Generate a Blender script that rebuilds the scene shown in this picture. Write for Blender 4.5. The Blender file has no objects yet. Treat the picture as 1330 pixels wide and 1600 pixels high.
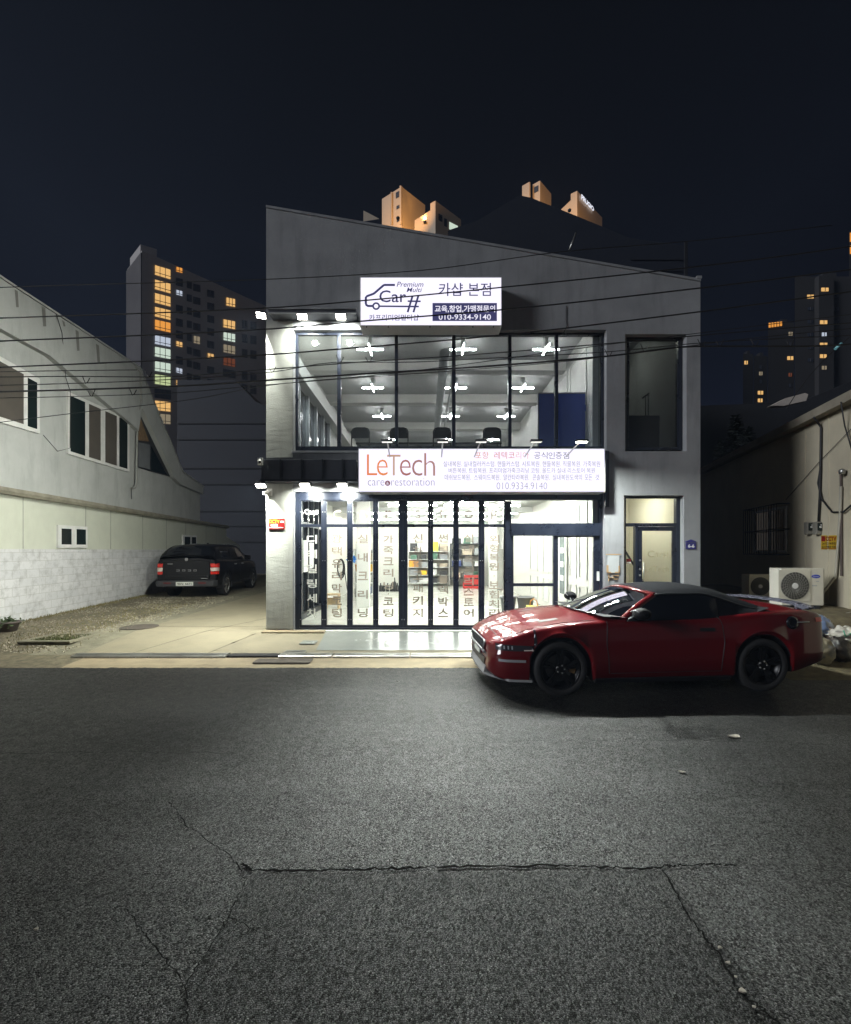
import bpy, bmesh, math, random
import numpy as np
from mathutils import Vector, Matrix, noise as mnoise

scene = bpy.context.scene
COL = scene.collection
RAD = math.radians
random.seed(7)

# ------------------------------------------------------------------ camera
CAMH, F, CX, CY = 1.85, 680.0, 665.0, 860.0
cd = bpy.data.cameras.new("camera")
cam = bpy.data.objects.new("camera", cd)
COL.objects.link(cam)
cam.location = (0, 0, CAMH)
cam.rotation_euler = (RAD(90), 0, 0)
cd.sensor_fit = 'AUTO'
cd.sensor_width = 36.0
cd.lens = F / 1600 * 36.0
cd.shift_y = (CY - 800) / 1600
cd.clip_start = 0.05
cd.clip_end = 3000
scene.camera = cam

# ------------------------------------------------------------------ night sky
world = bpy.data.worlds.new("World")
scene.world = world
world.use_nodes = True
nt = world.node_tree
nt.nodes.clear()
wo = nt.nodes.new("ShaderNodeOutputWorld")
bg = nt.nodes.new("ShaderNodeBackground")
tc = nt.nodes.new("ShaderNodeTexCoord")
sx = nt.nodes.new("ShaderNodeSeparateXYZ")
rp = nt.nodes.new("ShaderNodeValToRGB")
e = rp.color_ramp.elements
e[0].position = 0.0
e[0].color = (0.0075, 0.0105, 0.0225, 1)
e[1].position = 0.85
e[1].color = (0.0010, 0.0010, 0.0011, 1)
x_ = e.new(0.42)
x_.color = (0.0026, 0.0033, 0.0066, 1)
nt.links.new(tc.outputs["Generated"], sx.inputs[0])
nt.links.new(sx.outputs["Z"], rp.inputs[0])
# low sky behind the camera brightened as added fill light
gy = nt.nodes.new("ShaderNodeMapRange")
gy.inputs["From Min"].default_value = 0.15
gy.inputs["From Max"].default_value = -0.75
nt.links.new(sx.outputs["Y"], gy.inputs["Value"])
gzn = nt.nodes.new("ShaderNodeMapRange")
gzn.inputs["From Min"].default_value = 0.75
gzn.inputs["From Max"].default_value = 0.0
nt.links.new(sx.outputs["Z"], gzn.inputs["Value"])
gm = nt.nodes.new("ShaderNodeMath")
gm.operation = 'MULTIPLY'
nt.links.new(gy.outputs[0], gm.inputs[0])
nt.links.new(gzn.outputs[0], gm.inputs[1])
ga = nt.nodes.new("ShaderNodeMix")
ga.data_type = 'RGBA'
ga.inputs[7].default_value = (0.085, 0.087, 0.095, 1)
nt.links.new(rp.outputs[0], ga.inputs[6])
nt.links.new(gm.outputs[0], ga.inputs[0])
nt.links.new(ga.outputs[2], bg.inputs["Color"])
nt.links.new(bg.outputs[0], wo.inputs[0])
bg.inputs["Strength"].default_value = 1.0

# faint town glow / moon from behind-left of the camera
sd = bpy.data.lights.new("sun", 'SUN')
sun = bpy.data.objects.new("sun", sd)
COL.objects.link(sun)
sd.energy = 1.7
sd.angle = RAD(14)
sd.color = (0.92, 0.95, 1.0)
sun_dir = Vector((1.0, 0.42, -0.33)).normalized()
sun.rotation_euler = sun_dir.to_track_quat('-Z', 'Y').to_euler()
sun.location = (-20, -10, 25)

vs = scene.view_settings
vs.view_transform = 'Standard'
try:
    vs.look = 'None'
except Exception:
    pass
vs.exposure = 0.0
vs.gamma = 1.0
vs.use_curve_mapping = False
cy = scene.cycles
cy.use_denoising = True
try:
    cy.denoiser = 'OPENIMAGEDENOISE'
    cy.denoising_input_passes = 'RGB_ALBEDO_NORMAL'
    cy.denoising_prefilter = 'ACCURATE'
except Exception:
    pass
cy.max_bounces = 9
cy.diffuse_bounces = 4
cy.glossy_bounces = 4
cy.transmission_bounces = 4
cy.transparent_max_bounces = 20
cy.caustics_reflective = False
cy.caustics_refractive = False
cy.sample_clamp_indirect = 4.0
cy.use_light_tree = True


# ------------------------------------------------------------------ projection helpers
def P(px, py, Y):
    """point seen at photo pixel (px,py) at depth Y"""
    return ((px - CX) * Y / F, Y, CAMH - (py - CY) * Y / F)


GZ = [(-60, 0), (6.86, 0), (6.9, 0.02), (7.3, 0.045), (7.45, 0.07), (8.9, 0.2), (14, 0.25), (60, 0.25)]


def gz(y):
    for (a, za), (b, zb) in zip(GZ, GZ[1:]):
        if y <= b:
            return za + (zb - za) * (y - a) / (b - a)
    return GZ[-1][1]


def G(px, py):
    Y = 8.0
    for _ in range(60):
        Y = 0.5 * Y + 0.5 * (CAMH - gz(Y)) * F / (py - CY)
    return ((px - CX) * Y / F, Y, gz(Y))


YF = 8.95


def FX(px, Y=YF):
    return (px - CX) * Y / F


def FZ(py, Y=YF):
    return CAMH - (py - CY) * Y / F


# ------------------------------------------------------------------ mesh builder
class MB:
    def __init__(s):
        s.v = []
        s.f = []
        s.m = []
        s.sm = []
        s.mi = 0

    def face(s, idx, smooth=False):
        s.f.append(tuple(idx))
        s.m.append(s.mi)
        s.sm.append(smooth)

    def poly(s, pts, smooth=False):
        n = len(s.v)
        s.v += [tuple(p) for p in pts]
        s.face(range(n, n + len(pts)), smooth)

    def box(s, x0, x1, y0, y1, z0, z1):
        n = len(s.v)
        s.v += [(x0, y0, z0), (x1, y0, z0), (x1, y1, z0), (x0, y1, z0), (x0, y0, z1), (x1, y0, z1), (x1, y1, z1), (x0, y1, z1)]
        for q in ((3, 2, 1, 0), (4, 5, 6, 7), (0, 1, 5, 4), (1, 2, 6, 5), (2, 3, 7, 6), (3, 0, 4, 7)):
            s.face([n + i for i in q])
        return s

    def hexa(s, p):
        """8 points: bottom ring 4, top ring 4"""
        n = len(s.v)
        s.v += [tuple(q) for q in p]
        for q in ((3, 2, 1, 0), (4, 5, 6, 7), (0, 1, 5, 4), (1, 2, 6, 5), (2, 3, 7, 6), (3, 0, 4, 7)):
            s.face([n + i for i in q])
        return s

    def prism(s, a, b):
        """two matching rings -> closed solid"""
        n = len(s.v)
        k = len(a)
        s.v += [tuple(q) for q in a] + [tuple(q) for q in b]
        s.face(list(range(n + k - 1, n - 1, -1)))
        s.face(list(range(n + k, n + 2 * k)))
        for i in range(k):
            j = (i + 1) % k
            s.face((n + i, n + j, n + k + j, n + k + i))
        return s

    def tube(s, pts, r, n=8, cap=True):
        pts = [Vector(p) for p in pts]
        base = len(s.v)
        prev = None
        for i, p in enumerate(pts):
            t = (pts[min(i + 1, len(pts) - 1)] - pts[max(i - 1, 0)]).normalized()
            if prev is None:
                u = t.orthogonal().normalized()
            else:
                u = (prev - t * prev.dot(t))
                u = u.normalized() if u.length > 1e-6 else t.orthogonal().normalized()
            prev = u
            w = t.cross(u)
            rr = r[i] if isinstance(r, (list, tuple)) else r
            for k in range(n):
                a = 2 * math.pi * k / n
                s.v.append(tuple(p + (u * math.cos(a) + w * math.sin(a)) * rr))
        for i in range(len(pts) - 1):
            for k in range(n):
                a = base + i * n + k
                b = base + i * n + (k + 1) % n
                s.face((a, b, b + n, a + n), True)
        if cap:
            s.face(list(range(base + n - 1, base - 1, -1)))
            e0 = base + (len(pts) - 1) * n
            s.face(list(range(e0, e0 + n)))
        return s

    def lathe(s, c, axis, prof, n=24, smooth=True):
        """prof: (distance along axis, radius)"""
        c = Vector(c)
        ax = Vector(axis).normalized()
        u = ax.orthogonal().normalized()
        w = ax.cross(u)
        base = len(s.v)
        for (d, r) in prof:
            for k in range(n):
                a = 2 * math.pi * k / n
                s.v.append(tuple(c + ax * d + (u * math.cos(a) + w * math.sin(a)) * r))
        for i in range(len(prof) - 1):
            for k in range(n):
                a = base + i * n + k
                b = base + i * n + (k + 1) % n
                s.face((a, b, b + n, a + n), smooth)
        s.face(list(range(base + n - 1, base - 1, -1)))
        e0 = base + (len(prof) - 1) * n
        s.face(list(range(e0, e0 + n)))
        return s

    def grid(s, rows, smooth=True, closed=False):
        base = len(s.v)
        m = len(rows[0])
        for r in rows:
            s.v += [tuple(p) for p in r]
        for i in range(len(rows) - 1):
            for j in range(m if closed else m - 1):
                a = base + i * m + j
                b = base + i * m + (j + 1) % m
                s.face((a, b, b + m, a + m), smooth)
        return s

    def build(s, name, mats, parent=None, world=False, bevel=0, weld=False, seg=2, recalc=True):
        me = bpy.data.meshes.new(name)
        vv = s.v
        if parent is not None and world:
            l = parent_loc(parent)
            vv = [(a - l[0], b - l[1], c - l[2]) for a, b, c in vv]
        me.from_pydata(vv, [], s.f)
        for m_ in (mats if isinstance(mats, (list, tuple)) else [mats]):
            me.materials.append(m_)
        for p_, mi, sm in zip(me.polygons, s.m, s.sm):
            p_.material_index = mi
            p_.use_smooth = sm
        b = bmesh.new()
        b.from_mesh(me)
        if weld:
            bmesh.ops.remove_doubles(b, verts=b.verts, dist=1e-4)
        if recalc:
            bmesh.ops.recalc_face_normals(b, faces=b.faces)
        b.to_mesh(me)
        b.free()
        me.update()
        o = bpy.data.objects.new(name, me)
        COL.objects.link(o)
        if parent is not None:
            o.parent = parent
        if bevel:
            md = o.modifiers.new("bevel", 'BEVEL')
            md.width = bevel
            md.segments = seg
            md.limit_method = 'ANGLE'
            md.angle_limit = RAD(40)
        return o


def parent_loc(o):
    l = Vector((0, 0, 0))
    while o is not None:
        l = l + o.location
        o = o.parent
    return l


def thing(name, label, cat, loc=(0, 0, 0), rz=0, group=None):
    o = bpy.data.objects.new(name, None)
    COL.objects.link(o)
    o.empty_display_size = 0.1
    o.location = loc
    o.rotation_euler = (0, 0, rz)
    o["label"] = label
    o["category"] = cat
    if group:
        o["group"] = group
    return o


def tag(o, label, cat, group=None):
    o["label"] = label
    o["category"] = cat
    if group:
        o["group"] = group
    return o


def dup(root, loc, rz=None, label=None):
    r = root.copy()
    COL.objects.link(r)
    r.location = loc
    if rz is not None:
        r.rotation_euler = (0, 0, rz)
    if label:
        r["label"] = label
    for ch in list(root.children):
        c = ch.copy()
        COL.objects.link(c)
        c.parent = r
        for g_ in ch.children:
            d = g_.copy()
            COL.objects.link(d)
            d.parent = c
    return r


def struct(o):
    o["kind"] = "structure"
    return o


def lamp_light(parent, kind, loc, energy, color=(1, 1, 1), aim=None, size=0.1, size_y=None, spread=None, angle=None, blend=0.5):
    d = bpy.data.lights.new("lamp_light", kind)
    d.energy = energy
    d.color = color
    if kind == 'AREA':
        d.shape = 'RECTANGLE'
        d.size = size
        d.size_y = size_y or size
        if spread:
            d.spread = RAD(spread)
    else:
        d.shadow_soft_size = size
    if kind == 'SPOT':
        d.spot_size = RAD(angle)
        d.spot_blend = blend
    o = bpy.data.objects.new("lamp_light", d)
    COL.objects.link(o)
    if parent is not None:
        o.parent = parent
    o.location = loc
    if aim is not None:
        o.rotation_euler = Vector(aim).to_track_quat('-Z', 'Y').to_euler()
    return o


# ------------------------------------------------------------------ materials
def N(t, kind, **kw):
    n = t.nodes.new(kind)
    for k, v in kw.items():
        if k in n.inputs:
            n.inputs[k].default_value = v
        else:
            setattr(n, k, v)
    return n


def mat(name, base, rough=0.6, metal=0.0, spec=0.5, var=0.12, vscale=3.0, bump=0.0, bscale=40.0, coat=0.0, emit=None, estr=0.0, stain=0.0, sscale=(0.8, 0.8, 0.25), rvar=0.1):
    m = bpy.data.materials.new(name)
    m.use_nodes = True
    t = m.node_tree
    b = t.nodes["Principled BSDF"]
    b.inputs["Roughness"].default_value = rough
    b.inputs["Metallic"].default_value = metal
    b.inputs["Specular IOR Level"].default_value = spec
    b.inputs["Coat Weight"].default_value = coat
    b.inputs["Coat Roughness"].default_value = 0.05
    tcn = N(t, "ShaderNodeTexCoord")
    n1 = N(t, "ShaderNodeTexNoise", Scale=vscale, Detail=6.0, Roughness=0.65)
    t.links.new(tcn.outputs["Object"], n1.inputs["Vector"])
    mx = N(t, "ShaderNodeMix", data_type='RGBA')
    mr = N(t, "ShaderNodeMapRange")
    mr.inputs["From Min"].default_value = 0.3
    mr.inputs["From Max"].default_value = 0.7
    t.links.new(n1.outputs["Fac"], mr.inputs["Value"])
    lo = [c * (1 - var) for c in base[:3]] + [1]
    hi = [min(1, c * (1 + var)) for c in base[:3]] + [1]
    mx.inputs[6].default_value = lo
    mx.inputs[7].default_value = hi
    t.links.new(mr.outputs[0], mx.inputs[0])
    out = mx.outputs[2]
    if stain > 0:
        mp = N(t, "ShaderNodeMapping")
        mp.inputs["Scale"].default_value = sscale
        t.links.new(tcn.outputs["Object"], mp.inputs[0])
        n2 = N(t, "ShaderNodeTexNoise", Scale=3.0, Detail=8.0, Roughness=0.7)
        t.links.new(mp.outputs[0], n2.inputs["Vector"])
        r2 = N(t, "ShaderNodeMapRange")
        r2.inputs["From Min"].default_value = 0.5
        r2.inputs["From Max"].default_value = 0.75
        r2.inputs["To Max"].default_value = stain
        t.links.new(n2.outputs["Fac"], r2.inputs["Value"])
        m2 = N(t, "ShaderNodeMix", data_type='RGBA')
        m2.inputs[7].default_value = [c * 0.35 for c in base[:3]] + [1]
        t.links.new(out, m2.inputs[6])
        t.links.new(r2.outputs[0], m2.inputs[0])
        out = m2.outputs[2]
    t.links.new(out, b.inputs["Base Color"])
    if rvar > 0 and rough > 0.05:
        r3 = N(t, "ShaderNodeMapRange")
        r3.inputs["From Min"].default_value = 0.3
        r3.inputs["From Max"].default_value = 0.7
        r3.inputs["To Min"].default_value = max(0.02, rough - rvar)
        r3.inputs["To Max"].default_value = min(1, rough + rvar)
        t.links.new(n1.outputs["Fac"], r3.inputs["Value"])
        t.links.new(r3.outputs[0], b.inputs["Roughness"])
    if bump > 0:
        n3 = N(t, "ShaderNodeTexNoise", Scale=bscale, Detail=5.0, Roughness=0.6)
        t.links.new(tcn.outputs["Object"], n3.inputs["Vector"])
        bp = N(t, "ShaderNodeBump", Strength=min(1, bump), Distance=0.02)
        t.links.new(n3.outputs["Fac"], bp.inputs["Height"])
        t.links.new(bp.outputs[0], b.inputs["Normal"])
    if emit is not None:
        b.inputs["Emission Color"].default_value = (*emit, 1)
        b.inputs["Emission Strength"].default_value = estr
    return m


def emat(name, col, s):
    m = bpy.data.materials.new(name)
    m.use_nodes = True
    t = m.node_tree
    t.nodes.clear()
    o = N(t, "ShaderNodeOutputMaterial")
    em = N(t, "ShaderNodeEmission")
    em.inputs["Color"].default_value = (*col, 1)
    em.inputs["Strength"].default_value = s
    t.links.new(em.outputs[0], o.inputs[0])
    return m


def glassmat(name, tint=(0.92, 0.95, 0.94), refl=1.0, rough=0.0, haze=0.0, hazecol=(0.5, 0.52, 0.5)):
    m = bpy.data.materials.new(name)
    m.use_nodes = True
    t = m.node_tree
    t.nodes.clear()
    o = N(t, "ShaderNodeOutputMaterial")
    tr = N(t, "ShaderNodeBsdfTransparent")
    tr.inputs["Color"].default_value = (*tint, 1)
    gl = N(t, "ShaderNodeBsdfGlossy", Roughness=rough)
    fr = N(t, "ShaderNodeFresnel", IOR=1.5)
    ml = N(t, "ShaderNodeMath", operation='MULTIPLY')
    ml.inputs[1].default_value = refl
    ml.use_clamp = True
    t.links.new(fr.outputs[0], ml.inputs[0])
    mx = N(t, "ShaderNodeMixShader")
    src = tr
    if haze > 0:
        df = N(t, "ShaderNodeBsdfDiffuse")
        df.inputs["Color"].default_value = (*hazecol, 1)
        m0 = N(t, "ShaderNodeMixShader")
        m0.inputs[0].default_value = haze
        t.links.new(tr.outputs[0], m0.inputs[1])
        t.links.new(df.outputs[0], m0.inputs[2])
        src = m0
    t.links.new(ml.outputs[0], mx.inputs[0])
    t.links.new(src.outputs[0], mx.inputs[1])
    t.links.new(gl.outputs[0], mx.inputs[2])
    t.links.new(mx.outputs[0], o.inputs[0])
    return m


def filmmat(name, col, trans=0.5):
    m = bpy.data.materials.new(name)
    m.use_nodes = True
    t = m.node_tree
    t.nodes.clear()
    o = N(t, "ShaderNodeOutputMaterial")
    d = N(t, "ShaderNodeBsdfDiffuse")
    d.inputs["Color"].default_value = (*col, 1)
    tl = N(t, "ShaderNodeBsdfTranslucent")
    tl.inputs["Color"].default_value = (*col, 1)
    mx = N(t, "ShaderNodeMixShader")
    mx.inputs[0].default_value = trans
    t.links.new(d.outputs[0], mx.inputs[1])
    t.links.new(tl.outputs[0], mx.inputs[2])
    t.links.new(mx.outputs[0], o.inputs[0])
    return m


def asphalt_mat(name, base, rough=0.42, gap=0.10, spec=0.75):
    m = bpy.data.materials.new(name)
    m.use_nodes = True
    t = m.node_tree
    b = t.nodes["Principled BSDF"]
    tcn = N(t, "ShaderNodeTexCoord")
    vo = N(t, "ShaderNodeTexVoronoi", Scale=130.0)
    # break the cells up so that no stone has a tidy outline
    wn = N(t, "ShaderNodeTexNoise", Scale=210.0, Detail=3.0)
    t.links.new(tcn.outputs["Object"], wn.inputs["Vector"])
    wsub = N(t, "ShaderNodeVectorMath", operation='SUBTRACT')
    wsub.inputs[1].default_value = (.5, .5, .5)
    t.links.new(wn.outputs["Color"], wsub.inputs[0])
    wsc = N(t, "ShaderNodeVectorMath", operation='SCALE')
    wsc.inputs["Scale"].default_value = 0.006
    t.links.new(wsub.outputs[0], wsc.inputs[0])
    wad = N(t, "ShaderNodeVectorMath", operation='ADD')
    t.links.new(tcn.outputs["Object"], wad.inputs[0])
    t.links.new(wsc.outputs[0], wad.inputs[1])
    t.links.new(wad.outputs[0], vo.inputs["Vector"])
    # tyre polished lanes along the street
    tmp_ = N(t, "ShaderNodeMapping")
    tmp_.inputs["Scale"].default_value = (0.10, 0.85, 1)
    t.links.new(tcn.outputs["Object"], tmp_.inputs[0])
    trk = N(t, "ShaderNodeTexNoise", Scale=1.6, Detail=4.0, Roughness=0.55)
    t.links.new(tmp_.outputs[0], trk.inputs["Vector"])
    trm = N(t, "ShaderNodeMapRange")
    trm.inputs["From Min"].default_value = 0.32
    trm.inputs["From Max"].default_value = 0.68
    trm.inputs["To Min"].default_value = 0.52
    trm.inputs["To Max"].default_value = 1.45
    t.links.new(trk.outputs["Fac"], trm.inputs["Value"])
    fine = N(t, "ShaderNodeTexNoise", Scale=160.0, Detail=4.0, Roughness=0.7)
    t.links.new(tcn.outputs["Object"], fine.inputs["Vector"])
    big = N(t, "ShaderNodeTexNoise", Scale=0.9, Detail=6.0, Roughness=0.65)
    t.links.new(tcn.outputs["Object"], big.inputs["Vector"])
    mid = N(t, "ShaderNodeTexNoise", Scale=9.0, Detail=6.0, Roughness=0.7)
    t.links.new(tcn.outputs["Object"], mid.inputs["Vector"])
    # stones: random grey per cell
    sep = N(t, "ShaderNodeSeparateColor")
    t.links.new(vo.outputs["Color"], sep.inputs[0])
    rmp = N(t, "ShaderNodeValToRGB")
    el = rmp.color_ramp.elements
    el[0].position = 0.0
    el[0].color = tuple(c * 0.30 for c in base) + (1,)
    el[1].position = 1.0
    el[1].color = tuple(c * 4.5 for c in base) + (1,)
    k = el.new(0.50)
    k.color = tuple(c * 0.90 for c in base) + (1,)
    k = el.new(0.86)
    k.color = tuple(c * 1.9 for c in base) + (1,)
    t.links.new(sep.outputs[0], rmp.inputs[0])
    bm = N(t, "ShaderNodeMapRange")
    bm.inputs["From Min"].default_value = 0.3
    bm.inputs["From Max"].default_value = 0.7
    bm.inputs["To Min"].default_value = 0.58
    bm.inputs["To Max"].default_value = 1.42
    t.links.new(big.outputs["Fac"], bm.inputs["Value"])
    mm = N(t, "ShaderNodeMapRange")
    mm.inputs["From Min"].default_value = 0.3
    mm.inputs["From Max"].default_value = 0.7
    mm.inputs["To Min"].default_value = 0.8
    mm.inputs["To Max"].default_value = 1.2
    t.links.new(mid.outputs["Fac"], mm.inputs["Value"])
    mu = N(t, "ShaderNodeMath", operation='MULTIPLY')
    t.links.new(bm.outputs[0], mu.inputs[0])
    t.links.new(mm.outputs[0], mu.inputs[1])
    ve = N(t, "ShaderNodeTexVoronoi", Scale=130.0, feature='DISTANCE_TO_EDGE')
    t.links.new(wad.outputs[0], ve.inputs["Vector"])
    eg = N(t, "ShaderNodeMapRange")
    eg.inputs["From Min"].default_value = 0.0
    eg.inputs["From Max"].default_value = gap
    eg.inputs["To Min"].default_value = 0.05
    eg.inputs["To Max"].default_value = 1.0
    t.links.new(ve.outputs["Distance"], eg.inputs["Value"])
    m3 = N(t, "ShaderNodeMath", operation='MULTIPLY')
    t.links.new(mu.outputs[0], m3.inputs[0])
    t.links.new(eg.outputs[0], m3.inputs[1])
    m4 = N(t, "ShaderNodeMath", operation='MULTIPLY')
    t.links.new(m3.outputs[0], m4.inputs[0])
    t.links.new(trm.outputs[0], m4.inputs[1])
    vm = N(t, "ShaderNodeVectorMath", operation='SCALE')
    t.links.new(rmp.outputs[0], vm.inputs[0])
    t.links.new(m4.outputs[0], vm.inputs["Scale"])
    spm = N(t, "ShaderNodeMapRange")
    spm.inputs["From Min"].default_value = 0.25
    spm.inputs["From Max"].default_value = 1.0
    spm.inputs["To Min"].default_value = 0.04
    spm.inputs["To Max"].default_value = spec
    t.links.new(sep.outputs[1], spm.inputs["Value"])
    spg = N(t, "ShaderNodeMath", operation='MULTIPLY')
    t.links.new(spm.outputs[0], spg.inputs[0])
    t.links.new(eg.outputs[0], spg.inputs[1])
    t.links.new(spg.outputs[0], b.inputs["Specular IOR Level"])
    t.links.new(vm.outputs[0], b.inputs["Base Color"])
    rr = N(t, "ShaderNodeMapRange")
    rr.inputs["From Min"].default_value = 0.3
    rr.inputs["From Max"].default_value = 0.7
    rr.inputs["To Min"].default_value = rough - 0.08
    rr.inputs["To Max"].default_value = rough + 0.16
    t.links.new(mid.outputs["Fac"], rr.inputs["Value"])
    t.links.new(rr.outputs[0], b.inputs["Roughness"])
    ad = N(t, "ShaderNodeMath", operation='ADD')
    t.links.new(vo.outputs["Distance"], ad.inputs[0])
    t.links.new(fine.outputs["Fac"], ad.inputs[1])
    bp = N(t, "ShaderNodeBump", Strength=0.7, Distance=0.005)
    t.links.new(ad.outputs[0], bp.inputs["Height"])
    bp.invert = True
    t.links.new(bp.outputs[0], b.inputs["Normal"])
    return m


def stucco_mat(name, base, flake=0.0):
    """trowelled render; flake = strength of the coarse horizontal peeling relief"""
    m = mat(name, base, rough=0.75, var=0.16, vscale=1.3, stain=0.45, sscale=(1.1, 1.1, .16))
    t = m.node_tree
    b = t.nodes["Principled BSDF"]
    tcn = N(t, "ShaderNodeTexCoord")
    n = N(t, "ShaderNodeTexNoise", Scale=45.0, Detail=5.0)
    t.links.new(tcn.outputs["Object"], n.inputs["Vector"])
    bp = N(t, "ShaderNodeBump", Strength=0.35, Distance=0.008)
    t.links.new(n.outputs["Fac"], bp.inputs["Height"])
    if flake > 0:
        mp = N(t, "ShaderNodeMapping")
        mp.inputs["Scale"].default_value = (1.3, 1.3, 4.5)
        t.links.new(tcn.outputs["Object"], mp.inputs[0])
        n2 = N(t, "ShaderNodeTexNoise", Scale=2.3, Detail=9.0, Roughness=0.62, Distortion=0.6)
        t.links.new(mp.outputs[0], n2.inputs["Vector"])
        cr = N(t, "ShaderNodeValToRGB")
        cr.color_ramp.elements[0].position = 0.46
        cr.color_ramp.elements[1].position = 0.56
        t.links.new(n2.outputs["Fac"], cr.inputs[0])
        b2 = N(t, "ShaderNodeBump", Strength=flake, Distance=0.03)
        t.links.new(cr.outputs[0], b2.inputs["Height"])
        t.links.new(bp.outputs[0], b2.inputs["Normal"])
        bp = b2
    t.links.new(bp.outputs[0], b.inputs["Normal"])
    return m


M = {}
M['stucco'] = stucco_mat("grey_stucco", (0.255, 0.262, 0.275))
M['stucco_rough'] = stucco_mat("rough_grey_stucco", (0.36, 0.37, 0.345), 0.09)
M['coping'] = mat("coping_metal", (0.45, 0.46, 0.48), 0.4, 0.6)
M['frame'] = mat("navy_black_frame", (0.012, 0.016, 0.028), 0.32, 0.0, 0.6, var=0.25)
M['frame_dark'] = mat("dark_grey_metal", (0.035, 0.038, 0.045), 0.4, 0.4, var=0.2)
M['canopy'] = mat("canopy_cladding", (0.085, 0.09, 0.105), 0.45, 0.5, var=0.15)
M['glass'] = glassmat("window_glass", (0.93, 0.96, 0.95), 0.9)
M['glass_up'] = glassmat("upper_window_glass", (0.80, 0.83, 0.85), 0.5, haze=0.03)
M['glass_dim'] = glassmat("tinted_glass", (0.60, 0.64, 0.64), 1.0, haze=0.03)
M['white_wall'] = mat("white_wall_paint", (0.78, 0.77, 0.72), 0.55, var=0.03)
M['white_panel'] = mat("white_panel_paint", (0.74, 0.745, 0.70), 0.4, var=0.03)
M['ceil'] = mat("ceiling_paint", (0.72, 0.72, 0.70), 0.8, var=0.04)
M['ceil_grey'] = mat("grey_ceiling_board", (0.44, 0.44, 0.43), 0.8, var=0.06)
M['epoxy'] = mat("white_epoxy_floor", (0.70, 0.70, 0.64), 0.18, var=0.05)
M['cream'] = mat("cream_wall_paint", (0.74, 0.71, 0.60), 0.6, var=0.04)
M['film'] = filmmat("darkened_window_film", (0.36, 0.32, 0.265), 0.14)  # white film with its against-the-light darkness put into the colour
M['tube'] = emat("lit_tube", (1.0, 0.985, 0.925), 150.0)
M['xlamp'] = emat("lit_cross_lamp", (1.0, 0.98, 0.94), 125.0)
M['flood'] = emat("lit_flood_lens", (1.0, 0.97, 0.86), 40.0)
M['flood_dim'] = emat("dim_lamp_lens", (1.0, 0.98, 0.92), 1.1)
M['signface'] = emat("backlit_sign_face", (0.87, 0.84, 1.0), 1.2)
M['signtext'] = mat("sign_lettering_navy", (0.01, 0.01, 0.02), 0.5, spec=0, emit=(0.05, 0.05, 0.13), estr=1.0)
M['signgrey'] = mat("sign_lettering_grey", (0.01, 0.01, 0.01), 0.5, spec=0, emit=(0.16, 0.155, 0.17), estr=1.0)
M['signwhite'] = emat("sign_lettering_white", (0.88, 0.86, 1.0), 1.0)
M['white_metal'] = mat("white_metal", (0.7, 0.7, 0.68), 0.4)
M['black'] = mat("black_plastic", (0.012, 0.012, 0.014), 0.4)
M['rubber'] = mat("tyre_rubber", (0.008, 0.008, 0.0085), 0.8, bump=0.2, bscale=60)
M['steel'] = mat("galvanised_steel", (0.42, 0.42, 0.40), 0.38, 0.85, var=0.25, vscale=6, stain=0.4, sscale=(1, 1, 1))
M['iron'] = mat("rusty_iron", (0.10, 0.085, 0.07), 0.7, 0.3, var=0.4, vscale=14, bump=0.4)
M['asphalt'] = asphalt_mat("asphalt", (0.0175, 0.0175, 0.017), rough=0.35, spec=0.66)
M['asphalt_patch'] = asphalt_mat("old_asphalt_patch", (0.0135, 0.0135, 0.0132), rough=0.40, gap=0.14, spec=0.48)
M['crack'] = mat("crack_fill", (0.008, 0.008, 0.008), 0.95, spec=0.0)
M['concrete'] = mat("tan_concrete", (0.225, 0.20, 0.138), 0.8, var=0.14, vscale=2.2, bump=0.25, bscale=60, stain=0.3, sscale=(0.5, 0.7, 1))
M['kerb'] = mat("kerb_concrete", (0.27, 0.22, 0.14), 0.8, var=0.2, vscale=4, bump=0.3, bscale=50, stain=0.5, sscale=(0.8, 2, 1))
M['apron'] = mat("white_apron_coating", (0.29, 0.31, 0.29), 0.22, var=0.07, vscale=3, stain=0.12, sscale=(1, 1, 1))
M['dirt'] = mat("gravelly_dirt", (0.15, 0.13, 0.085), 0.95, var=0.5, vscale=9, bump=1.0, bscale=38, stain=0.6, sscale=(0.6, 0.6, 1))
M['mossy'] = mat("mossy_concrete", (0.19, 0.178, 0.125), 0.9, var=0.35, vscale=5, bump=0.6, bscale=40, stain=0.5, sscale=(0.8, 0.8, 1))
M['darkground'] = mat("dark_ground", (0.06, 0.055, 0.045), 0.9, var=0.3, bump=0.4)
M['cable'] = mat("black_cable", (0.012, 0.012, 0.014), 0.6)
M['cable_light'] = mat("pale_cable_tie", (0.45, 0.46, 0.48), 0.5)
M['red'] = mat("red_sign_paint", (0.22, 0.010, 0.010), 0.4)
M['yellow'] = mat("yellow_sign_paint", (0.50, 0.32, 0.02), 0.4)
M['blue_plate'] = mat("navy_plate", (0.03, 0.03, 0.16), 0.4)
M['wood'] = mat("pale_plywood", (0.55, 0.40, 0.24), 0.6, var=0.15, vscale=8)


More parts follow.
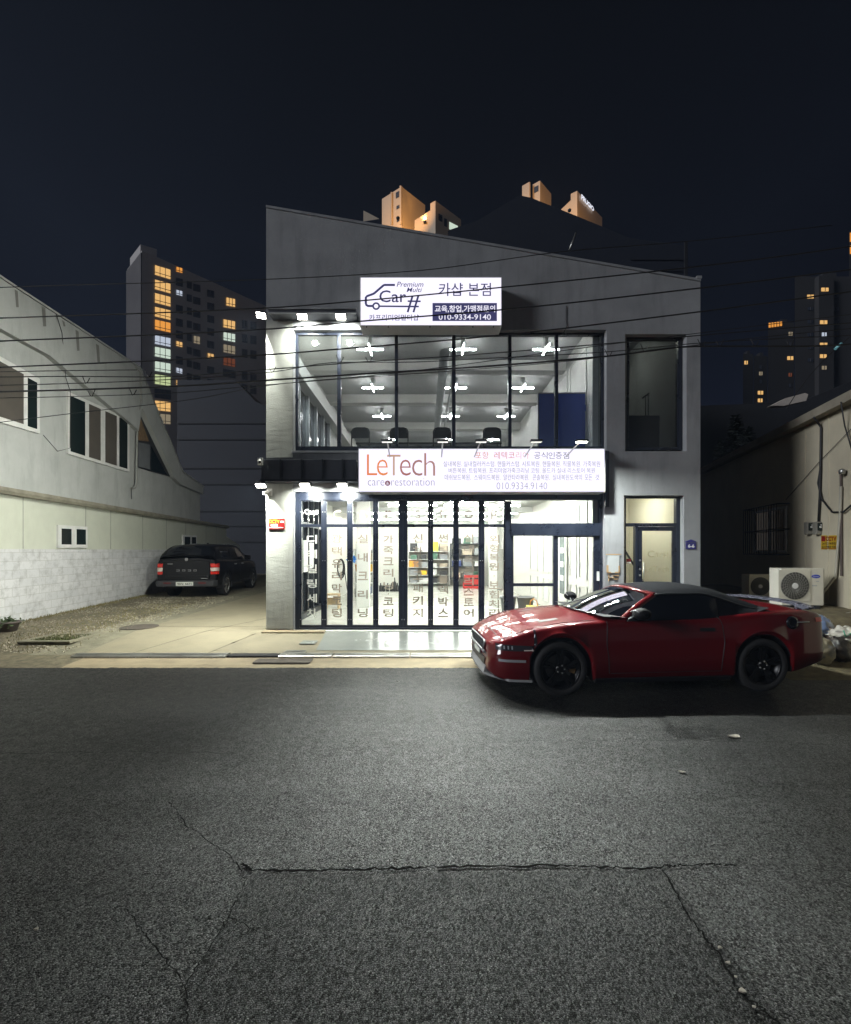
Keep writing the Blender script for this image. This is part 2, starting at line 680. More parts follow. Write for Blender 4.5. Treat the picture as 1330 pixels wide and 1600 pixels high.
# ------------------------------------------------------------------ lettering
def text(name, body, x0, x1, zc, h, y, m, parent, bold=0.0, shear=0.0, depth=0.003, xf=None, keep=False, world=True):
    """lettering facing the camera (-Y), fitted in x0..x1 and to height h, centred at zc"""
    cu = bpy.data.curves.new(name, 'FONT')
    cu.body = body
    cu.size = 1
    cu.offset = bold
    cu.shear = shear
    cu.extrude = 0.0
    cu.resolution_u = 3
    to = bpy.data.objects.new(name, cu)
    COL.objects.link(to)
    me = bpy.data.meshes.new_from_object(to.evaluated_get(bpy.context.evaluated_depsgraph_get()))
    bpy.data.objects.remove(to)
    bpy.data.curves.remove(cu)
    co = np.array([v.co[:] for v in me.vertices])
    a = co.min(0)
    b = co.max(0)
    sx_ = (x1 - x0) / max(1e-6, b[0] - a[0])
    sz_ = h / max(1e-6, b[1] - a[1])
    if keep:
        sx_ = sz_
        x0 = (x0 + x1) / 2 - sx_ * (b[0] - a[0]) / 2
    faces = [tuple(p.vertices) for p in me.polygons]
    q = MB()
    n = len(co)
    for c in co:
        X = x0 + (c[0] - a[0]) * sx_
        Z = zc + (c[1] - (a[1] + b[1]) / 2) * sz_
        p_ = (X, y, Z)
        q.v.append(xf(p_) if xf else p_)
    for f_ in faces:
        q.face(f_)
    bpy.data.meshes.remove(me)
    return q.build(name, m, parent, world=world, recalc=False)


# ------------------------------------------------------------------ ground
def strip(name, m, ys, xl, xr, lift=0.0, nx=2):
    q = MB()
    rows = []
    for y in ys:
        a, b = xl(y), xr(y)
        rows.append([(a + (b - a) * i / nx, y, gz(y) + lift) for i in range(nx + 1)])
    q.grid(rows, smooth=False)
    return struct(q.build(name, m))


def frange(a, b, n):
    return [a + (b - a) * i / n for i in range(n + 1)]


q = MB()
q.poly([(-900, -60, -0.03), (900, -60, -0.03), (900, 1500, -0.03), (-900, 1500, -0.03)])
struct(q.build("ground", M['darkground']))
q = MB()
q.poly([(-70, -25, 0), (70, -25, 0), (70, 6.86, 0), (-70, 6.86, 0)])
struct(q.build("road", M['asphalt']))
q = MB()
rk = random.Random(21)
rows = []
for j, y in enumerate(frange(6.84, 7.42, 6)):
    rows.append([(-5.72 + 10.92 * i / 260, y + (rk.uniform(-.022, .022) + .02 * mnoise.noise(Vector((i * .11, 0, 0))) if j == 0 else 0), gz(y) + .004) for i in range(261)])
q.grid(rows, smooth=False)
struct(q.build("kerb_strip", M['kerb']))
strip("kerb_dirt", M['dirt'], frange(6.84, 7.42, 3), lambda y: -60, lambda y: -5.72, 0.004, nx=40)
cA = G(118, 1027)
cB = G(418, 924)


def dline(y):
    return cA[0] + (cB[0] - cA[0]) * (y - cA[1]) / (cB[1] - cA[1])


strip("alley_dirt", M['dirt'], frange(7.42, 30, 30), lambda y: -16, lambda y: dline(y) - 0.9, 0.0, nx=8)
strip("mossy_path", M['mossy'], frange(7.42, 30, 30), lambda y: dline(y) - 0.9, dline, 0.0, nx=2)
strip("concrete_drive", M['concrete'], frange(7.42, 30, 30), dline, lambda y: -3.29 if y > 8.9 else 5.2, 0.0, nx=10)
strip("white_apron", M['apron'], frange(7.66, 8.94, 5), lambda y: -2.03 + (y - 8.94) * -0.08, lambda y: 3.3, 0.006, nx=6)

# expansion joints sawn into the forecourt
for pa_, pb_ in (((-5.05, 7.52), (-3.35, 11.6)), ((-3.75, 7.52), (-3.4, 8.7)), ((-6.3, 9.4), (-3.35, 9.4)), ((-8.2, 13.2), (-3.35, 13.2))):
    q = MB()
    d_ = Vector((pb_[0] - pa_[0], pb_[1] - pa_[1])).normalized()
    n_ = Vector((-d_.y, d_.x)) * .006
    rows = []
    for f_ in frange(0, 1, 24):
        x_j, y_j = pa_[0] + (pb_[0] - pa_[0]) * f_, pa_[1] + (pb_[1] - pa_[1]) * f_
        rows.append([(x_j - n_.x, y_j - n_.y, gz(y_j) + .004), (x_j + n_.x, y_j + n_.y, gz(y_j) + .004)])
    q.grid(rows, smooth=False)
    struct(q.build("concrete_joint", M['crack']))

# patched rectangle of older asphalt and the cracks round it
pa = [G(395, 1366), G(1040, 1362), G(1225, 1598), G(1300, 1720), G(200, 1720), G(290, 1545)]
q = MB()
q.poly([(x, y, 0.004) for x, y, z in pa])
struct(q.build("road_patch", M['asphalt_patch']))


def crack(pix, w, seed):
    rr = random.Random(seed)
    q = MB()
    pts = []
    for (a, b) in zip(pix, pix[1:]):
        for i in range(16):
            f_ = i / 16
            x, y, z = G(a[0] + (b[0] - a[0]) * f_ + rr.uniform(-3, 3), a[1] + (b[1] - a[1]) * f_ + rr.uniform(-2.2, 2.2))
            pts.append((x, y))
    rows = []
    for i, (x, y) in enumerate(pts):
        d = Vector((pts[min(i + 1, len(pts) - 1)][0] - pts[max(i - 1, 0)][0], pts[min(i + 1, len(pts) - 1)][1] - pts[max(i - 1, 0)][1]))
        d = d.normalized() if d.length > 0 else Vector((1, 0))
        n = Vector((-d.y, d.x)) * w * rr.uniform(0.35, 1.2) * 0.5
        rows.append([(x - n.x, y - n.y, 0.009), (x + n.x, y + n.y, 0.009)])
    q.grid(rows, smooth=False)
    struct(q.build("road_crack", M['crack']))


crack([(378, 1352), (395, 1363), (560, 1361), (700, 1356), (870, 1355), (1010, 1359), (1060, 1354)], 0.019, 1)
crack([(1060, 1354), (1110, 1353), (1155, 1354)], 0.012, 12)
crack([(1035, 1360), (1080, 1440), (1120, 1490), (1155, 1550), (1215, 1600), (1260, 1660)], 0.013, 2)
crack([(265, 1255), (290, 1290), (360, 1340), (385, 1375), (350, 1450), (290, 1540), (295, 1640)], 0.0065, 3)
crack([(200, 1425), (235, 1475), (290, 1540)], 0.006, 4)
crack([(290, 1440), (365, 1436), (420, 1470)], 0.005, 5)
crack([(0, 1178), (220, 1176), (430, 1180), (700, 1163), (1000, 1156), (1330, 1164)], 0.005, 6)

# leaf litter and pebbles lying in the crack and on the road
M['leaf'] = mat("dry_leaf", (0.19, 0.17, 0.14), 0.8, var=0.3)
rr = random.Random(5)
for i, (px, py, s) in enumerate([(1138, 1508, .008), (1160, 1552, .012), (1125, 1484, .008), (1150, 1530, .005), (57, 1455, .009), (1066, 1208, .022), (1147, 1152, .045), (1178, 1577, .006)]):
    q = MB()
    x, y, z = G(px, py)
    a0 = rr.uniform(0, 6)
    top = [(x + s * (1.5 if k % 2 else 1.1) * math.cos(a0 + k * 1.047), y + s * .8 * math.sin(a0 + k * 1.047), 0.010 + .3 * s * (k % 3 == 0)) for k in range(6)]
    q.prism([(a, b, 0.0095) for a, b, c in top], [(a, b, c + .003) for a, b, c in top])
    names = ["small pale leaf caught in the right hand road crack, upper one", "largest pale leaf lying in the right hand road crack",
             "tiny leaf at the bend of the right hand road crack", "tiny pebble like leaf just above the largest leaf in the crack",
             "small white scrap on the asphalt at far left", "flat pale scrap on the asphalt in front of the red car",
             "pale oval scrap on the road below the red car's rear wheel", "lowest small leaf in the right hand road crack"]
    tag(q.build("dry_leaf", M['leaf']), names[i], "leaf")

# ------------------------------------------------------------------ main building
bld = thing("shop_building", "grey rendered two storey corner shop with slanted roofline and glazed lit front", "building", (1.18, YF, 0.2))


def bp_(name, q, m, par=None, **k):
    return q.build(name, m, par if par is not None else bld, world=True, **k)


def wall_grid(q, xs, zs, y0, y1, hole, top=None):
    xs = sorted(xs)
    zs = sorted(zs)
    nx, nz = len(xs) - 1, len(zs) - 1
    solid = [[not hole((xs[i] + xs[i + 1]) / 2, (zs[j] + zs[j + 1]) / 2) for j in range(nz)] for i in range(nx)]

    def zz(i, j):
        return top(xs[i]) if (top and j == nz) else zs[j]

    def S(i, j):
        return 0 <= i < nx and 0 <= j < nz and solid[i][j]
    for i in range(nx):
        for j in range(nz):
            if not solid[i][j]:
                continue
            a, b = xs[i], xs[i + 1]
            z00, z01, z10, z11 = zz(i, j), zz(i, j + 1), zz(i + 1, j), zz(i + 1, j + 1)
            q.poly([(a, y0, z00), (b, y0, z10), (b, y0, z11), (a, y0, z01)])
            q.poly([(b, y1, z10), (a, y1, z00), (a, y1, z01), (b, y1, z11)])
            if not S(i - 1, j):
                q.poly([(a, y1, z00), (a, y0, z00), (a, y0, z01), (a, y1, z01)])
            if not S(i + 1, j):
                q.poly([(b, y0, z10), (b, y1, z10), (b, y1, z11), (b, y0, z11)])
            if not S(i, j + 1):
                q.poly([(a, y0, z01), (b, y0, z11), (b, y1, z11), (a, y1, z01)])
            if not S(i, j - 1):
                q.poly([(a, y1, z00), (b, y1, z10), (b, y0, z10), (a, y0, z00)])


XL, XR = FX(416), FX(1094.5)
ZL, ZR = FZ(325), FZ(440)
holes = [(FX(458.5), FX(948), FZ(705), FZ(515)),           # first-floor window band
         (FX(459), FX(945), 0.19, FZ(768)),                # shop front
         (FX(977), FX(1073), FZ(705), FZ(522)),            # upper right window
         (FX(975), FX(1069), 0.19, FZ(774))]               # stair entrance


def inhole(x, z):
    return any(a < x < b and c < z < d for a, b, c, d in holes)


def top(x):
    return ZL + (ZR - ZL) * (x - XL) / (XR - XL)


xs = {XL, XR, FX(463)}
zs = {0.0, 9.5}
for a, b, c, d in holes:
    xs |= {a, b}
    zs |= {c, d}
q = MB()
wall_grid(q, xs, zs, YF, YF + 0.22, inhole, top)
facade = bp_("front_wall", q, M['stucco'])
# rough flaking skin on the left pier, a real 6 mm coat of render
q = MB()
q.box(XL + .002, FX(457.5), YF - 0.006, YF - 0.0005, FZ(715), FZ(500))
q.box(XL + .002, FX(457.5), YF - 0.006, YF - 0.0005, 0.24, FZ(756))
bp_("render_coat", q, M['stucco_rough'])
# side, back and floor structure
YB = 21.0
q = MB()
q.prism([(XL, YF + .22, 0), (XL, YB, 0), (XL, YB, ZL), (XL, YF + .22, ZL)], [(XL + .2, YF + .22, 0), (XL + .2, YB, 0), (XL + .2, YB, ZL - .03), (XL + .2, YF + .22, ZL - .03)])
q.prism([(XR - .2, YF + .22, 0), (XR - .2, YB, 0), (XR - .2, YB, ZR), (XR - .2, YF + .22, ZR)], [(XR, YF + .22, 0), (XR, YB, 0), (XR, YB, ZR), (XR, YF + .22, ZR)])
q.box(XL + .2, XR - .2, YB - .2, YB, 0, ZR)
bp_("side_wall", q, M['stucco'])
q = MB()
a = [(XL, YF - .02, top(XL) + .002), (XR, YF - .02, top(XR) + .002), (XR, YF - .02, top(XR) + .05), (XL, YF - .02, top(XL) + .05)]
q.prism(a, [(x, YF + .26, z) for x, y, z in a])
q.box(FX(1088), FX(1095.5), YF - .03, YF + .24, top(XR) + .05, FZ(432))
bp_("coping", q, M['coping'])
M['roof'] = mat("dark_roof_sheet", (0.10, 0.105, 0.12), 0.6)
q = MB()
a = [(XL, YF + .26, top(XL) - .25), (XR, YF + .26, top(XR) - .25), (XR, YF + .26, top(XR) - .1), (XL, YF + .26, top(XL) - .1)]
q.prism(a, [(x, YB, z) for x, y, z in a])
bp_("roof", q, M['roof'])
# interiors: floors, ceilings, partitions
XI0, XI1 = XL + .2, 3.52
q = MB()
q.box(XI0, XR - .2, YF + .0, YB - .2, 0.02, 0.2)
bp_("shop_floor", q, M['epoxy'])
q = MB()
q.box(XI0, XR - .2, YF + .22, YB - .2, 3.28, 3.30)
bp_("shop_ceiling", q, M['ceil'])
q = MB()
q.box(XI0, XR - .2, YF + .22, YB - .2, 3.30, 3.70)
bp_("upper_floor", q, mat("upper_floor_tile", (0.33, 0.33, 0.32), 0.4))
q = MB()
q.box(XI0, XI1, YF + .22, YB - .2, 6.62, 6.70)
bp_("upper_ceiling", q, M['ceil_grey'])
q = MB()
q.box(XI1, XI1 + .12, YF + .22, YB - .2, 0.2, 3.28)
q.box(XI0, XI0 + .03, 12.6, YB - .2, 0.2, 3.28)
q.box(XI0 + .03, XI1, YB - .24, YB - .2, 0.2, 3.28)
bp_("shop_inner_wall", q, M['white_wall'])
q = MB()
q.box(XI1, XI1 + .12, YF + .22, YB - .2, 3.70, 6.62)
q.box(XI0 + .03, XI1, YB - .24, YB - .2, 3.70, 6.62)
q.box(XI0, XI0 + .03, YF + .22, YB - .2, 3.70, 6.62)
bp_("upper_inner_wall", q, mat("upper_wall_paint", (0.62, 0.62, 0.58), 0.6))
# stair room walls
q = MB()
q.box(XI1 + .12, XR - .2, 11.6, 11.7, 0.2, 3.28)
q.box(XR - .23, XR - .2, YF + .22, 11.6, 0.2, 3.28)
q.box(XI1 + .12, XI1 + .15, YF + .22, 11.6, 0.2, 3.28)
bp_("stair_room_wall", q, M['cream'])
q = MB()
q.box(XI1 + .12, XR - .2, 12.2, 12.3, 3.70, 7.1)
q.box(XI1 + .12, XI1 + .15, YF + .22, 12.2, 3.70, 7.1)
bp_("stair_room_wall", q, mat("stair_wall_grey", (0.35, 0.36, 0.33), 0.7))
# stair flight in the room
q = MB()
for i in range(7):
    q.box(4.05 + 0.03, 4.7 - .0, 10.4 + .16 * i, 11.58, 0.2 + .18 * i, 0.2 + .18 * (i + 1))
bp_("stair", q, mat("stair_grey", (0.30, 0.31, 0.29), 0.6))
q = MB()
q.tube([P(977, 861, 10.4), P(993, 887, 10.4), (P(993, 887, 10.4)[0] + .25, 10.4, .95)], .025, 8)
bp_("stair_rail", q, M['frame_dark'])

# ------------------------------------------------------------------ glazing of the upper band
YW = 9.08


def rbox(q, px0, px1, py0, py1, y0, y1, Y=None):
    """box whose front face covers a pixel rectangle when its front stands at depth y0"""
    Y = Y or y0
    q.box(FX(px0, Y), FX(px1, Y), y0, y1, FZ(py1, Y), FZ(py0, Y))


q = MB()
rbox(q, 462, 465.5, 520, 704, YW, YW + .1)
rbox(q, 941, 946, 520, 704, YW, YW + .1)
rbox(q, 465.5, 941, 517, 523, YW, YW + .1)
rbox(q, 465.5, 941, 697.5, 704, YW, YW + .1)
upf = bp_("window_frame", q, M['frame'])
muls = [(527, 532.5), (617, 622), (706.5, 712), (794.5, 799.5), (867.5, 872.5)]
for a, b in muls:
    q = MB()
    rbox(q, a, b, 523, 697.5, YW + .004, YW + .09)
    bp_("mullion", q, M['frame'], upf)
edges = [465.5] + [v for ab in muls for v in ab] + [941]
for i in range(0, len(edges), 2):
    q = MB()
    q.box(FX(edges[i], YW), FX(edges[i + 1], YW), YW + .04, YW + .05, FZ(697.5, YW), FZ(523, YW))
    bp_("window_pane", q, M['glass_up'], upf)
q = MB()
rbox(q, 456, 949, 704.5, 707.5, YF - .03, YW + .1, YF)
bp_("window_sill", q, M['coping'])
# upper right window
q = MB()
rbox(q, 979.5, 983, 526, 703, YW, YW + .1)
rbox(q, 1060, 1066, 526, 703, YW, YW + .1)
rbox(q, 983, 1060, 526, 530, YW, YW + .1)
rbox(q, 983, 1060, 699, 703, YW, YW + .1)
uf = bp_("window_frame", q, M['frame'])
q = MB()
q.box(FX(983, YW), FX(1060, YW), YW + .04, YW + .05, FZ(699, YW), FZ(530, YW))
bp_("window_pane", q, M['glass_dim'], uf)

# ------------------------------------------------------------------ folding shop front
q = MB()
rbox(q, 461.5, 467.5, 770, 985, YW - .03, YW + .12)
rbox(q, 790, 799, 783, 985, YW - .03, YW + .12)
rbox(q, 467.5, 942, 769, 781, YW - .03, YW + .12)
rbox(q, 467.5, 790, 980.5, 985.3, YW - .03, YW + .12)
bp_("shop_front_frame", q, M['frame'])
panes = [(471, 502), (510.5, 542.5), (551, 583), (591, 623), (637, 669), (677, 708.5), (717, 748), (757, 787.5)]
leafs = []
for i, (a, b) in enumerate(panes):
    l = 467.8 if i == 0 else (panes[i - 1][1] + a) / 2 + .04
    r = 789.7 if i == 7 else (b + panes[i + 1][0]) / 2 - .04
    q = MB()
    rbox(q, l, a, 781.4, 980, YW, YW + .06)
    rbox(q, b, r, 781.4, 980, YW, YW + .06)
    rbox(q, a, b, 781.4, 783.2, YW, YW + .06)
    rbox(q, a, b, 819, 823.5, YW, YW + .06)
    rbox(q, a, b, 976.8, 980, YW, YW + .06)
    lf = bp_("folding_door_leaf", q, M['frame'])
    for (c, d) in ((783.2, 819), (823.5, 976.8)):
        q = MB()
        q.box(FX(a, YW), FX(b, YW), YW + .026, YW + .034, FZ(d, YW), FZ(c, YW))
        bp_("door_pane", q, M['glass'], lf)
    # hinge studs
    for py in (800, 876, 968):
        for s in (l + 1.8, r - 1.8):
            x, y, z = P(s, py, YW)
            q = MB()
            q.lathe((x, y - .012, z), (0, 1, 0), [(0, .009), (.006, .012), (.012, .012)], 8)
            bp_("door_hinge", q, M['steel'], lf)
    leafs.append(lf)
YT = YW + .022
M['film_white'] = filmmat("bright_window_film", (0.85, 0.85, 0.80), 0.3)  # undarkened copy of the same film, for lettering over the dark bay
stacks = [("디테일링세차", 842.7, 957.7, None), ("광택유리막코팅", 842, 957.7, None), ("실내크리닝", 842, 957.7, None), ("가죽크리닝·코팅", 842.5, 957.7, [842.5, 859.5, 877, 895, 915, 928, 939.5, 957.7]),
          ("신차출고패키지", 841, 957.7, None), ("썬팅·블랙박스", 841, 957.7, [841, 860, 876, 905, 921, 940, 957.7]), ("실내복원리스토어", 841, 957.7, None), ("외형복원·보험처리", 842, 957.7, None)]
bigs = [None, "C", "a", "r", "S", "h", "o", "p"]
for i, ((a, b), (s, y0, y1, ys)) in enumerate(zip(panes, stacks)):
    n = len(s)
    cx_ = (a + b) / 2 + (1 if i == 0 else 0)
    for k, ch in enumerate(s):
        py = ys[k] if ys else y0 + (y1 - y0) * k / (n - 1)
        if ch == '·':
            text("door_lettering", ch, FX(cx_ - 1, YT), FX(cx_ + 1, YT), FZ(py, YT), .026, YT, M['film'], leafs[i], bold=.012)
        else:
            w = 7.9
            h_ = 13.5 if n < 8 else 12.2
            text("door_lettering", ch, FX(cx_ - w, YT), FX(cx_ + w, YT), FZ(py, YT), h_ * YT / F, YT, M['film_white'] if i == 0 else M['film'], leafs[i], bold=.018)
    if bigs[i]:
        h_ = {'h': 15, 'p': 15}.get(bigs[i], 13)
        text("door_lettering", bigs[i], FX(cx_ - 6, YT), FX(cx_ + 6, YT), FZ(804, YT), h_ * YT / F, YT, M['film'], leafs[i], bold=.002, keep=True)
text("door_lettering", "Car#", FX(476, YT), FX(498, YT), FZ(800, YT), 9 * YT / F, YT, M['film_white'], leafs[0], bold=.02)

# ------------------------------------------------------------------ automatic door bay
q = MB()
rbox(q, 937.5, 942, 781, 985, YW - .03, YW + .12)
rbox(q, 799, 937.5, 817.5, 837, YW - .05, YW + .12)
rbox(q, 799, 802.5, 837, 985, YW, YW + .08)
rbox(q, 802.5, 865, 911.5, 916, YW, YW + .08)
rbox(q, 865, 870.5, 837, 985, YW, YW + .08)
rbox(q, 802.5, 865, 976, 985, YW, YW + .08)
adf = bp_("entrance_frame", q, M['frame'])
for (a, b, c, d) in ((799, 937.5, 781, 817.5), (802.5, 865, 837, 911.5), (802.5, 865, 916, 976)):
    q = MB()
    q.box(FX(a, YW), FX(b, YW), YW + .03, YW + .04, FZ(d, YW), FZ(c, YW))
    bp_("entrance_pane", q, M['glass'], adf)
q = MB()
rbox(q, 928, 937.3, 837.4, 980, YW + .01, YW + .06)
rbox(q, 870.7, 928, 837.4, 839.5, YW + .01, YW + .06)
rbox(q, 870.7, 872, 839.5, 980, YW + .01, YW + .06)
rbox(q, 872, 928, 974, 980, YW + .01, YW + .06)
sl = bp_("sliding_door", q, M['frame'])
q = MB()
q.box(FX(872, YW), FX(928, YW), YW + .03, YW + .04, FZ(974, YW), FZ(839.5, YW))
bp_("door_pane", q, M['glass'], sl)
q = MB()
rbox(q, 933, 937, 893, 907.5, YW - .012, YW + .009)
bp_("door_switch", q, M['white_metal'], sl, bevel=.004)

# ------------------------------------------------------------------ stair entrance
q = MB()
rbox(q, 976.5, 978.3, 776, 985, YW, YW + .1)
rbox(q, 1057, 1063, 776, 985, YW, YW + .1)
rbox(q, 978.3, 1057, 776, 778.5, YW, YW + .1)
rbox(q, 978.3, 1057, 817.5, 822.5, YW, YW + .1)
rbox(q, 993, 997, 822.5, 985, YW, YW + .1)
ef = bp_("stair_entrance_frame", q, M['frame'])
for (a, b, c, d) in ((978.3, 1057, 778.5, 817.5), (978.3, 993, 822.5, 980)):
    q = MB()
    q.box(FX(a, YW), FX(b, YW), YW + .03, YW + .04, FZ(d, YW), FZ(c, YW))
    bp_("stair_entrance_pane", q, M['glass'], ef)
q = MB()
rbox(q, 997.3, 1003.5, 823, 980, YW + .015, YW + .06)
rbox(q, 1051, 1056.8, 823, 980, YW + .015, YW + .06)
rbox(q, 1003.5, 1051, 823, 829.5, YW + .015, YW + .06)
rbox(q, 1003.5, 1051, 968, 980, YW + .015, YW + .06)
sdoor = bp_("stair_door", q, M['frame'])
q = MB()
q.box(FX(1003.5, YW), FX(1051, YW), YW + .03, YW + .04, FZ(968, YW), FZ(829.5, YW))
bp_("door_pane", q, M['glass'], sdoor)
q = MB()
q.tube([P(1006, 879, YW - .03), P(1006, 912, YW - .03)], .011, 8)
for py in (884, 907):
    x, y, z = P(1006, py, YW - .03)
    q.tube([(x, y, z), (x, y + .055, z)], .008, 6)
for py in (875.5, 889.5, 899):
    x, y, z = P(1000.5, py, YW)
    q.lathe((x, y - .01, z), (0, 1, 0), [(0, .016), (.01, .02), (.024, .02)], 10)
bp_("door_handle", q, M['steel'], sdoor)
M['film_faint'] = filmmat("faint_window_film", (0.62, 0.58, 0.42), 0.7)
text("door_lettering", "Car#", FX(1013, YW), FX(1046, YW), FZ(866, YW), .14, YW + .022, M['film_faint'], sdoor, bold=-.01)
text("door_lettering", "LeTech", FX(1010, YW), FX(1046, YW), FZ(889, YW), .11, YW + .022, M['film_faint'], sdoor, bold=-.015)

# red notice on the glass
q = MB()
rbox(q, 979, 986, 873, 881, YW + .018, YW + .029)
o = tag(q.build("sticker", M['red']), "small red and white sticker on the glass beside the stair door", "sticker")
M['paper'] = mat("white_paper", (0.72, 0.72, 0.70), 0.7, var=0.05)
q = MB()
rbox(q, 979.3, 985.7, 878, 880.5, YW + .016, YW + .0178)
q.build("sticker_band", M['paper'], o)

# plinth step and drain trims by the shop front
q = MB()
q.box(XL - .02, FX(510, YF), YF - .22, YF, gz(8.7) + .004, .215)
bp_("front_step", q, M['kerb'], bevel=.01)
q = MB()
q.box(FX(510, YF), FX(945), YF - .12, YF + .02, .17, .212)
bp_("threshold", q, M['white_metal'], bevel=.006)
# flashing strip at the right end of the long sign
q = MB()
rbox(q, 946, 952, 704, 792, YF - .07, YF - .001)
bp_("corner_flashing", q, M['frame_dark'])
# worn notice panel on the wall
M['notice'] = mat("pale_grey_notice", (0.42, 0.44, 0.45), 0.6, var=0.06)
q = MB()
rbox(q, 950, 968, 867, 895, YF - .02, YF - .001)
nt_ = tag(q.build("wall_panel", M['notice']), "pale square panel with brown tape at its corners on the grey wall between the two entrances", "panel")
M['tape'] = mat("brown_tape", (0.38, 0.25, 0.13), 0.7, var=0.3)
q = MB()
for (a, b, c, d) in ((948, 951, 883, 895), (948, 955, 893.5, 895.5), (947, 971, 865.5, 867), (966.5, 968.5, 884, 895), (961, 968.5, 893.5, 895.5), (951, 952.2, 898, 908), (958, 967, 899, 900.2), (951, 960, 902, 903), (960, 966, 904, 905.3)):
    rbox(q, a, b, c, d, YF - .024, YF - .0205 if d < 897 else YF - .001)
q.build("tape", M['tape'], nt_)
# house number plate
q = MB()
z0, z1 = FZ(858), FZ(848.5)
q.box(FX(1071.5), FX(1087), YF - .014, YF - .001, z0, z1)
q.prism([(FX(1071), YF - .014, FZ(847.6)), (FX(1087.5), YF - .014, FZ(847.6)), (FX(1087.5), YF - .014, FZ(846)), (FX(1079.2), YF - .014, FZ(842.7)), (FX(1071), YF - .014, FZ(846))],
        [(x, YF - .001, z) for x, z in ((FX(1071), FZ(847.6)), (FX(1087.5), FZ(847.6)), (FX(1087.5), FZ(846)), (FX(1079.2), FZ(842.7)), (FX(1071), FZ(846)))])
pl = tag(q.build("house_number_plate", M['blue_plate']), "small navy house shaped number plate reading 6-6 on the right pier", "number plate")
text("plate_lettering", "6-6", FX(1074.5), FX(1084.5), FZ(853), .07, YF - .0155, M['paper'], pl, bold=.03)


# ------------------------------------------------------------------ canopies over the left bay
YC = YF - .36
q = MB()
q.box(FX(408, YC), FX(557, YC), YC, YF - .001, FZ(751, YC), FZ(718, YC))
can = bp_("canopy", q, M['canopy'], bevel=.006)
q = MB()
for px in (438, 471, 504, 535):
    rbox(q, px - 1, px + 1, 717.5, 748.5, YC - .03, YC - .001)
rbox(q, 406, 558, 748.6, 752.2, YC - .04, YC - .001)
bp_("seam", q, M['coping'] if False else M['frame_dark'], can)
YC2 = YF - .30
q = MB()
q.box(FX(419, YC2), FX(556, YC2), YC2, YF - .001, FZ(489, YC2), FZ(482, YC2))
can2 = bp_("ledge", q, M['canopy'], bevel=.006)
q = MB()
rbox(q, 418, 557, 480.4, 482.6, YC2 - .02, YC2 - .001)
rbox(q, 418, 557, 487.6, 489.6, YC2 - .02, YC2 - .001)
bp_("ledge_trim", q, M['coping'], can2)

# ------------------------------------------------------------------ floodlights
FLOODCOL = (0.98, 1.0, 0.90)


def floodlight(label, px, py, Y, energy, aim, tilt, grp, up=.16, spread=150, w=.20):
    X, _, Z = P(px, py, Y)
    t = thing("floodlight", label, "floodlight", (X, Y, Z), 0, grp)
    q = MB()
    q.box(-w / 2, w / 2, -.06, .06, -.02, .035)
    hd = q.build("housing", M['frame_dark'], t, bevel=.008)
    q = MB()
    q.box(-w / 2 + .012, w / 2 - .012, -.05, .05, -.040, -.0205)
    ln = q.build("lens", M['flood'], t)
    for o in (hd, ln):
        o.rotation_euler = tilt
    q = MB()
    q.tube([(0, .0, .035), (0, .01, up * .7), (0, .05, up)], .012, 8)
    q.build("bracket", M['frame_dark'], t)
    d = Vector(aim).normalized()
    lamp_light(t, 'AREA', tuple(d * .11), energy, FLOODCOL, aim=aim, size=.10, spread=spread)
    return t


GU, GL = "floodlights along the upper ledge", "floodlights under the lower canopy"
floodlight("brightest floodlight at the outer left corner of the upper ledge", 409, 492.5, YC2 - .05, 240, (-.78, .22, -.62), (RAD(-50), RAD(12), 0), GU, .1, 140)
floodlight("middle floodlight of the three on the upper ledge, above the left window", 473, 494, YC2 - .05, 48, (0, .8, -.75), (RAD(-42), 0, 0), GU, .1)
floodlight("floodlight on the upper ledge nearest the car logo lightbox", 533, 494, YC2 - .05, 48, (0, .8, -.75), (RAD(-42), 0, 0), GU, .1)
floodlight("floodlight hanging past the building corner under the lower canopy end", 408, 757, YC + .03, 250, (-.75, .25, -.8), (RAD(-30), 0, 0), GL, .07, 165)
floodlight("floodlight under the lower canopy above the red camera notice side", 477, 757, YC + .03, 45, (0, .6, -.8), (RAD(-35), 0, 0), GL, .07)
floodlight("floodlight under the lower canopy beside the long white lightbox", 535, 757, YC + .03, 45, (0, .6, -.8), (RAD(-35), 0, 0), GL, .07)


# arm lamps above the long sign: they throw light down on the sign front and the street
def arm_lamp(label, px, py, lean, energy, aim):
    Y = YF - .95
    X, _, Z = P(px, py, Y)
    t = thing("arm_lamp", label, "arm lamp", (X, Y, Z), 0, "arm lamps reaching out over the long lightbox")
    q = MB()
    q.box(-.11, .11, -.05, .05, -.012, .03)
    q.build("lamp_head", M['frame_dark'], t, bevel=.008)
    q = MB()
    q.box(-.095, .095, -.04, .04, -.02, -.0125)
    q.build("lens", M['flood' if energy > 200 else 'flood_dim'], t)
    q = MB()
    q.tube([(0, .04, .01), (lean * .4, .25, -.05), (lean, .62, -.16), (lean, .67, -.22)], .013, 8)
    q.build("arm", M['white_metal'], t)
    lamp_light(t, 'AREA', (0, -.03, -.06), energy, (0.94, 1.0, 0.94), aim=aim, size=.16, size_y=.07, spread=100 if aim[1] < -.5 else 170)


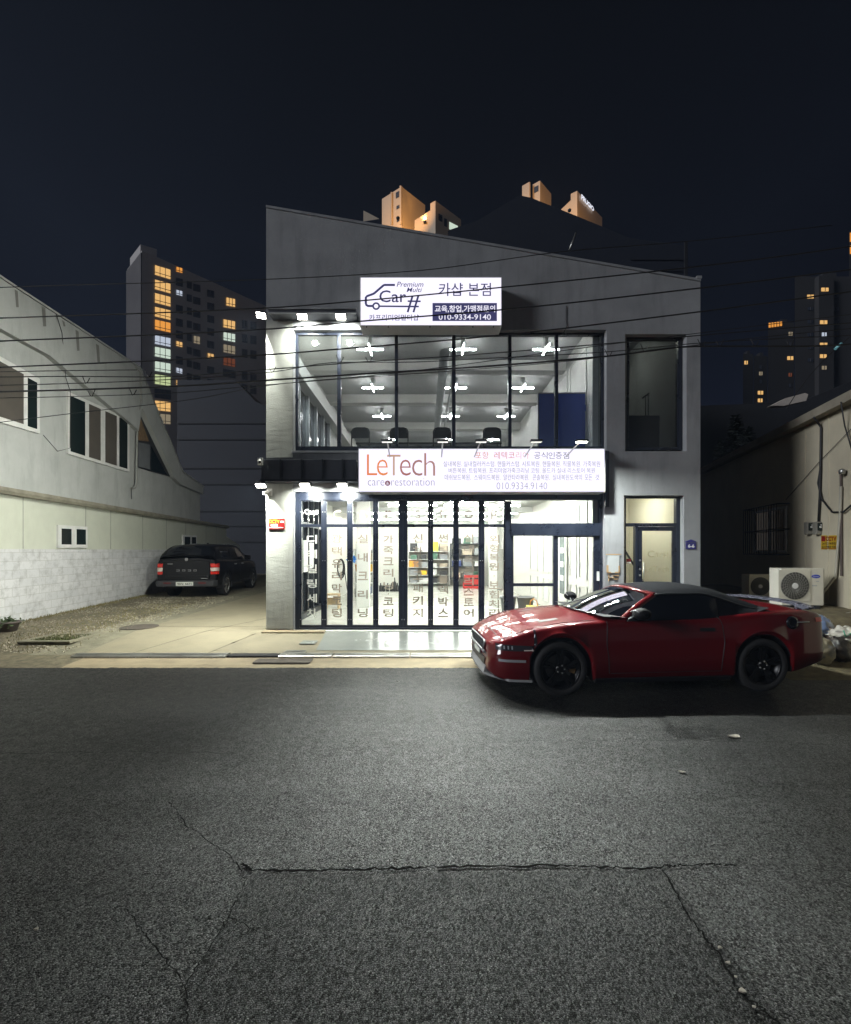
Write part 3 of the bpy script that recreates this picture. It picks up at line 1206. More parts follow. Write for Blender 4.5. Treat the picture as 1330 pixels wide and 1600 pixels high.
ARMW = 75
for i, (px, lean, lb) in enumerate([(605, -.0, "arm lamp above the orange logo end of the long lightbox"), (692, .0, "arm lamp second from the left above the long lightbox"),
                                    (752, -.06, "middle arm lamp of the five above the long lightbox"), (838, -.08, "arm lamp in front of the left edge of the blue board"),
                                    (909, -.1, "rightmost arm lamp in front of the blue board, its head shining")]):
    arm_lamp(lb, px, 689.5, lean, ARMW if i < 4 else 300, (0, -.95, -.85) if i < 4 else (0, -.1, -1))

# ------------------------------------------------------------------ upper lightbox: car logo
YS1 = YF - .38
s1 = thing("lightbox_sign", "upper backlit lightbox with navy car outline logo and black phone number box", "sign", (FX(673, YS1), YF, FZ(472, YS1)))


def sp(name, q, m, par, **k):
    return q.build(name, m, par, world=True, **k)


q = MB()
rbox(q, 562.5, 784.5, 432.5, 509, YS1, YF - .002)
sp("sign_case", q, M['white_metal'], s1, bevel=.01)
q = MB()
rbox(q, 564, 783.2, 434, 507.5, YS1 - .010, YS1 - .0008)
sp("sign_face", q, M['signface'], s1)
q = MB()
for px in (573, 607, 672, 739, 771):
    x, y, z = P(px, 510.5, YS1 + .02)
    q.lathe((x, y, z), (0, 0, 1), [(-.012, .012), (0.012, .012)], 8)
sp("sign_bolt", q, M['frame_dark'], s1)
Y1 = YS1 - .0125


def sx1(zx):     # zoom-3 pixel -> photo pixel
    return 555 + zx / 5.5417


def sy1(zy):
    return 425 + zy / 5.537


def ribbon(q, zp, w, y):
    """flat stroke along zoomed pixel polyline"""
    pts = [Vector((FX(sx1(a), y), FZ(sy1(b), y))) for a, b in zp]
    w = w / 5.54 * y / F / 2
    rows = []
    for i, p in enumerate(pts):
        t = (pts[min(i + 1, len(pts) - 1)] - pts[max(i - 1, 0)]).normalized()
        n = Vector((-t.y, t.x)) * w
        rows.append([(p.x - n.x, y, p.y - n.y), (p.x + n.x, y, p.y + n.y)])
    q.grid(rows, smooth=False)


q = MB()
ribbon(q, [(345, 112), (255, 112), (245, 116), (165, 185), (150, 192), (105, 208), (93, 220), (93, 272), (98, 286), (112, 294), (150, 294)], 19, Y1)
ribbon(q, [(212, 296), (330, 297), (450, 298), (552, 299)], 14, Y1)
ribbon(q, [(182 + 26 * math.cos(a), 295 + 26 * math.sin(a)) for a in frange(0, 6.2832, 24)], 15, Y1)
ribbon(q, [(498, 205), (455, 348)], 17, Y1)
ribbon(q, [(548, 205), (505, 348)], 17, Y1)
ribbon(q, [(455, 252), (568, 254)], 14, Y1 - .001)
sp("car_emblem", q, M['signtext'], s1, recalc=False)


def t1(body, zx0, zx1, zy0, zy1, m, bold=0., shear=0., dy=0.):
    text("sign_lettering", body, FX(sx1(zx0), Y1), FX(sx1(zx1), Y1), FZ(sy1((zy0 + zy1) / 2), Y1), (zy1 - zy0) / 5.537 * Y1 / F, Y1 + dy, m, s1, bold=bold, shear=shear)


t1("Car", 210, 442, 158, 262, M['signtext'], .005)
t1("Premium", 360, 592, 84, 128, M['signtext'], .004, .25)
t1("Multi", 446, 580, 134, 174, M['signtext'], .004, .25)
t1("카프리미엄멀티샵", 122, 552, 368, 420, M['signtext'], .008)
t1("카샵 본점", 724, 1176, 94, 208, M['signtext'], .004)
q = MB()
q.box(FX(sx1(670), Y1), FX(sx1(1228), Y1), Y1 - .0004, Y1 + .0015, FZ(sy1(424), Y1), FZ(sy1(268), Y1))
sp("phone_panel", q, M['signtext'], s1)
t1("교육,창업,가맹점문의", 690, 1212, 288, 352, M['signwhite'], .022, dy=-.0022)
t1("010-9334-9140", 724, 1176, 366, 414, M['signwhite'], .01, dy=-.0022)

# ------------------------------------------------------------------ long lightbox
YS2 = YF - .34
s2 = thing("lightbox_sign", "long white backlit lightbox over the shop front with large orange and brown lettering", "sign", (FX(752, YS2), YF, FZ(735, YS2)))
q = MB()
rbox(q, 560, 946, 700.5, 769.5, YS2, YF - .002)
sp("sign_case", q, M['white_metal'], s2, bevel=.008)
q = MB()
rbox(q, 561, 944.5, 701.7, 768, YS2 - .010, YS2 - .0008)
sp("sign_face", q, M['signface'], s2)
Y2 = YS2 - .0125


def t2(body, px0, px1, py0, py1, m, bold=0., keep=False):
    text("sign_lettering", body, FX(px0, Y2), FX(px1, Y2), FZ((py0 + py1) / 2, Y2), (py1 - py0) * Y2 / F, Y2, m, s2, bold=bold, keep=keep)


def lmat(n, c, s=1.0):
    return mat(n, tuple(v * .04 for v in c), .5, spec=0, emit=c, estr=s)


oc = [("L", 573.5, 589.5, 710, 742.5, (.80, .23, .07)), ("e", 589, 606, 718, 743, (.82, .27, .08)), ("T", 605, 626, 710.5, 742.8, (.55, .34, .24)),
      ("e", 625, 642, 718.2, 743.2, (.40, .15, .12)), ("c", 644, 660, 718.4, 743.3, (.38, .19, .17)), ("h", 663, 680, 708, 743.2, (.42, .22, .19))]
for i, (ch, a, b, c, d, colr) in enumerate(oc):
    t2(ch, a, b, c, d, lmat("sign_lettering_%s" % ("orange" if i < 2 else "brown"), colr), -.012)
t2("care", 575, 600.5, 750.5, 758.7, M['signgrey'], -.018)
t2("restoration", 611.5, 679, 747.5, 758.7, M['signgrey'], -.018)
q = MB()
cx_, _, cz_ = P(605.8, 755, Y2)
q.lathe((cx_, Y2 + .002, cz_), (0, -1, 0), [(0, .052), (.003, .052)], 20, False)
sp("ampersand_disc", q, lmat("sign_lettering_maroon", (.22, .07, .09)), s2)
text("sign_lettering", "&", cx_ - .026, cx_ + .026, cz_, .058, Y2 - .0025, M['signwhite'], s2, bold=0)
s5x, s5y = 270 / 1330, 80 / 394


def z5(body, a, b, c, d, m, bold=0.):
    t2(body, 680 + a * s5x, 680 + b * s5x, 695 + c * s5y, 695 + d * s5y, m, bold)


z5("포항", 308, 412, 54, 108, lmat("sign_lettering_orange", (.72, .30, .16)), -.002)
z5("레텍코", 455, 612, 54, 108, lmat("sign_lettering_red", (.66, .20, .13)), -.002)
z5("리아", 622, 724, 54, 108, lmat("sign_lettering_peach", (.80, .42, .30)), -.006)
for k_, ch_ in enumerate("공식인증점"):
    z5(ch_, 762 + 55.4 * k_, 762 + 55.4 * k_ + 48, 56, 108, M['signgrey'], -.002)
thin = lmat("sign_lettering_fine_grey", (.17, .165, .18))
z5("실내복원. 실내컬러커스텀. 핸들커스텀. 시트복원. 핸들복원. 직물복원. 가죽복원", 64, 1270, 126, 168, thin, -.006)
z5("버튼복원. 트림복원. 프리미엄가죽크리닝 코팅. 올드카 실내 리스토어 복원", 104, 1230, 178, 218, thin, -.006)
for s_, a_, b_ in (("데쉬보드복원.", 74, 275), ("스웨이드복원.", 300, 503), ("알칸타라복원.", 526, 724), ("콘솔복원.", 750, 882), ("실내복원도색의", 905, 1130), ("모든", 1152, 1208), ("것", 1234, 1262)):
    z5(s_, a_, b_, 228, 272, thin, -.006)
z5("010.9334.9140", 474, 862, 290, 342, M['signgrey'], -.02)


# thin cable and old fixing holes on the upper wall
q = MB()
q.tube([P(885, 478, YF - .012), P(884.5, 500, YF - .012), P(886, 509, YF - .012), P(880, 522, YF - .012)], .006, 5)
tag(q.build("wall_wire", M['cable']), "short thin black wire hanging on the grey wall right of the car logo lightbox", "wire")

# ------------------------------------------------------------------ cameras and notice on the left pier
def camera_dome(label, px, py, Y, face):
    X, _, Z = P(px, py, Y)
    t = thing("security_camera", label, "security camera", (X, Y, Z))
    q = MB()
    q.box(-.055, .055, -.005, .03, -.07, .07)
    q.build("mount_box", M['white_metal'], t, bevel=.008)
    q = MB()
    d = Vector(face).normalized()
    q.lathe((0, -.03, 0), d, [(-.03, .03), (.0, .038), (.11, .038), (.125, .03)], 14)
    q.build("camera_body", M['white_metal'], t)
    q = MB()
    q.lathe(Vector((0, -.03, 0)) + d * .125, d, [(0, .026), (.006, .02)], 12)
    q.build("camera_lens", M['black'], t)


camera_dome("white security camera on a square plate on the canopy's left end", 406.5, 721, YC - .035, (.4, -.9, -.35))
camera_dome("white security camera tucked under the corner floodlight on the left pier", 421, 769, YF - .05, (-.6, -.8, -.3))
q = MB()
rbox(q, 419.5, 444.5, 810, 827, YF - .03, YF - .008)
cs = tag(q.build("camera_notice", M['red'], bevel=.004), "red notice with yellow CCTV lettering on the rough left pier", "sign")
text("notice_lettering", "CCTV", FX(421), FX(438), FZ(815), .072, YF - .0315, M['yellow'], cs, bold=.03)
text("notice_lettering", "녹화중", FX(424), FX(435), FZ(821), .05, YF - .0315, M['paper'], cs, bold=.02)
q = MB()
rbox(q, 438.5, 443.5, 814, 816.5, YF - .033, YF - .0302)
rbox(q, 421, 443, 824.2, 825, YF - .033, YF - .0302)
q.build("notice_emblem", M['paper'], cs)


# ------------------------------------------------------------------ ceiling tubes of the shop
def tube_light(label, x0, x1, y, z, gr, w=.06, along='x', energy=None):
    L = (x1 - x0)
    t = thing("tube_light", label, "tube light", ((x0 + x1) / 2, y, z), 0 if along == 'x' else RAD(90), gr)
    q = MB()
    q.box(-L / 2, L / 2, -w / 2 - .01, w / 2 + .01, .0, .045)
    q.build("fitting", M['white_metal'], t)
    q = MB()
    q.box(-L / 2 + .01, L / 2 - .01, -w / 2, w / 2, -.035, -.0005)
    q.build("tube", M['tube'], t)
    return t


GT = "long tube lights across the shop ceiling"
for i, (y, lb) in enumerate([(10.6, "frontmost"), (12.9, "second"), (15.7, "third"), (18.8, "rearmost")]):
    # left runs start further right at the second row
    for k, (a, b) in enumerate([(-2.4 + (1.3 if i == 1 else 0), .35), (.55, 3.3 - (.5 if i == 1 else 0))]):
        tube_light("%s row long tube light on the shop ceiling, %s half" % (lb, "left" if k == 0 else "right"), a, b, y, 3.20, GT)
tube_light("slanting looking tube light running front to back on the shop ceiling, right one", -1.3, 1.3, 11.0, 3.22, "tube lights running front to back", .05, 'y').location.x = 1.02
tube_light("slanting looking tube light running front to back on the shop ceiling, left one", -1.3, 1.3, 11.0, 3.22, "tube lights running front to back", .05, 'y').location.x = .72

# ceiling ribs (downstand beams) and white column
q = MB()
for y in (9.9, 14.3, 17.2):
    q.box(XI0, XI1, y, y + .12, 3.10, 3.28)
bp_("shop_ceiling_rib", q, M['ceil'])
q = MB()
q.box(-1.98, -1.62, 12.5, 12.8, .2, 3.28)
q.box(1.9, 2.12, 12.9, 13.1, .2, 3.28)
bp_("column", q, M['white_wall'])

# left glazed side bay, dark outside
q = MB()
q.box(XI0, XI0 + .05, YF + .25, 12.6, .2, 3.28)
bp_("side_glass", q, mat("night_side_glass", (.02, .024, .03), .08))
q = MB()
for y in (9.4, 9.95, 10.5, 11.0, 11.55, 12.1, 12.55):
    q.box(XI0 + .05, XI0 + .11, y - .03, y + .03, .3, 3.28)
q.box(XI0 + .05, XI0 + .10, YF + .25, 12.6, 2.45, 2.55)
q.box(XI0 + .05, XI0 + .16, YF + .25, 12.6, .2, .33)
bp_("side_mullion", q, M['frame_dark'])
pinned = 0
for i, (y0, y1, z0, z1) in enumerate([(9.5, 9.9, 1.25, 2.1), (10.02, 10.46, 1.3, 2.15), (10.55, 10.95, 1.32, 2.1), (11.1, 11.5, 1.4, 2.05), (9.5, 10.4, .95, 1.2)]):
    q = MB()
    q.box(XI0 + .115, XI0 + .12, y0, y1, z0, z1)
    lb = ["nearest white printed sheet on the dark side glazing", "second white printed sheet on the dark side glazing", "third white printed sheet on the dark side glazing",
          "deepest small white sheet on the dark side glazing", "low wide white sheet on the dark side glazing"][i]
    o = tag(q.build("poster", M['paper']), lb, "poster", "white sheets on the side glazing")
    q = MB()
    for k in range(5):
        zz_ = z1 - .1 - (z1 - z0) * .17 * k
        q.box(XI0 + .1202, XI0 + .1225, y0 + .05, y1 - .08 - .05 * (k % 2), zz_ - .018, zz_)
    q.build("print_line", M['notice'], o)

# panelled right hand wall with mouldings (real frames) and glazed cabinet door
q = MB()


def panel(q, y0, y1, z0, z1, x=XI1, w=.035, d=.02):
    q.box(x - d, x - .0005, y0, y1, z0, z0 + w)
    q.box(x - d, x - .0005, y0, y1, z1 - w, z1)
    q.box(x - d, x - .0005, y0, y0 + w, z0 + w, z1 - w)
    q.box(x - d, x - .0005, y1 - w, y1, z0 + w, z1 - w)


for (y0, y1) in ((9.45, 9.95), (10.1, 10.6), (11.5, 12.2), (12.4, 13.0), (13.6, 14.6)):
    for (z0, z1) in ((.35, 1.05), (1.2, 2.3), (2.45, 2.95)):
        panel(q, y0, y1, z0, z1)
for (y0, y1) in ((9.5, 10.6), (10.8, 12.0), (12.2, 13.6)):
    panel(q, y0, y1, 3.9, 4.9)
    panel(q, y0, y1, 5.05, 6.3)
bp_("wall_moulding", q, M['white_panel'])
M['cabinet_glass'] = mat("cabinet_glass", (.20, .24, .24), .1, var=.4, vscale=6)
q = MB()
q.box(XI1 - .05, XI1 - .001, 10.72, 11.38, .2, 2.42)
cab = bp_("inner_door", q, M['white_panel'])
q = MB()
q.box(XI1 - .056, XI1 - .0505, 10.86, 11.24, .75, 2.2)
bp_("inner_door_glass", q, M['cabinet_glass'], cab)
q = MB()
for zc_ in (1.15, 1.5, 1.85):
    q.box(XI1 - .062, XI1 - .0565, 10.92, 11.18, zc_ - .07, zc_ + .07)
tag(q.build("poster", M['paper']), "column of small pale prints behind the glazed inner door of the shop", "poster")
q = MB()
q.box(XI1 - .03, XI1 - .005, 11.48, 11.72, 1.05, 2.2)
o = tag(q.build("hanging_banner", M['frame_dark']), "narrow dark hanging banner on the white panelled wall by the entrance", "banner")
q = MB()
for k, (z0, z1) in enumerate([(1.9, 2.1), (1.6, 1.8), (1.25, 1.45)]):
    q.box(XI1 - .033, XI1 - .0302, 11.51, 11.69, z0, z1)
q.build("banner_print", M['notice'], o)


# ------------------------------------------------------------------ shelving and goods
def C_(name, c, r=.5):
    return mat(name, c, r, var=.08)


cols = dict(white=C_("white_goods", (.72, .72, .70)), black=C_("black_goods", (.02, .02, .022)), grey=C_("grey_goods", (.25, .26, .27)), yellow=C_("yellow_goods", (.78, .46, .03)),
            lime=C_("lime_goods", (.50, .75, .05)), orange=C_("orange_goods", (.80, .32, .04)), blue=C_("blue_goods", (.03, .22, .65)), red=C_("red_goods", (.55, .04, .035)),
            green=C_("green_goods", (.05, .12, .08)), tan=C_("tan_goods", (.50, .42, .32)), teal=C_("mint_goods", (.35, .65, .55)), navy=C_("navy_goods", (.04, .06, .18)), purple=C_("purple_goods", (.25, .15, .4)))


M['shelf_back'] = mat("shelf_back_beige", (.36, .34, .30), .7)


def shelf(label, px0, px1, py0, py1, Y, n, m, depth=.4, back=False):
    x0, x1, z0, z1 = FX(px0, Y), FX(px1, Y), max(.2, FZ(py1, Y)), FZ(py0, Y)
    t = thing("shelf_unit", label, "shelf", ((x0 + x1) / 2, Y, z0))
    q = MB()
    for x in (x0, x1 - .04):
        q.box(x, x + .04, Y, Y + .04, z0, z1)
        q.box(x, x + .04, Y + depth - .04, Y + depth, z0, z1)
    q.build("upright", m, t, world=True)
    lev = []
    for k in range(n):
        z = z0 + .06 + (z1 - z0 - .1) * k / (n - 1)
        lev.append(z + .03)
        q = MB()
        q.box(x0 + .041, x1 - .041, Y + .005, Y + depth - .005, z, z + .03)
        q.build("shelf_board", m, t, world=True)
    q = MB()
    q.box(x0 + .041, x1 - .041, Y + depth - .004, Y + depth + .006, z0 + .05, z1 - .02)
    q.build("back_panel", M['shelf_back'], t, world=True)
    return x0 + .05, x1 - .05, Y, lev


rg = random.Random(11)


def goods(label, name, cat, x, y, z, w, d, h, m, gr=None, kind='box'):
    q = MB()
    if kind == 'box':
        q.box(-w / 2, w / 2, -d / 2, d / 2, 0, h)
        o = q.build(name, m, bevel=min(.012, w * .1))
    elif kind == 'bottle':
        q.lathe((0, 0, 0), (0, 0, 1), [(0, w * .46), (.01, w * .5), (h * .6, w * .5), (h * .74, w * .2), (h * .92, w * .17), (h, w * .17)], 14)
        o = q.build(name, m)
    elif kind == 'tub':
        q.lathe((0, 0, 0), (0, 0, 1), [(0, w * .40), (h * .86, w * .5), (h * .87, w * .54), (h, w * .54)], 20)
        o = q.build(name, m)
    o.location = (x, y, z)
    tag(o, label, cat, gr)
    return o


x0, x1, Ys, lev = shelf("white shelving unit against the back wall behind the middle doors", 637, 703, 861, 914, 19.8, 5, M['white_metal'])
wl = ["lowest", "second", "middle", "fourth", "top"]
hl = ["left", "centre left", "centre right", "right"]
pal = ['grey', 'white', 'black', 'tan', 'grey', 'yellow', 'white', 'black', 'orange', 'grey', 'white', 'tan', 'green', 'black', 'green', 'grey', 'black', 'white', 'lime', 'tan']
k = 0
for li, z in enumerate(lev):
    for j in range(4):
        w = (x1 - x0) / 4 * rg.uniform(.55, .92)
        h = rg.uniform(.16, .29) * (1.5 if li == 4 else 1)
        cn = pal[k % len(pal)]
        goods("%s box on the %s board of the white shelving, %s place" % ({'grey': 'grey', 'white': 'white', 'black': 'black', 'tan': 'tan', 'yellow': 'yellow', 'orange': 'orange', 'green': 'dark green', 'lime': 'lime green'}[cn], wl[li], hl[j]),
              "storage_box", "box", x0 + (x1 - x0) * (j + .5) / 4, Ys + .2, z + .001, w, .3, h, cols[cn], "goods on the white shelving")
        k += 1
x0, x1, Ys, lev = shelf("black rack beside the white shelving at the back of the shop", 704, 757, 849, 906, 19.3, 4, M['frame_dark'])
pal = ['tan', 'grey', 'green', 'navy', 'grey', 'white', 'black', 'tan', 'grey', 'black', 'green', 'grey']
k = 0
for li, z in enumerate(lev):
    for j in range(3):
        cn = pal[k]
        goods("%s carton on the %s board of the black rack, %s place" % ({'tan': 'tan', 'grey': 'grey', 'green': 'dark green', 'navy': 'navy', 'white': 'white', 'black': 'black'}[cn], ["lowest", "second", "third", "top"][li], ["left", "middle", "right"][j]),
              "storage_box", "box", x0 + (x1 - x0) * (j + .5) / 3, Ys + .2, z + .001, (x1 - x0) / 3 * rg.uniform(.6, .9), .3, rg.uniform(.2, .34), cols[cn], "cartons on the black rack")
        k += 1
for i, (px, py, lb) in enumerate([(731, 901, "left red crate under the black rack"), (746, 901, "right red crate under the black rack"), (733, 893, "upper left red crate stacked in front of the black rack"), (747, 893, "upper right red crate stacked in front of the black rack")]):
    Y = 18.9
    x, y, z = P(px, py, Y)
    t = thing("crate", lb, "crate", (x, Y, .21 if i < 2 else .50), 0, "red plastic crates")
    q = MB()
    for a in (-1, 1):
        q.box(a * .19 - .012, a * .19 + .012, -.14, .14, 0.02, .27)
        q.box(-.178, .178, a * .14 - .012, a * .14 + .012, 0.02, .10)
        q.box(-.178, .178, a * .14 - .012, a * .14 + .012, 0.17, .27)
    q.box(-.19, .19, -.14, .14, 0, .02)
    q.build("crate_body", cols['red'], t)
    q = MB()
    q.box(-.16, .16, -.11, .11, .021, .2)
    q.build("contents", cols['black'], t)
x, y, z = P(776, 886, 18.2)
t = thing("cabinet", "tall grey cabinet by the right end of the shop's back wall", "cabinet", (x, 18.2, .2))
q = MB()
q.box(-.27, .27, 0, .5, .03, 1.72)
q.build("cabinet_body", cols['grey'] if False else mat("cabinet_grey", (.40, .39, .36), .5), t, bevel=.01)
q = MB()
q.box(-.005, .005, -.004, -.0005, .08, 1.68)
q.box(.03, .05, -.03, -.0005, .8, 1.0)
q.build("cabinet_handle", M['frame_dark'], t)
# tall unit on the left with yellow tubs
x0, x1, Ys, lev = shelf("narrow white shelf with yellow tubs left of the middle doors", 552, 584, 858, 936, 15.4, 5, M['white_metal'], .45)
items = [(0, .5, 'navy', .5, 'box', "dark blue toolbox at the foot of the narrow shelf"), (1, .3, 'grey', .3, 'box', "grey case on the second board of the narrow shelf"), (1, .75, 'white', .2, 'tub', "white tub on the second board of the narrow shelf"),
         (2, .22, 'orange', .3, 'tub', "orange bucket on the middle board of the narrow shelf"), (2, .8, 'yellow', .26, 'tub', "yellow bucket at the right of the narrow shelf's middle board"), (2, .5, 'white', .2, 'bottle', "white bottle between two buckets on the narrow shelf"),
         (3, .3, 'lime', .26, 'box', "lime green box on the narrow shelf"), (3, .75, 'tan', .3, 'box', "tan box beside the lime green one on the narrow shelf"), (4, .4, 'yellow', .42, 'tub', "large yellow tub on top of the narrow shelf")]
for li, fx_, cn, w, kd, lb in items:
    goods(lb, "tub" if kd == 'tub' else ("bottle" if kd == 'bottle' else "storage_box"), "tub" if kd == 'tub' else ("bottle" if kd == 'bottle' else "box"), x0 + (x1 - x0) * fx_, Ys + .22, lev[li] + .001, w, .3, .26, cols[cn], "goods on the narrow shelf", kd)
goods("mint green lid tray resting on the large yellow tub", "tray", "tray", x0 + (x1 - x0) * .4, Ys + .22, lev[4] + .263, .36, .3, .07, cols['teal'])
# dark bottles along the back wall
for i, px in enumerate((595, 600, 606, 612, 617, 621)):
    goods("black spray bottle standing by the back wall, %s of six" % ["first from left", "second", "third", "fourth", "fifth", "sixth"][i], "spray_bottle", "bottle", FX(px, 17.5), 17.5, .2, .14, .14, .34 + .22 * (i == 4), cols['black'], "black bottles by the back wall", 'bottle')
# plywood stool
x, y, z = P(520, 946, 12.4)
t = thing("stool", "small plywood stool standing behind the second folding door", "stool", (x, 12.4, .2))
q = MB()
q.box(-.2, .2, -.15, .15, .38, .42)
q.build("seat", M['wood'], t, bevel=.006)
for a in (-1, 1):
    q = MB()
    q.box(a * .18 - .015, a * .18 + .015, -.14, .14, 0, .38)
    q.build("side_panel", M['wood'], t)
q = MB()
q.box(-.165, .165, .0, .02, .1, .3)
q.build("stretcher", M['wood'], t)
# coiled hose on the column
q = MB()
for k in range(5):
    r = .15 + .012 * k + .01 * (k % 2)
    q.tube([(r * math.cos(a) * .52 + .01 * k, -.02 * k, r * 1.35 * math.sin(a) - .012 * k) for a in frange(0, 6.2832, 28)], .012, 6)
q.tube([(.13, -.05, -.1), (.2, -.08, -.6), (.3, -.1, -.95), (.2, -.1, -1.1)], .012, 6)
o = q.build("hose", cols['black'])
o.location = P(532, 886, 12.3)
tag(o, "coiled black hose hanging on the white column behind the second door", "hose")
q = MB()
for k in range(26):
    a, b = rg.uniform(0, 6.28), rg.uniform(-.8, .8)
    d = Vector((math.cos(a) * math.cos(b), math.sin(a) * math.cos(b), math.sin(b)))
    q.lathe(d * .02, d, [(0, .02), (.10, .03), (.14, .012)], 6)
o = q.build("duster", cols['blue'])
o.location = P(549, 874, 13.2)
tag(o, "bright blue duster head hanging between the second and third doors", "duster")
q = MB()
q.tube([(0, 0, .0), (0, .01, -1.05)], .012, 6)
q.build("duster_handle", M['steel'], o)
# bins and bag near the entrance
x, y, z = P(821, 932, 11.6)
t = thing("waste_bin", "grey plastic bin standing behind the fixed entrance glass", "bin", (x, 11.6, .2))
q = MB()
q.lathe((0, 0, 0), (0, 0, 1), [(0, .17), (.38, .22), (.385, .235), (.42, .235), (.42, .2), (.05, .15)], 20)
q.build("bin_body", mat("bin_grey", (.16, .16, .16), .6), t)
o = goods("dark grey tub beside the plastic bin behind the entrance glass", "tub", "tub", x - .42, 11.8, .2, .42, .4, .42, cols['grey'], None, 'tub')
x, y, z = P(834, 942, 11.1)
t = thing("bag", "yellow green tote bag with orange handle on the shop floor by the entrance", "bag", (x, 11.1, .2))
q = MB()
q.hexa([(-.16, -.08, 0), (.16, -.08, 0), (.16, .08, 0), (-.16, .08, 0), (-.2, -.1, .24), (.2, -.1, .22), (.19, .1, .23), (-.18, .1, .25)])
q.build("bag_body", mat("bag_yellow", (.62, .60, .16), .7), t, bevel=.02)
q = MB()
q.tube([(-.1, 0, .22), (-.08, 0, .36), (0, 0, .42), (.08, 0, .36), (.1, 0, .22)], .012, 6)
q.build("bag_handle", cols['orange'], t)


# ------------------------------------------------------------------ upper room
def cross_lamp():
    t = thing("cross_lamp", "", "ceiling lamp", (0, 0, 0), 0, "cross shaped lamps on the upper ceiling")
    q = MB()
    q.box(-.30, .30, -.012, .012, 0, .03)
    q.box(-.012, .012, -.28, -.0125, 0, .03)
    q.box(-.012, .012, .0125, .28, 0, .03)
    q.lathe((0, 0, .03), (0, 0, 1), [(0, .05), (.24, .05)], 12)
    q.build("lamp_frame", M['white_metal'], t)
    q = MB()
    q.box(-.29, .29, -.011, .011, -.025, -.0005)
    q.box(-.008, .008, -.27, -.0135, -.025, -.0005)
    q.box(-.008, .008, .0135, .27, -.025, -.0005)
    q.build("lamp_tube", M['xlamp'], t)
    return t


cl0 = cross_lamp()
first = True
cn = ["left", "middle", "right"]
rn = ["front", "second", "third", "back"]
for r_, y in enumerate((9.75, 12.05, 14.6, 17.7)):
    for c_, x in enumerate((-1.24 if r_ == 0 else -1.46, .84, 2.70)):
        lb = "cross shaped lit lamp on the upper ceiling, %s row, %s one" % (rn[r_], cn[c_])
        if first:
            cl0.location = (x, y, 6.36)
            cl0["label"] = lb
            first = False
        else:
            dup(cl0, (x, y, 6.36), 0, lb)
q = MB()
for y in (10.9, 13.3, 16.2, 19.2):
    q.box(XI0, XI1, y, y + .28, 6.36, 6.62)
bp_("upper_ceiling_beam", q, M['white_wall'])
q = MB()
q.box(XI0 + .031, XI0 + .3, YF + .3, YB - .3, 5.75, 6.1)
bp_("upper_ceiling_beam", q, M['white_wall'])
q = MB()
q.box(XI0 + .031, XI0 + .06, 9.3, 13.4, 3.70, 5.74)
bp_("side_glass", q, mat("night_upper_glass", (.03, .036, .05), .1))
q = MB()
for y in (9.35, 10.2, 11.0, 11.8, 12.6, 13.4):
    q.box(XI0 + .0605, XI0 + .14, y - .04, y + .04, 3.70, 5.74)
bp_("side_mullion", q, M['coping'])
# big air duct running back
q = MB()
q.lathe((.42, 9.6, 6.2), (0, 1, 0), [(0, .11), (9.5, .11)], 16)
tag(q.build("duct", mat("duct_white", (.42, .43, .42), .5)), "pale round air duct running back under the upper ceiling", "duct")
q = MB()
q.tube([(.66, 9.8, 6.1), (.66, 17, 6.1)], .03, 8)
tag(q.build("pipe", M['white_metal']), "thin white pipe alongside the air duct under the upper ceiling", "pipe")
x, y, z = P(655, 672, 20.3)
t = thing("air_conditioner", "white indoor air conditioner on the back wall of the upper room", "air conditioner", (x, 20.5, z))
q = MB()
q.box(-.5, .5, 0, .25, -.2, .2)
q.build("casing", M['white_metal'], t, bevel=.03)
q = MB()
q.box(-.45, .45, -.006, -.0005, -.17, -.1)
q.build("vent_flap", M['notice'], t)
# blue board
q = MB()
Yb = 9.55
rbox(q, 842, 936, 615, 702, Yb, Yb + .03)
bb = tag(q.build("board", mat("navy_board", (.09, .15, .55), .5, var=.05)), "large plain blue board standing behind the right upper window panes", "board")
q = MB()
rbox(q, 840.5, 842, 614, 702, Yb - .01, Yb + .04)
rbox(q, 936, 938, 614, 702, Yb - .01, Yb + .04)
rbox(q, 842, 936, 613.2, 615, Yb - .01, Yb + .04)
q.build("board_frame", M['coping'], bb)


def folding_chair():
    t = thing("folding_chair", "", "chair", (0, 0, 0), 0, "black folding chairs by the upper window")
    q = MB()
    q.tube([(-.2, 0, 0), (-.2, .0, .86), (-.17, .0, .915), (-.1, 0, .94), (.1, 0, .94), (.17, 0, .915), (.2, 0, .86), (.2, 0, 0)], .013, 8)
    q.build("back_frame", M['black'], t)
    q = MB()
    rows = []
    for z, w in ((.70, .187), (.82, .187), (.87, .18), (.91, .15), (.928, .10)):
        rows.append([(-w, -.012, z), (-w * .5, -.02, z), (w * .5, -.02, z), (w, -.012, z)])
    a = MB()
    fr_ = [(r[0][0], -.016, r[0][2]) for r in rows] + [(r[3][0], -.016, r[3][2]) for r in reversed(rows)]
    a.prism(fr_, [(x_, .012, z_) for x_, y_, z_ in fr_])
    a.build("backrest", M['black'], t)
    q = MB()
    q.box(-.185, .185, .02, .40, .44, .475)
    q.build("seat", M['black'], t, bevel=.012)
    for s in (-1, 1):
        q = MB()
        q.tube([(s * .19, .0, .52), (s * .19, .42, .01)], .012, 8)
        q.build("leg", M['black'], t)
    return t


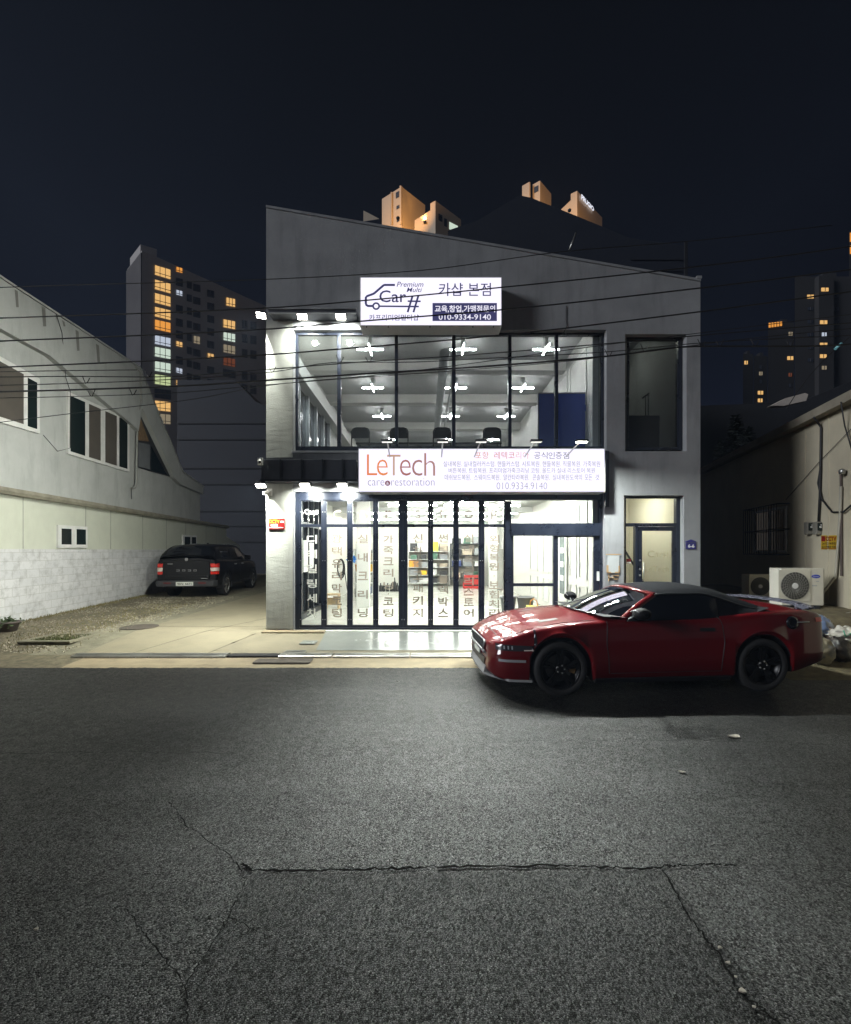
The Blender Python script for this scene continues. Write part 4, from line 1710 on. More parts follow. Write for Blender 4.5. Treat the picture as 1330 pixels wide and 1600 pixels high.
fc = folding_chair()
for i, (px, lb) in enumerate([(563.5, "leftmost black folding chair behind the upper window"), (624, "black folding chair split by the second window mullion"), (691, "black folding chair in front of the middle upper pane"), (769, "black folding chair nearest the blue board")]):
    x = FX(px, 9.9)
    if i == 0:
        fc.location = (x, 9.9, 3.70)
        fc["label"] = lb
    else:
        dup(fc, (x, 9.9, 3.70), 0, lb)
t = thing("table", "long black table behind the row of folding chairs upstairs", "table", (FX(670, 10.7), 10.7, 3.70))
q = MB()
q.box(-1.75, 1.75, -.28, .28, .70, .74)
q.build("tabletop", M['black'], t, bevel=.006)
for sx_ in (-1, 1):
    for sy_ in (-1, 1):
        q = MB()
        q.tube([(sx_ * 1.65, sy_ * .22, 0), (sx_ * 1.65, sy_ * .22, .70)], .02, 8)
        q.build("leg", M['frame_dark'], t)
# things in the dim upper right room
q = MB()
q.box(FX(983, 9.5), FX(1031, 9.5), 9.5, 9.9, 3.71, FZ(649, 9.5))
tag(q.build("box", mat("navy_carton", (.05, .055, .08), .6), bevel=.01), "large dark box behind the upper right window", "box")
q = MB()
q.tube([P(1009, 650, 9.7), P(1009, 620, 9.7)], .012, 6)
q.tube([P(1013, 650, 9.7), P(1013, 616, 9.7)], .012, 6)
q.tube([P(1004, 622, 9.7), P(1014, 615, 9.7)], .02, 6)
tag(q.build("tripod_lamp", M['frame_dark']), "thin dark stand rising behind the box in the upper right window", "stand")
# lamps of the stair room
for (z, e, lb, y) in ((3.24, 27, "round ceiling lamp of the warm lit stair entrance", 10.3), (7.0, 9, "dim round ceiling lamp of the upper stair room", 10.9)):
    t = thing("ceiling_lamp", lb, "ceiling lamp", (4.6, y, z))
    q = MB()
    q.lathe((0, 0, 0), (0, 0, -1), [(0, .17), (.05, .17), (.06, .14)], 20)
    q.build("lamp_shade", emat("lit_warm_shade", (1.0, .95, .80), e * 4), t)


# ------------------------------------------------------------------ cars
def curve(pts):
    xs_ = np.array([p[0] for p in pts], float)
    ys_ = np.array([p[1] for p in pts], float)
    h = np.diff(xs_)
    d = np.diff(ys_) / h
    m = np.zeros(len(xs_))
    m[0], m[-1] = d[0], d[-1]
    for i in range(1, len(xs_) - 1):
        if d[i - 1] * d[i] > 0:
            w1, w2 = 2 * h[i] + h[i - 1], h[i] + 2 * h[i - 1]
            m[i] = (w1 + w2) / (w1 / d[i - 1] + w2 / d[i])

    def f(x):
        x = min(max(x, xs_[0]), xs_[-1])
        i = min(len(xs_) - 2, max(0, int(np.searchsorted(xs_, x)) - 1))
        t = (x - xs_[i]) / h[i]
        return float((2 * t**3 - 3 * t**2 + 1) * ys_[i] + (t**3 - 2 * t**2 + t) * h[i] * m[i] + (-2 * t**3 + 3 * t**2) * ys_[i + 1] + (t**3 - t**2) * h[i] * m[i + 1])
    return f


def carpaint(name, col, coat=0.7):
    m = mat(name, col, 0.30, 0.0, 0.03, var=0.01, vscale=2, coat=coat, rvar=0.0)
    return m


M['red_paint'] = carpaint("red_car_paint", (0.088, 0.004, 0.006))
M['black_paint'] = carpaint("black_car_paint", (0.003, 0.003, 0.004), 0.5)
M['soft_top'] = mat("black_canvas", (0.0025, 0.003, 0.005), 0.95, spec=.12, var=.25, vscale=60, bump=.25, bscale=300)
M['car_glass'] = glassmat("car_windscreen", (0.30, 0.36, 0.33), 14.0)
M['side_glass'] = mat("dark_side_glass", (0.006, 0.007, 0.010), 0.08, rvar=0)
M['dark_trim'] = mat("black_trim", (0.010, 0.010, 0.012), 0.45)
M['rim'] = mat("black_alloy", (0.008, 0.008, 0.009), 0.35, 0.5)
M['alloy'] = mat("silver_alloy", (0.55, 0.55, 0.55), 0.25, 0.9)
M['grey_trim'] = mat("silver_grey_trim", (0.22, 0.22, 0.225), 0.4)
M['lens_clear'] = mat("clear_lamp_lens", (0.35, 0.36, 0.38), 0.08, 0.3)
M['lens_smoke'] = mat("smoked_lamp_lens", (0.02, 0.018, 0.022), 0.06)
M['lens_red'] = mat("red_lamp_lens", (0.60, 0.03, 0.02), 0.15)
M['lens_white'] = mat("white_lamp_lens", (0.65, 0.55, 0.5), 0.15)
M['amber'] = mat("amber_caliper", (0.30, 0.17, 0.05), 0.5)
M['plate'] = mat("number_plate_white", (0.70, 0.72, 0.66), 0.5)


class Body:
    """lofted body shell: ring(u) -> [(y,z)...] from sill to centre line"""

    def __init__(s, W, Zs, Zc, zb, arches, R, zw, mid=.5, bulge=.035, hood=.55, tuck=.06):
        s.__dict__.update(W=curve(W), Zs=curve(Zs), Zc=curve(Zc), zb=curve(zb), arches=arches, R=R, zw=zw, mid=mid, hood=hood, tuck=tuck, bulge=bulge)

    def low(s, u):
        z = s.zb(u)
        for c in s.arches:
            d = abs(u - c)
            if d < s.R:
                z = max(z, s.zw + math.sqrt(s.R**2 - d * d))
        return z

    def ring(s, u):
        W, zs_, zc, zb = s.W(u), s.Zs(u), s.Zc(u), s.low(u)
        near = min(abs(u - c) for c in s.arches)
        fl = .012 * max(0, 1 - near / (s.R * 1.25))      # flared arches
        zsx = max(zs_, zb + .12)
        pts = [(W - s.tuck + fl * 4.2, zb), (W - .012 + fl, zb + .035), (W + fl, s.mid), (W - .012 + fl, s.mid + .42 * (zsx - .1 - s.mid)), (W - .026, zsx - .10), (W - .046, zsx - .03), (W - .085, zsx + .004),
               (W - .17, zsx + (zc - zsx) * .18), (W * .60, zsx + (zc - zsx) * s.hood), (W * .44, zsx + (zc - zsx) * (s.hood + .34)), (W * .22, zc - .004), (0, zc)]
        for i in range(1, 5):
            lo_ = pts[i - 1][1] + .012
            if pts[i][1] < lo_:
                pts[i] = (pts[i][0], lo_)
        return pts

    def shell(s, us, q):
        rows = []
        for u in us:
            r = s.ring(u)
            rows.append([(u, -y, z) for y, z in r] + [(u, y, z) for y, z in reversed(r[:-1])])
        q.grid(rows, smooth=True)
        return rows

    def at(s, u, t, side=-1, off=.006):
        r = s.ring(u)
        i = min(len(r) - 2, max(0, int(t)))
        f_ = t - i
        y = r[i][0] + (r[i + 1][0] - r[i][0]) * f_
        z = r[i][1] + (r[i + 1][1] - r[i][1]) * f_
        dy, dz = r[i + 1][0] - r[i][0], r[i + 1][1] - r[i][1]
        n = Vector((dz, -dy)).normalized()
        # plan taper
        k = (s.W(u + .02) - s.W(u - .02)) / .04
        nn = Vector((-k * n.x, n.x, n.y)).normalized()
        return (u + nn.x * off, side * (y + nn.y * off), z + nn.z * off)

    def patch(s, q, us, ts, side=-1, off=.006):
        """us: list of u; ts: function u -> (t0,t1)"""
        rows = []
        for u in us:
            a, b = ts(u)
            n = max(3, int((b - a) * 4))
            rows.append([s.at(u, a + (b - a) * k / 8, side, off) for k in range(9)])
        q.grid(rows, smooth=True)


def zt(body, u, z):
    """ring parameter at which the side reaches height z"""
    r = body.ring(u)
    for i in range(7):
        if r[i][1] <= z <= r[i + 1][1]:
            return i + (z - r[i][1]) / max(1e-6, r[i + 1][1] - r[i][1])
    return 6.0


def wheel(root, u, y, side, r, w, rimmat, spokes=5, double=True, caliper=None):
    wt = bpy.data.objects.new("wheel", None)
    COL.objects.link(wt)
    wt.parent = root
    wt.empty_display_size = .1
    wt.location = (u, y, r)
    d = Vector((0, side, 0))
    q = MB()
    q.lathe((0, 0, 0), d, [(-w, r * .72), (-w, r * .93), (-w + .02, r), (-.02, r), (0, r * .965), (.004, r * .86), (-.004, r * .76), (-.02, r * .74), (-w + .02, r * .72)], 40)
    q.build("tyre", M['rubber'], wt)
    q = MB()
    q.lathe((0, 0, 0), d, [(-.10, r * .735), (-.012, r * .735), (-.004, r * .715), (-.02, r * .68), (-.10, r * .66)], 40)
    for k in range(spokes):
        for dd in ((-.16, .16) if double else (0,)):
            a0 = 2 * math.pi * k / spokes + .3
            a1 = a0 + dd
            p0 = Vector((math.cos(a0 + dd * .4) * r * .15, 0, math.sin(a0 + dd * .4) * r * .15))
            p1 = Vector((math.cos(a1) * r * .70, 0, math.sin(a1) * r * .70))
            t = (p1 - p0).normalized()
            n = Vector((-t.z, 0, t.x))
            w0, w1 = r * .055, r * .06 if double else r * .1
            ring_a = [p0 + n * w0 + d * -.022, p1 + n * w1 + d * -.012, p1 - n * w1 + d * -.012, p0 - n * w0 + d * -.022]
            ring_b = [v - d * .03 for v in ring_a]
            q.prism(ring_a, ring_b)
    q.lathe((0, 0, 0), d, [(-.06, r * .2), (-.02, r * .19), (-.012, r * .12), (-.01, r * .1)], 18)
    q.build("rim", rimmat, wt)
    q = MB()
    for k in range(5):
        a = 2 * math.pi * k / 5
        q.lathe((math.cos(a) * r * .145, 0, math.sin(a) * r * .145), d, [(-.03, .011), (-.008, .011), (-.006, .008)], 6)
    q.build("wheel_nut", M['steel'], wt)
    q = MB()
    q.lathe((0, 0, 0), d, [(-.11, r * .5), (-.085, r * .5)], 28)
    q.build("brake_disc", mat("brake_iron", (.12, .12, .12), .35, .8), wt)
    if caliper:
        q = MB()
        a = [(math.cos(t_) * k, 0, math.sin(t_) * k) for t_, k in ((-.35, r * .38), (.0, r * .38), (.35, r * .38), (.35, r * .58), (0, r * .62), (-.35, r * .58))]
        q.prism([(x, side * -.055, z) for x, _, z in a], [(x, side * -.12, z) for x, _, z in a])
        q.build("brake_caliper", caliper, wt)
    return wt


def liner(q, u, R, zw, y0, y1):
    for s in (-1, 1):
        rows = []
        for a in frange(-.25, math.pi + .25, 18):
            rows.append([(u + math.cos(a) * R, s * y0, zw + math.sin(a) * R), (u + math.cos(a) * R, s * y1, zw + math.sin(a) * R)])
        q.grid(rows)
        q.poly([(u + math.cos(a) * R, s * y0, zw + math.sin(a) * R) for a in frange(-.25, math.pi + .25, 18)])


# ---- the red convertible (u = 0 at the nose, driver's side at -y)
WF, WR, RW = .87, 3.59, .345
rb = Body(W=[(0, .60), (.03, .71), (.09, .79), (.2, .86), (.42, .905), (.87, .945), (1.3, .935), (1.8, .925), (2.6, .925), (3.2, .945), (3.6, .96), (4.0, .95), (4.3, .915), (4.45, .885), (4.54, .82), (4.58, .74), (4.60, .62)],
          Zs=[(0, .62), (.08, .655), (.2, .705), (.45, .80), (.87, .885), (1.35, .925), (1.8, .945), (2.5, .955), (3.1, .985), (3.6, 1.03), (4.15, 1.04), (4.4, 1.02), (4.60, .95)],
          Zc=[(0, .655), (.06, .705), (.15, .745), (.3, .795), (.6, .868), (1.0, .935), (1.35, .985), (1.6, .98), (2.0, .95), (3.3, .95), (3.6, 1.03), (3.8, 1.08), (4.2, 1.085), (4.4, 1.06), (4.60, .97)],
          zb=[(0, .27), (.1, .215), (.4, .17), (1.3, .19), (3.0, .20), (4.05, .25), (4.3, .31), (4.60, .38)],
          arches=(WF, WR), R=.405, zw=.35, mid=.50, hood=.42)
g0 = G(877, 1088)
# place: front wheel of the near side at its pixel, slight yaw away
fa = Vector((1.715, 5.49))
ra = Vector((fa.x + 2.71, fa.y + .20))
yaw = math.atan2(ra.y - fa.y, ra.x - fa.x)
dx = Vector((math.cos(yaw), math.sin(yaw)))
dn = Vector((-math.sin(yaw), math.cos(yaw)))
org = fa - dx * WF + dn * .93        # near wheel face lies at y = -.93
red = thing("convertible_car", "dark red convertible with black soft top parked at the kerb before the shop", "car", (org.x, org.y, 0.0), yaw)
us = sorted(set([0, .015, .03, .05, .075, .1] + [round(.1 + .03 * i, 4) for i in range(156) if .1 + .03 * i < 4.5] + [WF + s * .405 for s in (-1, 1)] + [WR + s * .405 for s in (-1, 1)] + [4.50, 4.52, 4.54, 4.56, 4.58, 4.59, 4.60]))
q = MB()
rows = rb.shell(us, q)
q.poly(list(reversed(rows[0])))
q.poly(rows[-1])
body = q.build("body", M['red_paint'], red, weld=True)
q = MB()
q.box(.35, 4.25, -.62, .62, .17, .62)
q.box(1.32, 3.1, -.86, .86, .18, .5)
liner(q, WF, .40, .35, .55, .90)
liner(q, WR, .40, .35, .55, .92)
q.build("underbody", M['black'], red)
# shut lines
q = MB()


def seamline(q, pts, w=.006, side=-1):
    """thin dark line over the body through (u, t) points"""
    P0 = []
    for (a, b) in zip(pts, pts[1:]):
        for k in range(10):
            P0.append((a[0] + (b[0] - a[0]) * k / 10, a[1] + (b[1] - a[1]) * k / 10))
    P0.append(pts[-1])
    q.tube([rb.at(u, t, side, .0005) for u, t in P0], w * .75, 5)


for s in (-1, 1):
    seamline(q, [(1.50, 1.2), (1.47, 3), (1.50, 6.0)], side=s)
    seamline(q, [(3.00, 1.2), (3.05, 3), (2.98, 6.2)], side=s)
    seamline(q, [(1.52, 1.2), (3.0, 1.2)], side=s)
    seamline(q, [(.16, 6.6), (.5, 7.1), (1.0, 7.2), (1.5, 7.0)], side=s)
seamline(q, [(.16, 6.6), (.14, 8), (.13, 10.9)], side=-1)
seamline(q, [(.16, 6.6), (.14, 8), (.13, 10.9)], side=1)
q.build("shut_line", M['dark_trim'], red)
for s in (-1, 1):
    # headlight, wrapped round the corner
    q = MB()
    rb.patch(q, frange(.075, .56, 22), lambda u: (zt(rb, u, .572 + .035 * max(0, u - .3)), zt(rb, u, .648 - .005 * (u / .5))), s, .007)
    hl = q.build("headlight", M['lens_smoke'], red)
    q = MB()
    for k in range(3):
        u0 = .16 + .045 * k
        rb.patch(q, frange(u0, u0 + .016, 3), lambda u: (zt(rb, u, .592), zt(rb, u, .632)), s, .0105)
    q.build("lamp_bar", M['lens_clear'], hl)
    q = MB()
    rb.patch(q, frange(.40, .55, 8), lambda u: (zt(rb, u, .575 + .035 * max(0, u - .3)), zt(rb, u, .588 + .03 * max(0, u - .3))), s, .0105)
    q.build("turn_marker", M['lens_white'], hl)
    q = MB()
    rb.patch(q, frange(.10, .42, 14), lambda u: (zt(rb, u, .435), zt(rb, u, .468)), s, .008)
    q.build("fog_lamp", M['lens_clear'], red)
    q = MB()
    rb.patch(q, frange(.06, 1.0 - .55, 16), lambda u: (0.02, .45), s, .012)
    q.build("side_splitter", M['dark_trim'], red)
    # rear side lamp
    q = MB()
    rb.patch(q, frange(4.36, 4.55, 10), lambda u: (zt(rb, u, .90), zt(rb, u, .955)), s, .008)
    q.build("tail_light", M['lens_red'], red)
    # sill skirt
    q = MB()
    q.prism([(1.32, s * .90, .16), (3.15, s * .90, .16), (3.15, s * .935, .215), (1.32, s * .935, .215)], [(1.32, s * .70, .15), (3.15, s * .70, .15), (3.15, s * .70, .25), (1.32, s * .70, .25)])
    q.build("sill_skirt", M['dark_trim'], red)
    # door handle
    q = MB()
    rb.patch(q, frange(2.72, 2.92, 8), lambda u: (zt(rb, u, .80), zt(rb, u, .845)), s, .012)
    q.build("door_handle", M['dark_trim'], red)
    # mirror
    q = MB()
    mr_ = MB()
    y0 = .93
    rows = []
    for (yy, a, b) in ((.98, .03, .03), (1.0, .075, .055), (1.08, .10, .075), (1.15, .095, .07), (1.19, .06, .045), (1.20, .02, .02)):
        rows.append([(1.83 - .02 * (yy - 1) + math.cos(k * math.pi / 8) * a, s * yy, 1.06 + math.sin(k * math.pi / 8) * b) for k in range(16)])
    q.grid(rows, closed=True)
    q.tube([(1.82, s * .86, .965), (1.82, s * .95, .995), (1.83, s * 1.03, 1.03)], [.03, .022, .03], 8)
    mi = q.build("mirror", mat("mirror_black", (.006, .006, .007), .7, spec=.15), red)
    q = MB()
    q.tube([(1.74, s * .99, 1.075), (1.735, s * 1.08, 1.11), (1.75, s * 1.17, 1.085)], .007, 6)
    q.tube([(1.785, s * .87, .968), (1.785, s * .95, .995), (1.785, s * 1.0, 1.045)], .009, 6)
    q.build("mirror_trim", M['grey_trim'], mi)
# fuel cap on the rear flank
q = MB()
for rad_, off_ in ((.085, .006),):
    cu_, ct = 3.98, zt(rb, 3.98, .90)
    c0 = Vector(rb.at(cu_, ct, -1, 0))
    n0 = (Vector(rb.at(cu_, ct, -1, .05)) - c0).normalized()
    q.lathe(c0, n0, [(-.01, .085), (.012, .085), (.016, .06), (.012, .045)], 22)
fcap = q.build("fuel_cap", M['side_glass'], red)
q = MB()
q.tube([rb.at(4.04 + .02 * k, zt(rb, 4.04 + .02 * k, .905), -1, .010) for k in range(11)], .008, 6)
q.build("flank_trim", M['grey_trim'], fcap)
# nose: grille, badge bar, plate, lower intake, splitter
q = MB()
gr = [(-.40, .635), (.40, .635), (.46, .59), (.36, .49), (-.36, .49), (-.46, .60)]
q.prism([(-.012, y, z) for y, z in gr], [(.02, y, z) for y, z in gr])
grl = q.build("grille", M['dark_trim'], red)
q = MB()
for i in range(-9, 10):
    for j in range(4):
        y, z = i * .044 + (.022 if j % 2 else 0), .515 + j * .038
        if abs(y) < .38:
            q.tube([(-.014, y + .021 * math.cos(a), z + .021 * math.sin(a)) for a in frange(0, 2 * math.pi, 6)], .004, 4)
q.build("grille_mesh", M['frame_dark'], grl)
q = MB()
ring_ = gr + [gr[0]]
q.tube([(-.016, y * 1.02, z) for y, z in ring_], .011, 6)
q.tube([(-.02, -.5, .485), (-.02, .5, .485)], .02, 6)
q.build("grille_surround", M['grey_trim'], grl)
q = MB()
lo_ = [(-.46, .40), (.46, .40), (.40, .30), (-.40, .30)]
q.prism([(-.012, y, z) for y, z in lo_], [(.02, y, z) for y, z in lo_])
q.build("lower_intake", M['dark_trim'], red)
q = MB()
q.box(-.03, -.013, -.17, .17, .395, .475)
pt = q.build("number_plate", M['plate'], red, bevel=.004)
q = MB()
sp_ = [(0.02, -.58), (-.03, -.45), (-.045, 0), (-.03, .45), (0.02, .58), (.22, .86), (.5, .915), (.5, .80), (.2, .7), (.2, -.7), (.5, -.80), (.5, -.915), (.22, -.86)]
q.prism([(a, b, .185) for a, b in sp_], [(a, b, .215) for a, b in sp_])
q.build("front_splitter", M['grey_trim'], red)
q = MB()
q.prism([(-.03, -.48, .215), (-.045, 0, .215), (-.03, .48, .215), (.02, .48, .215), (.02, -.48, .215)], [(-.005, -.48, .30), (-.012, 0, .30), (-.005, .48, .30), (.02, .48, .30), (.02, -.48, .30)])
q.build("bumper_lip", M['grey_trim'], red)
# hood vents
q = MB()
for s in (-1, 1):
    rb.patch(q, frange(.72, .98, 8), lambda u: (8.15, 8.75), s, .005)
q.build("hood_vent", M['dark_trim'], red)
# windscreen, frame, roof, side glass, cabin
def Wn(a, b):
    """a across -1..1, b up 0..1"""
    u0 = 1.34 + .38 * abs(a)**2.2
    z0 = 1.0 - .05 * a * a
    y0 = a * .80
    u1 = 2.14 + .13 * a * a
    z1 = 1.312 - .065 * a * a
    y1 = a * .585
    k = b
    return (u0 + (u1 - u0) * k, y0 + (y1 - y0) * k, z0 + (z1 - z0) * k + .03 * math.sin(math.pi * k) * (1 - .3 * a * a))


q = MB()
q.grid([[Wn(-1 + 2 * i / 16, j / 8) for i in range(17)] for j in range(9)])
q.build("windscreen", M['car_glass'], red, recalc=False)
q = MB()
for s in (-1, 1):
    pts = [Vector(Wn(s, j / 8)) for j in range(9)]
    rows = []
    for p in pts:
        rows.append([p + Vector((-.03, -s * .012, .004)), p + Vector((-.015, s * .006, .014)), p + Vector((.03, s * .03, .006)), p + Vector((.06, s * .028, -.02)), p + Vector((.05, 0, -.03)), p + Vector((0, -s * .02, -.012))])
    q.grid(rows, closed=True)
hd_ = [Vector(Wn(-1 + 2 * i / 16, 1)) for i in range(17)]
rows = []
for p in hd_:
    rows.append([p + Vector((-.035, 0, -.004)), p + Vector((-.01, 0, .016)), p + Vector((.05, 0, .022)), p + Vector((.06, 0, -.01)), p + Vector((.02, 0, -.02))])
q.grid(rows, closed=True)
q.build("windscreen_frame", M['red_paint'], red)
q = MB()
rows = []
rz_ = curve([(2.16, 1.325), (2.45, 1.352), (2.75, 1.368), (3.0, 1.362), (3.3, 1.312), (3.6, 1.20), (3.88, 1.08)])
ry_ = curve([(2.16, .60), (2.7, .635), (3.2, .68), (3.6, .74), (3.88, .78)])
re_ = curve([(2.16, 1.245), (2.5, 1.272), (2.9, 1.275), (3.2, 1.20), (3.5, 1.10), (3.88, 1.03)])
for u in frange(2.16, 3.88, 30):
    c, y, e_ = rz_(u), ry_(u), re_(u)
    row = []
    for k in range(15):
        a = -1 + 2 * k / 14
        row.append((u + (.13 * a * a if u < 2.5 else .13 * a * a * max(0, 1 - (u - 2.5) / .5)), a * y, e_ + (c - e_) * (1 - abs(a)**3.2) - (.02 if abs(a) > .99 else 0)))
    rows.append(row)
q.grid(rows)
for s in (-1, 1):
    # rear quarter of the hood cloth, down to the deck
    top_ = [(u, s * (ry_(u) - .004), re_(u) - .01) for u in frange(3.12, 3.88, 10)]
    bot_ = [(u, s * .845, rb.Zs(u) + .0) for u in frange(3.02, 3.88, 10)]
    q.grid([top_, bot_])
st = q.build("soft_top", M['soft_top'], red, recalc=False)
q = MB()
for s in (-1, 1):
    q = MB()
    q.tube([(u, s * (ry_(u) + .004), re_(u) - .012) for u in frange(2.29, 3.88, 24)], .014, 6)
    q.build("roof_seal", M['dark_trim'], red)
q = MB()
for s in (-1, 1):
    q = MB()
    top_ = [(u, s * (ry_(u) - .002), re_(u) - .02) for u in frange(2.32, 3.12, 12)]
    bot_ = [(u, s * .868, rb.Zs(u) - .01) for u in frange(1.74, 3.02, 12)]
    q.grid([top_, bot_])
    q.build("side_window", M['side_glass'], red, recalc=False)
q = MB()
q.grid([[(u, y, rb.Zc(u) + .012) for y in (-.84, -.4, 0, .4, .84)] for u in frange(1.45, 3.75, 20)])
for s in (-1, 1):
    q.box(2.45, 2.60, s * .38 - .13, s * .38 + .13, .98, 1.24)
q.tube([(1.98 + .02 * math.sin(a), -.37 + .17 * math.cos(a), 1.04 + .12 * math.sin(a)) for a in frange(0, 6.283, 20)], .014, 6)
q.build("cabin", M['black'], red)
# rear spoiler
q = MB()
rows = []
for i in range(21):
    a = -1 + 2 * i / 20
    y = a * .82
    bu = 4.34 - .10 * a * a
    z0 = rb.Zc(4.4) + .045 - .05 * a * a * a * a
    rows.append([(bu, y, z0), (bu + .10, y, z0 + .025), (bu + .17, y, z0 + .03), (bu + .17, y, z0 + .012), (bu + .08, y, z0 - .005)])
q.grid(rows, closed=True, smooth=False)
for s in (-1, 1):
    q.box(4.34, 4.42, s * .62 - .02, s * .62 + .02, 1.03, 1.12)
q.build("spoiler", mat("spoiler_grey", (.10, .10, .13), .25, coat=.6), red)
q = MB()
q.tube([(1.36 + .38 * abs(y / .8)**2.2 - .04, y, 1.012 - .05 * (y / .8)**2) for y in frange(-.62, .1, 10)], .009, 6)
q.build("wiper", M['dark_trim'], red)
for u in (WF, WR):
    for s in (-1, 1):
        wheel(red, u, s * .93, s, RW, .25, M['rim'], caliper=M['amber'] if s < 0 and u == WF else None)

# ---- the black pickup, u = 0 at the tailgate, seen from behind
pb = Body(W=[(0, .915), (.04, .945), (.12, .96), (2.0, .965), (4.2, .955), (4.8, .88), (5.05, .72), (5.1, .6)],
          Zs=[(0, 1.28), (.1, 1.30), (2.0, 1.26), (3.4, 1.20), (4.4, 1.15), (5.1, .95)],
          Zc=[(0, 1.34), (.1, 1.36), (2.0, 1.33), (3.4, 1.26), (4.3, 1.22), (5.1, 1.0)],
          zb=[(0, .50), (.3, .46), (.6, .40), (3.5, .40), (4.6, .40), (5.1, .5)],
          arches=(.98, 4.12), R=.44, zw=.40, mid=.80, hood=.6, tuck=.04)
pr = Vector(((246 + 338) / 2 - CX, 0)) * (14.45 / F)
pdir = Vector((-0.10, 1.0)).normalized()
pyaw = math.atan2(pdir.y, pdir.x)
pk = thing("pickup_truck", "black double cab pickup with hard canopy seen from behind in the side alley", "pickup truck", (pr.x, 14.45, .25), pyaw)
us = sorted(set([0, .02, .04, .08, .12] + [round(.12 + .06 * i, 4) for i in range(80) if .12 + .06 * i < 4.95] + [c + s * .44 for c in (.98, 4.12) for s in (-1, 1)] + [5.0, 5.05, 5.08, 5.1]))
q = MB()
rows = pb.shell(us, q)
q.poly(list(reversed(rows[0])))
q.poly(rows[-1])
q.build("body", M['black_paint'], pk, weld=True)
q = MB()
q.box(.3, 4.8, -.6, .6, .35, .7)
liner(q, .98, .43, .40, .6, .93)
liner(q, 4.12, .43, .40, .6, .93)
q.build("underbody", M['black'], pk)
# canopy and cab
cw = curve([(.05, .80), (.4, .78), (.9, .76), (2.0, .76), (3.1, .74), (3.75, .80)])
cz = curve([(.05, 1.39), (.16, 1.53), (.44, 1.73), (.8, 1.80), (2.2, 1.83), (2.9, 1.79), (3.35, 1.52), (3.78, 1.27)])
q = MB()
rows = []
for u in frange(.05, 3.78, 40):
    c = cz(u)
    z0 = pb.Zs(u) - .01
    h = max(.01, c - z0)
    yb = .88
    yt = yb - (yb - cw(u) + .02) * min(1, h / .5)
    half = [(yb, z0), (yb - (yb - yt) * .55, z0 + h * .55), (yt, z0 + h * .86), (yt - .07, z0 + h * .965), (yt * .6, c + .0), (0, c + .012)]
    rows.append([(u, -a, b) for a, b in half] + [(u, a, b) for a, b in reversed(half[:-1])])
q.grid(rows)
q.build("cab", M['black_paint'], pk, weld=True)


def cabpt(u, f_, s, off=.008):
    c = cz(u)
    z0 = pb.Zs(u) - .01
    h = max(.01, c - z0)
    yt = .88 - (.88 - cw(u) + .02) * min(1, h / .5)
    if f_ < .55:
        y = .88 - (.88 - yt) * f_
    else:
        y = .88 - (.88 - yt) * .55 - (.88 - yt) * .45 * (f_ - .55) / .31
    return (u, s * (y + off), z0 + h * f_)


for s in (-1, 1):
    for (a, b, c, d) in ((.62, 1.45, .62, 1.42), (1.62, 2.25, 1.62, 2.22), (2.33, 3.15, 2.33, 2.78)):
        q = MB()
        q.grid([[cabpt(a + (b - a) * i / 6, .16, s), cabpt(a + (b - a) * i / 6 * .5 + (c + (d - c) * i / 6 - a) * .5, .55, s), cabpt(c + (d - c) * i / 6, .80, s)] for i in range(7)])
        q.build("side_window", M['side_glass'], pk, recalc=False)
    q = MB()
    q.tube([cabpt(.66, .55, s, .016), cabpt(1.4, .5, s, .016)], .006, 5)
    q.tube([(u, s * .62, 1.845 - .02 * abs(u - 2.4)) for u in frange(1.75, 3.0, 8)], .018, 6)
    q.build("roof_rail", M['grey_trim'], pk)
    q = MB()
    q.prism([(3.12, s * .90, 1.24), (3.28, s * .90, 1.24), (3.28, s * .90, 1.42), (3.12, s * .90, 1.42)], [(3.1, s * 1.12, 1.22), (3.22, s * 1.12, 1.22), (3.22, s * 1.12, 1.40), (3.1, s * 1.12, 1.40)])
    q.build("mirror", M['black_paint'], pk, bevel=.02)
    # tail lamp wrapping the corner
    q = MB()
    lz = [(1.17, M['lens_red'], .90), (1.03, M['lens_white'], .0), (.90, M['lens_red'], 0), (.80, None, 0)]
    for (zt_, m_, _), (zl_, _, _) in zip(lz, lz[1:]):
        q = MB()
        q.prism([(-.018, s * .765, zl_), (-.018, s * .90, zl_), (.05, s * .957, zl_), (.17 + .1 * (zt_ - .8), s * .972, zl_), (.17 + .1 * (zt_ - .8), s * .80, zl_), (.05, s * .765, zl_)],
                [(-.018, s * .75, zt_ - .006), (-.018, s * .90, zt_ - .006), (.05, s * .957, zt_ - .006), (.19 + .1 * (zt_ - .8), s * .972, zt_ - .006), (.19 + .1 * (zt_ - .8), s * .80, zt_ - .006), (.05, s * .75, zt_ - .006)])
        q.build("tail_light", m_, pk, bevel=.01)
    q = MB()
    liner(q, .98, .455, .40, .93, .985) if s > 0 else liner(q, 4.12, .455, .40, .93, .985)
    q.build("arch_trim", M['dark_trim'], pk)
    # sill step and handles
    q = MB()
    q.box(1.45, 3.65, min(s * .80, s * 1.0), max(s * .80, s * 1.0), .40, .46)
    q.build("side_step", M['dark_trim'], pk, bevel=.015)
    for u in (1.75, 2.55):
        q = MB()
        q.box(u, u + .2, min(s * .955, s * .985), max(s * .955, s * .985), 1.08, 1.12)
        q.build("door_handle", M['grey_trim'], pk, bevel=.008)
    q = MB()
    for u in (1.60, 2.42, 3.42):
        q.tube([pb.at(u, t, s, .0) for t in frange(.6, 5.5, 12)], .005, 5)
    q.build("shut_line", M['dark_trim'], pk)
q = MB()
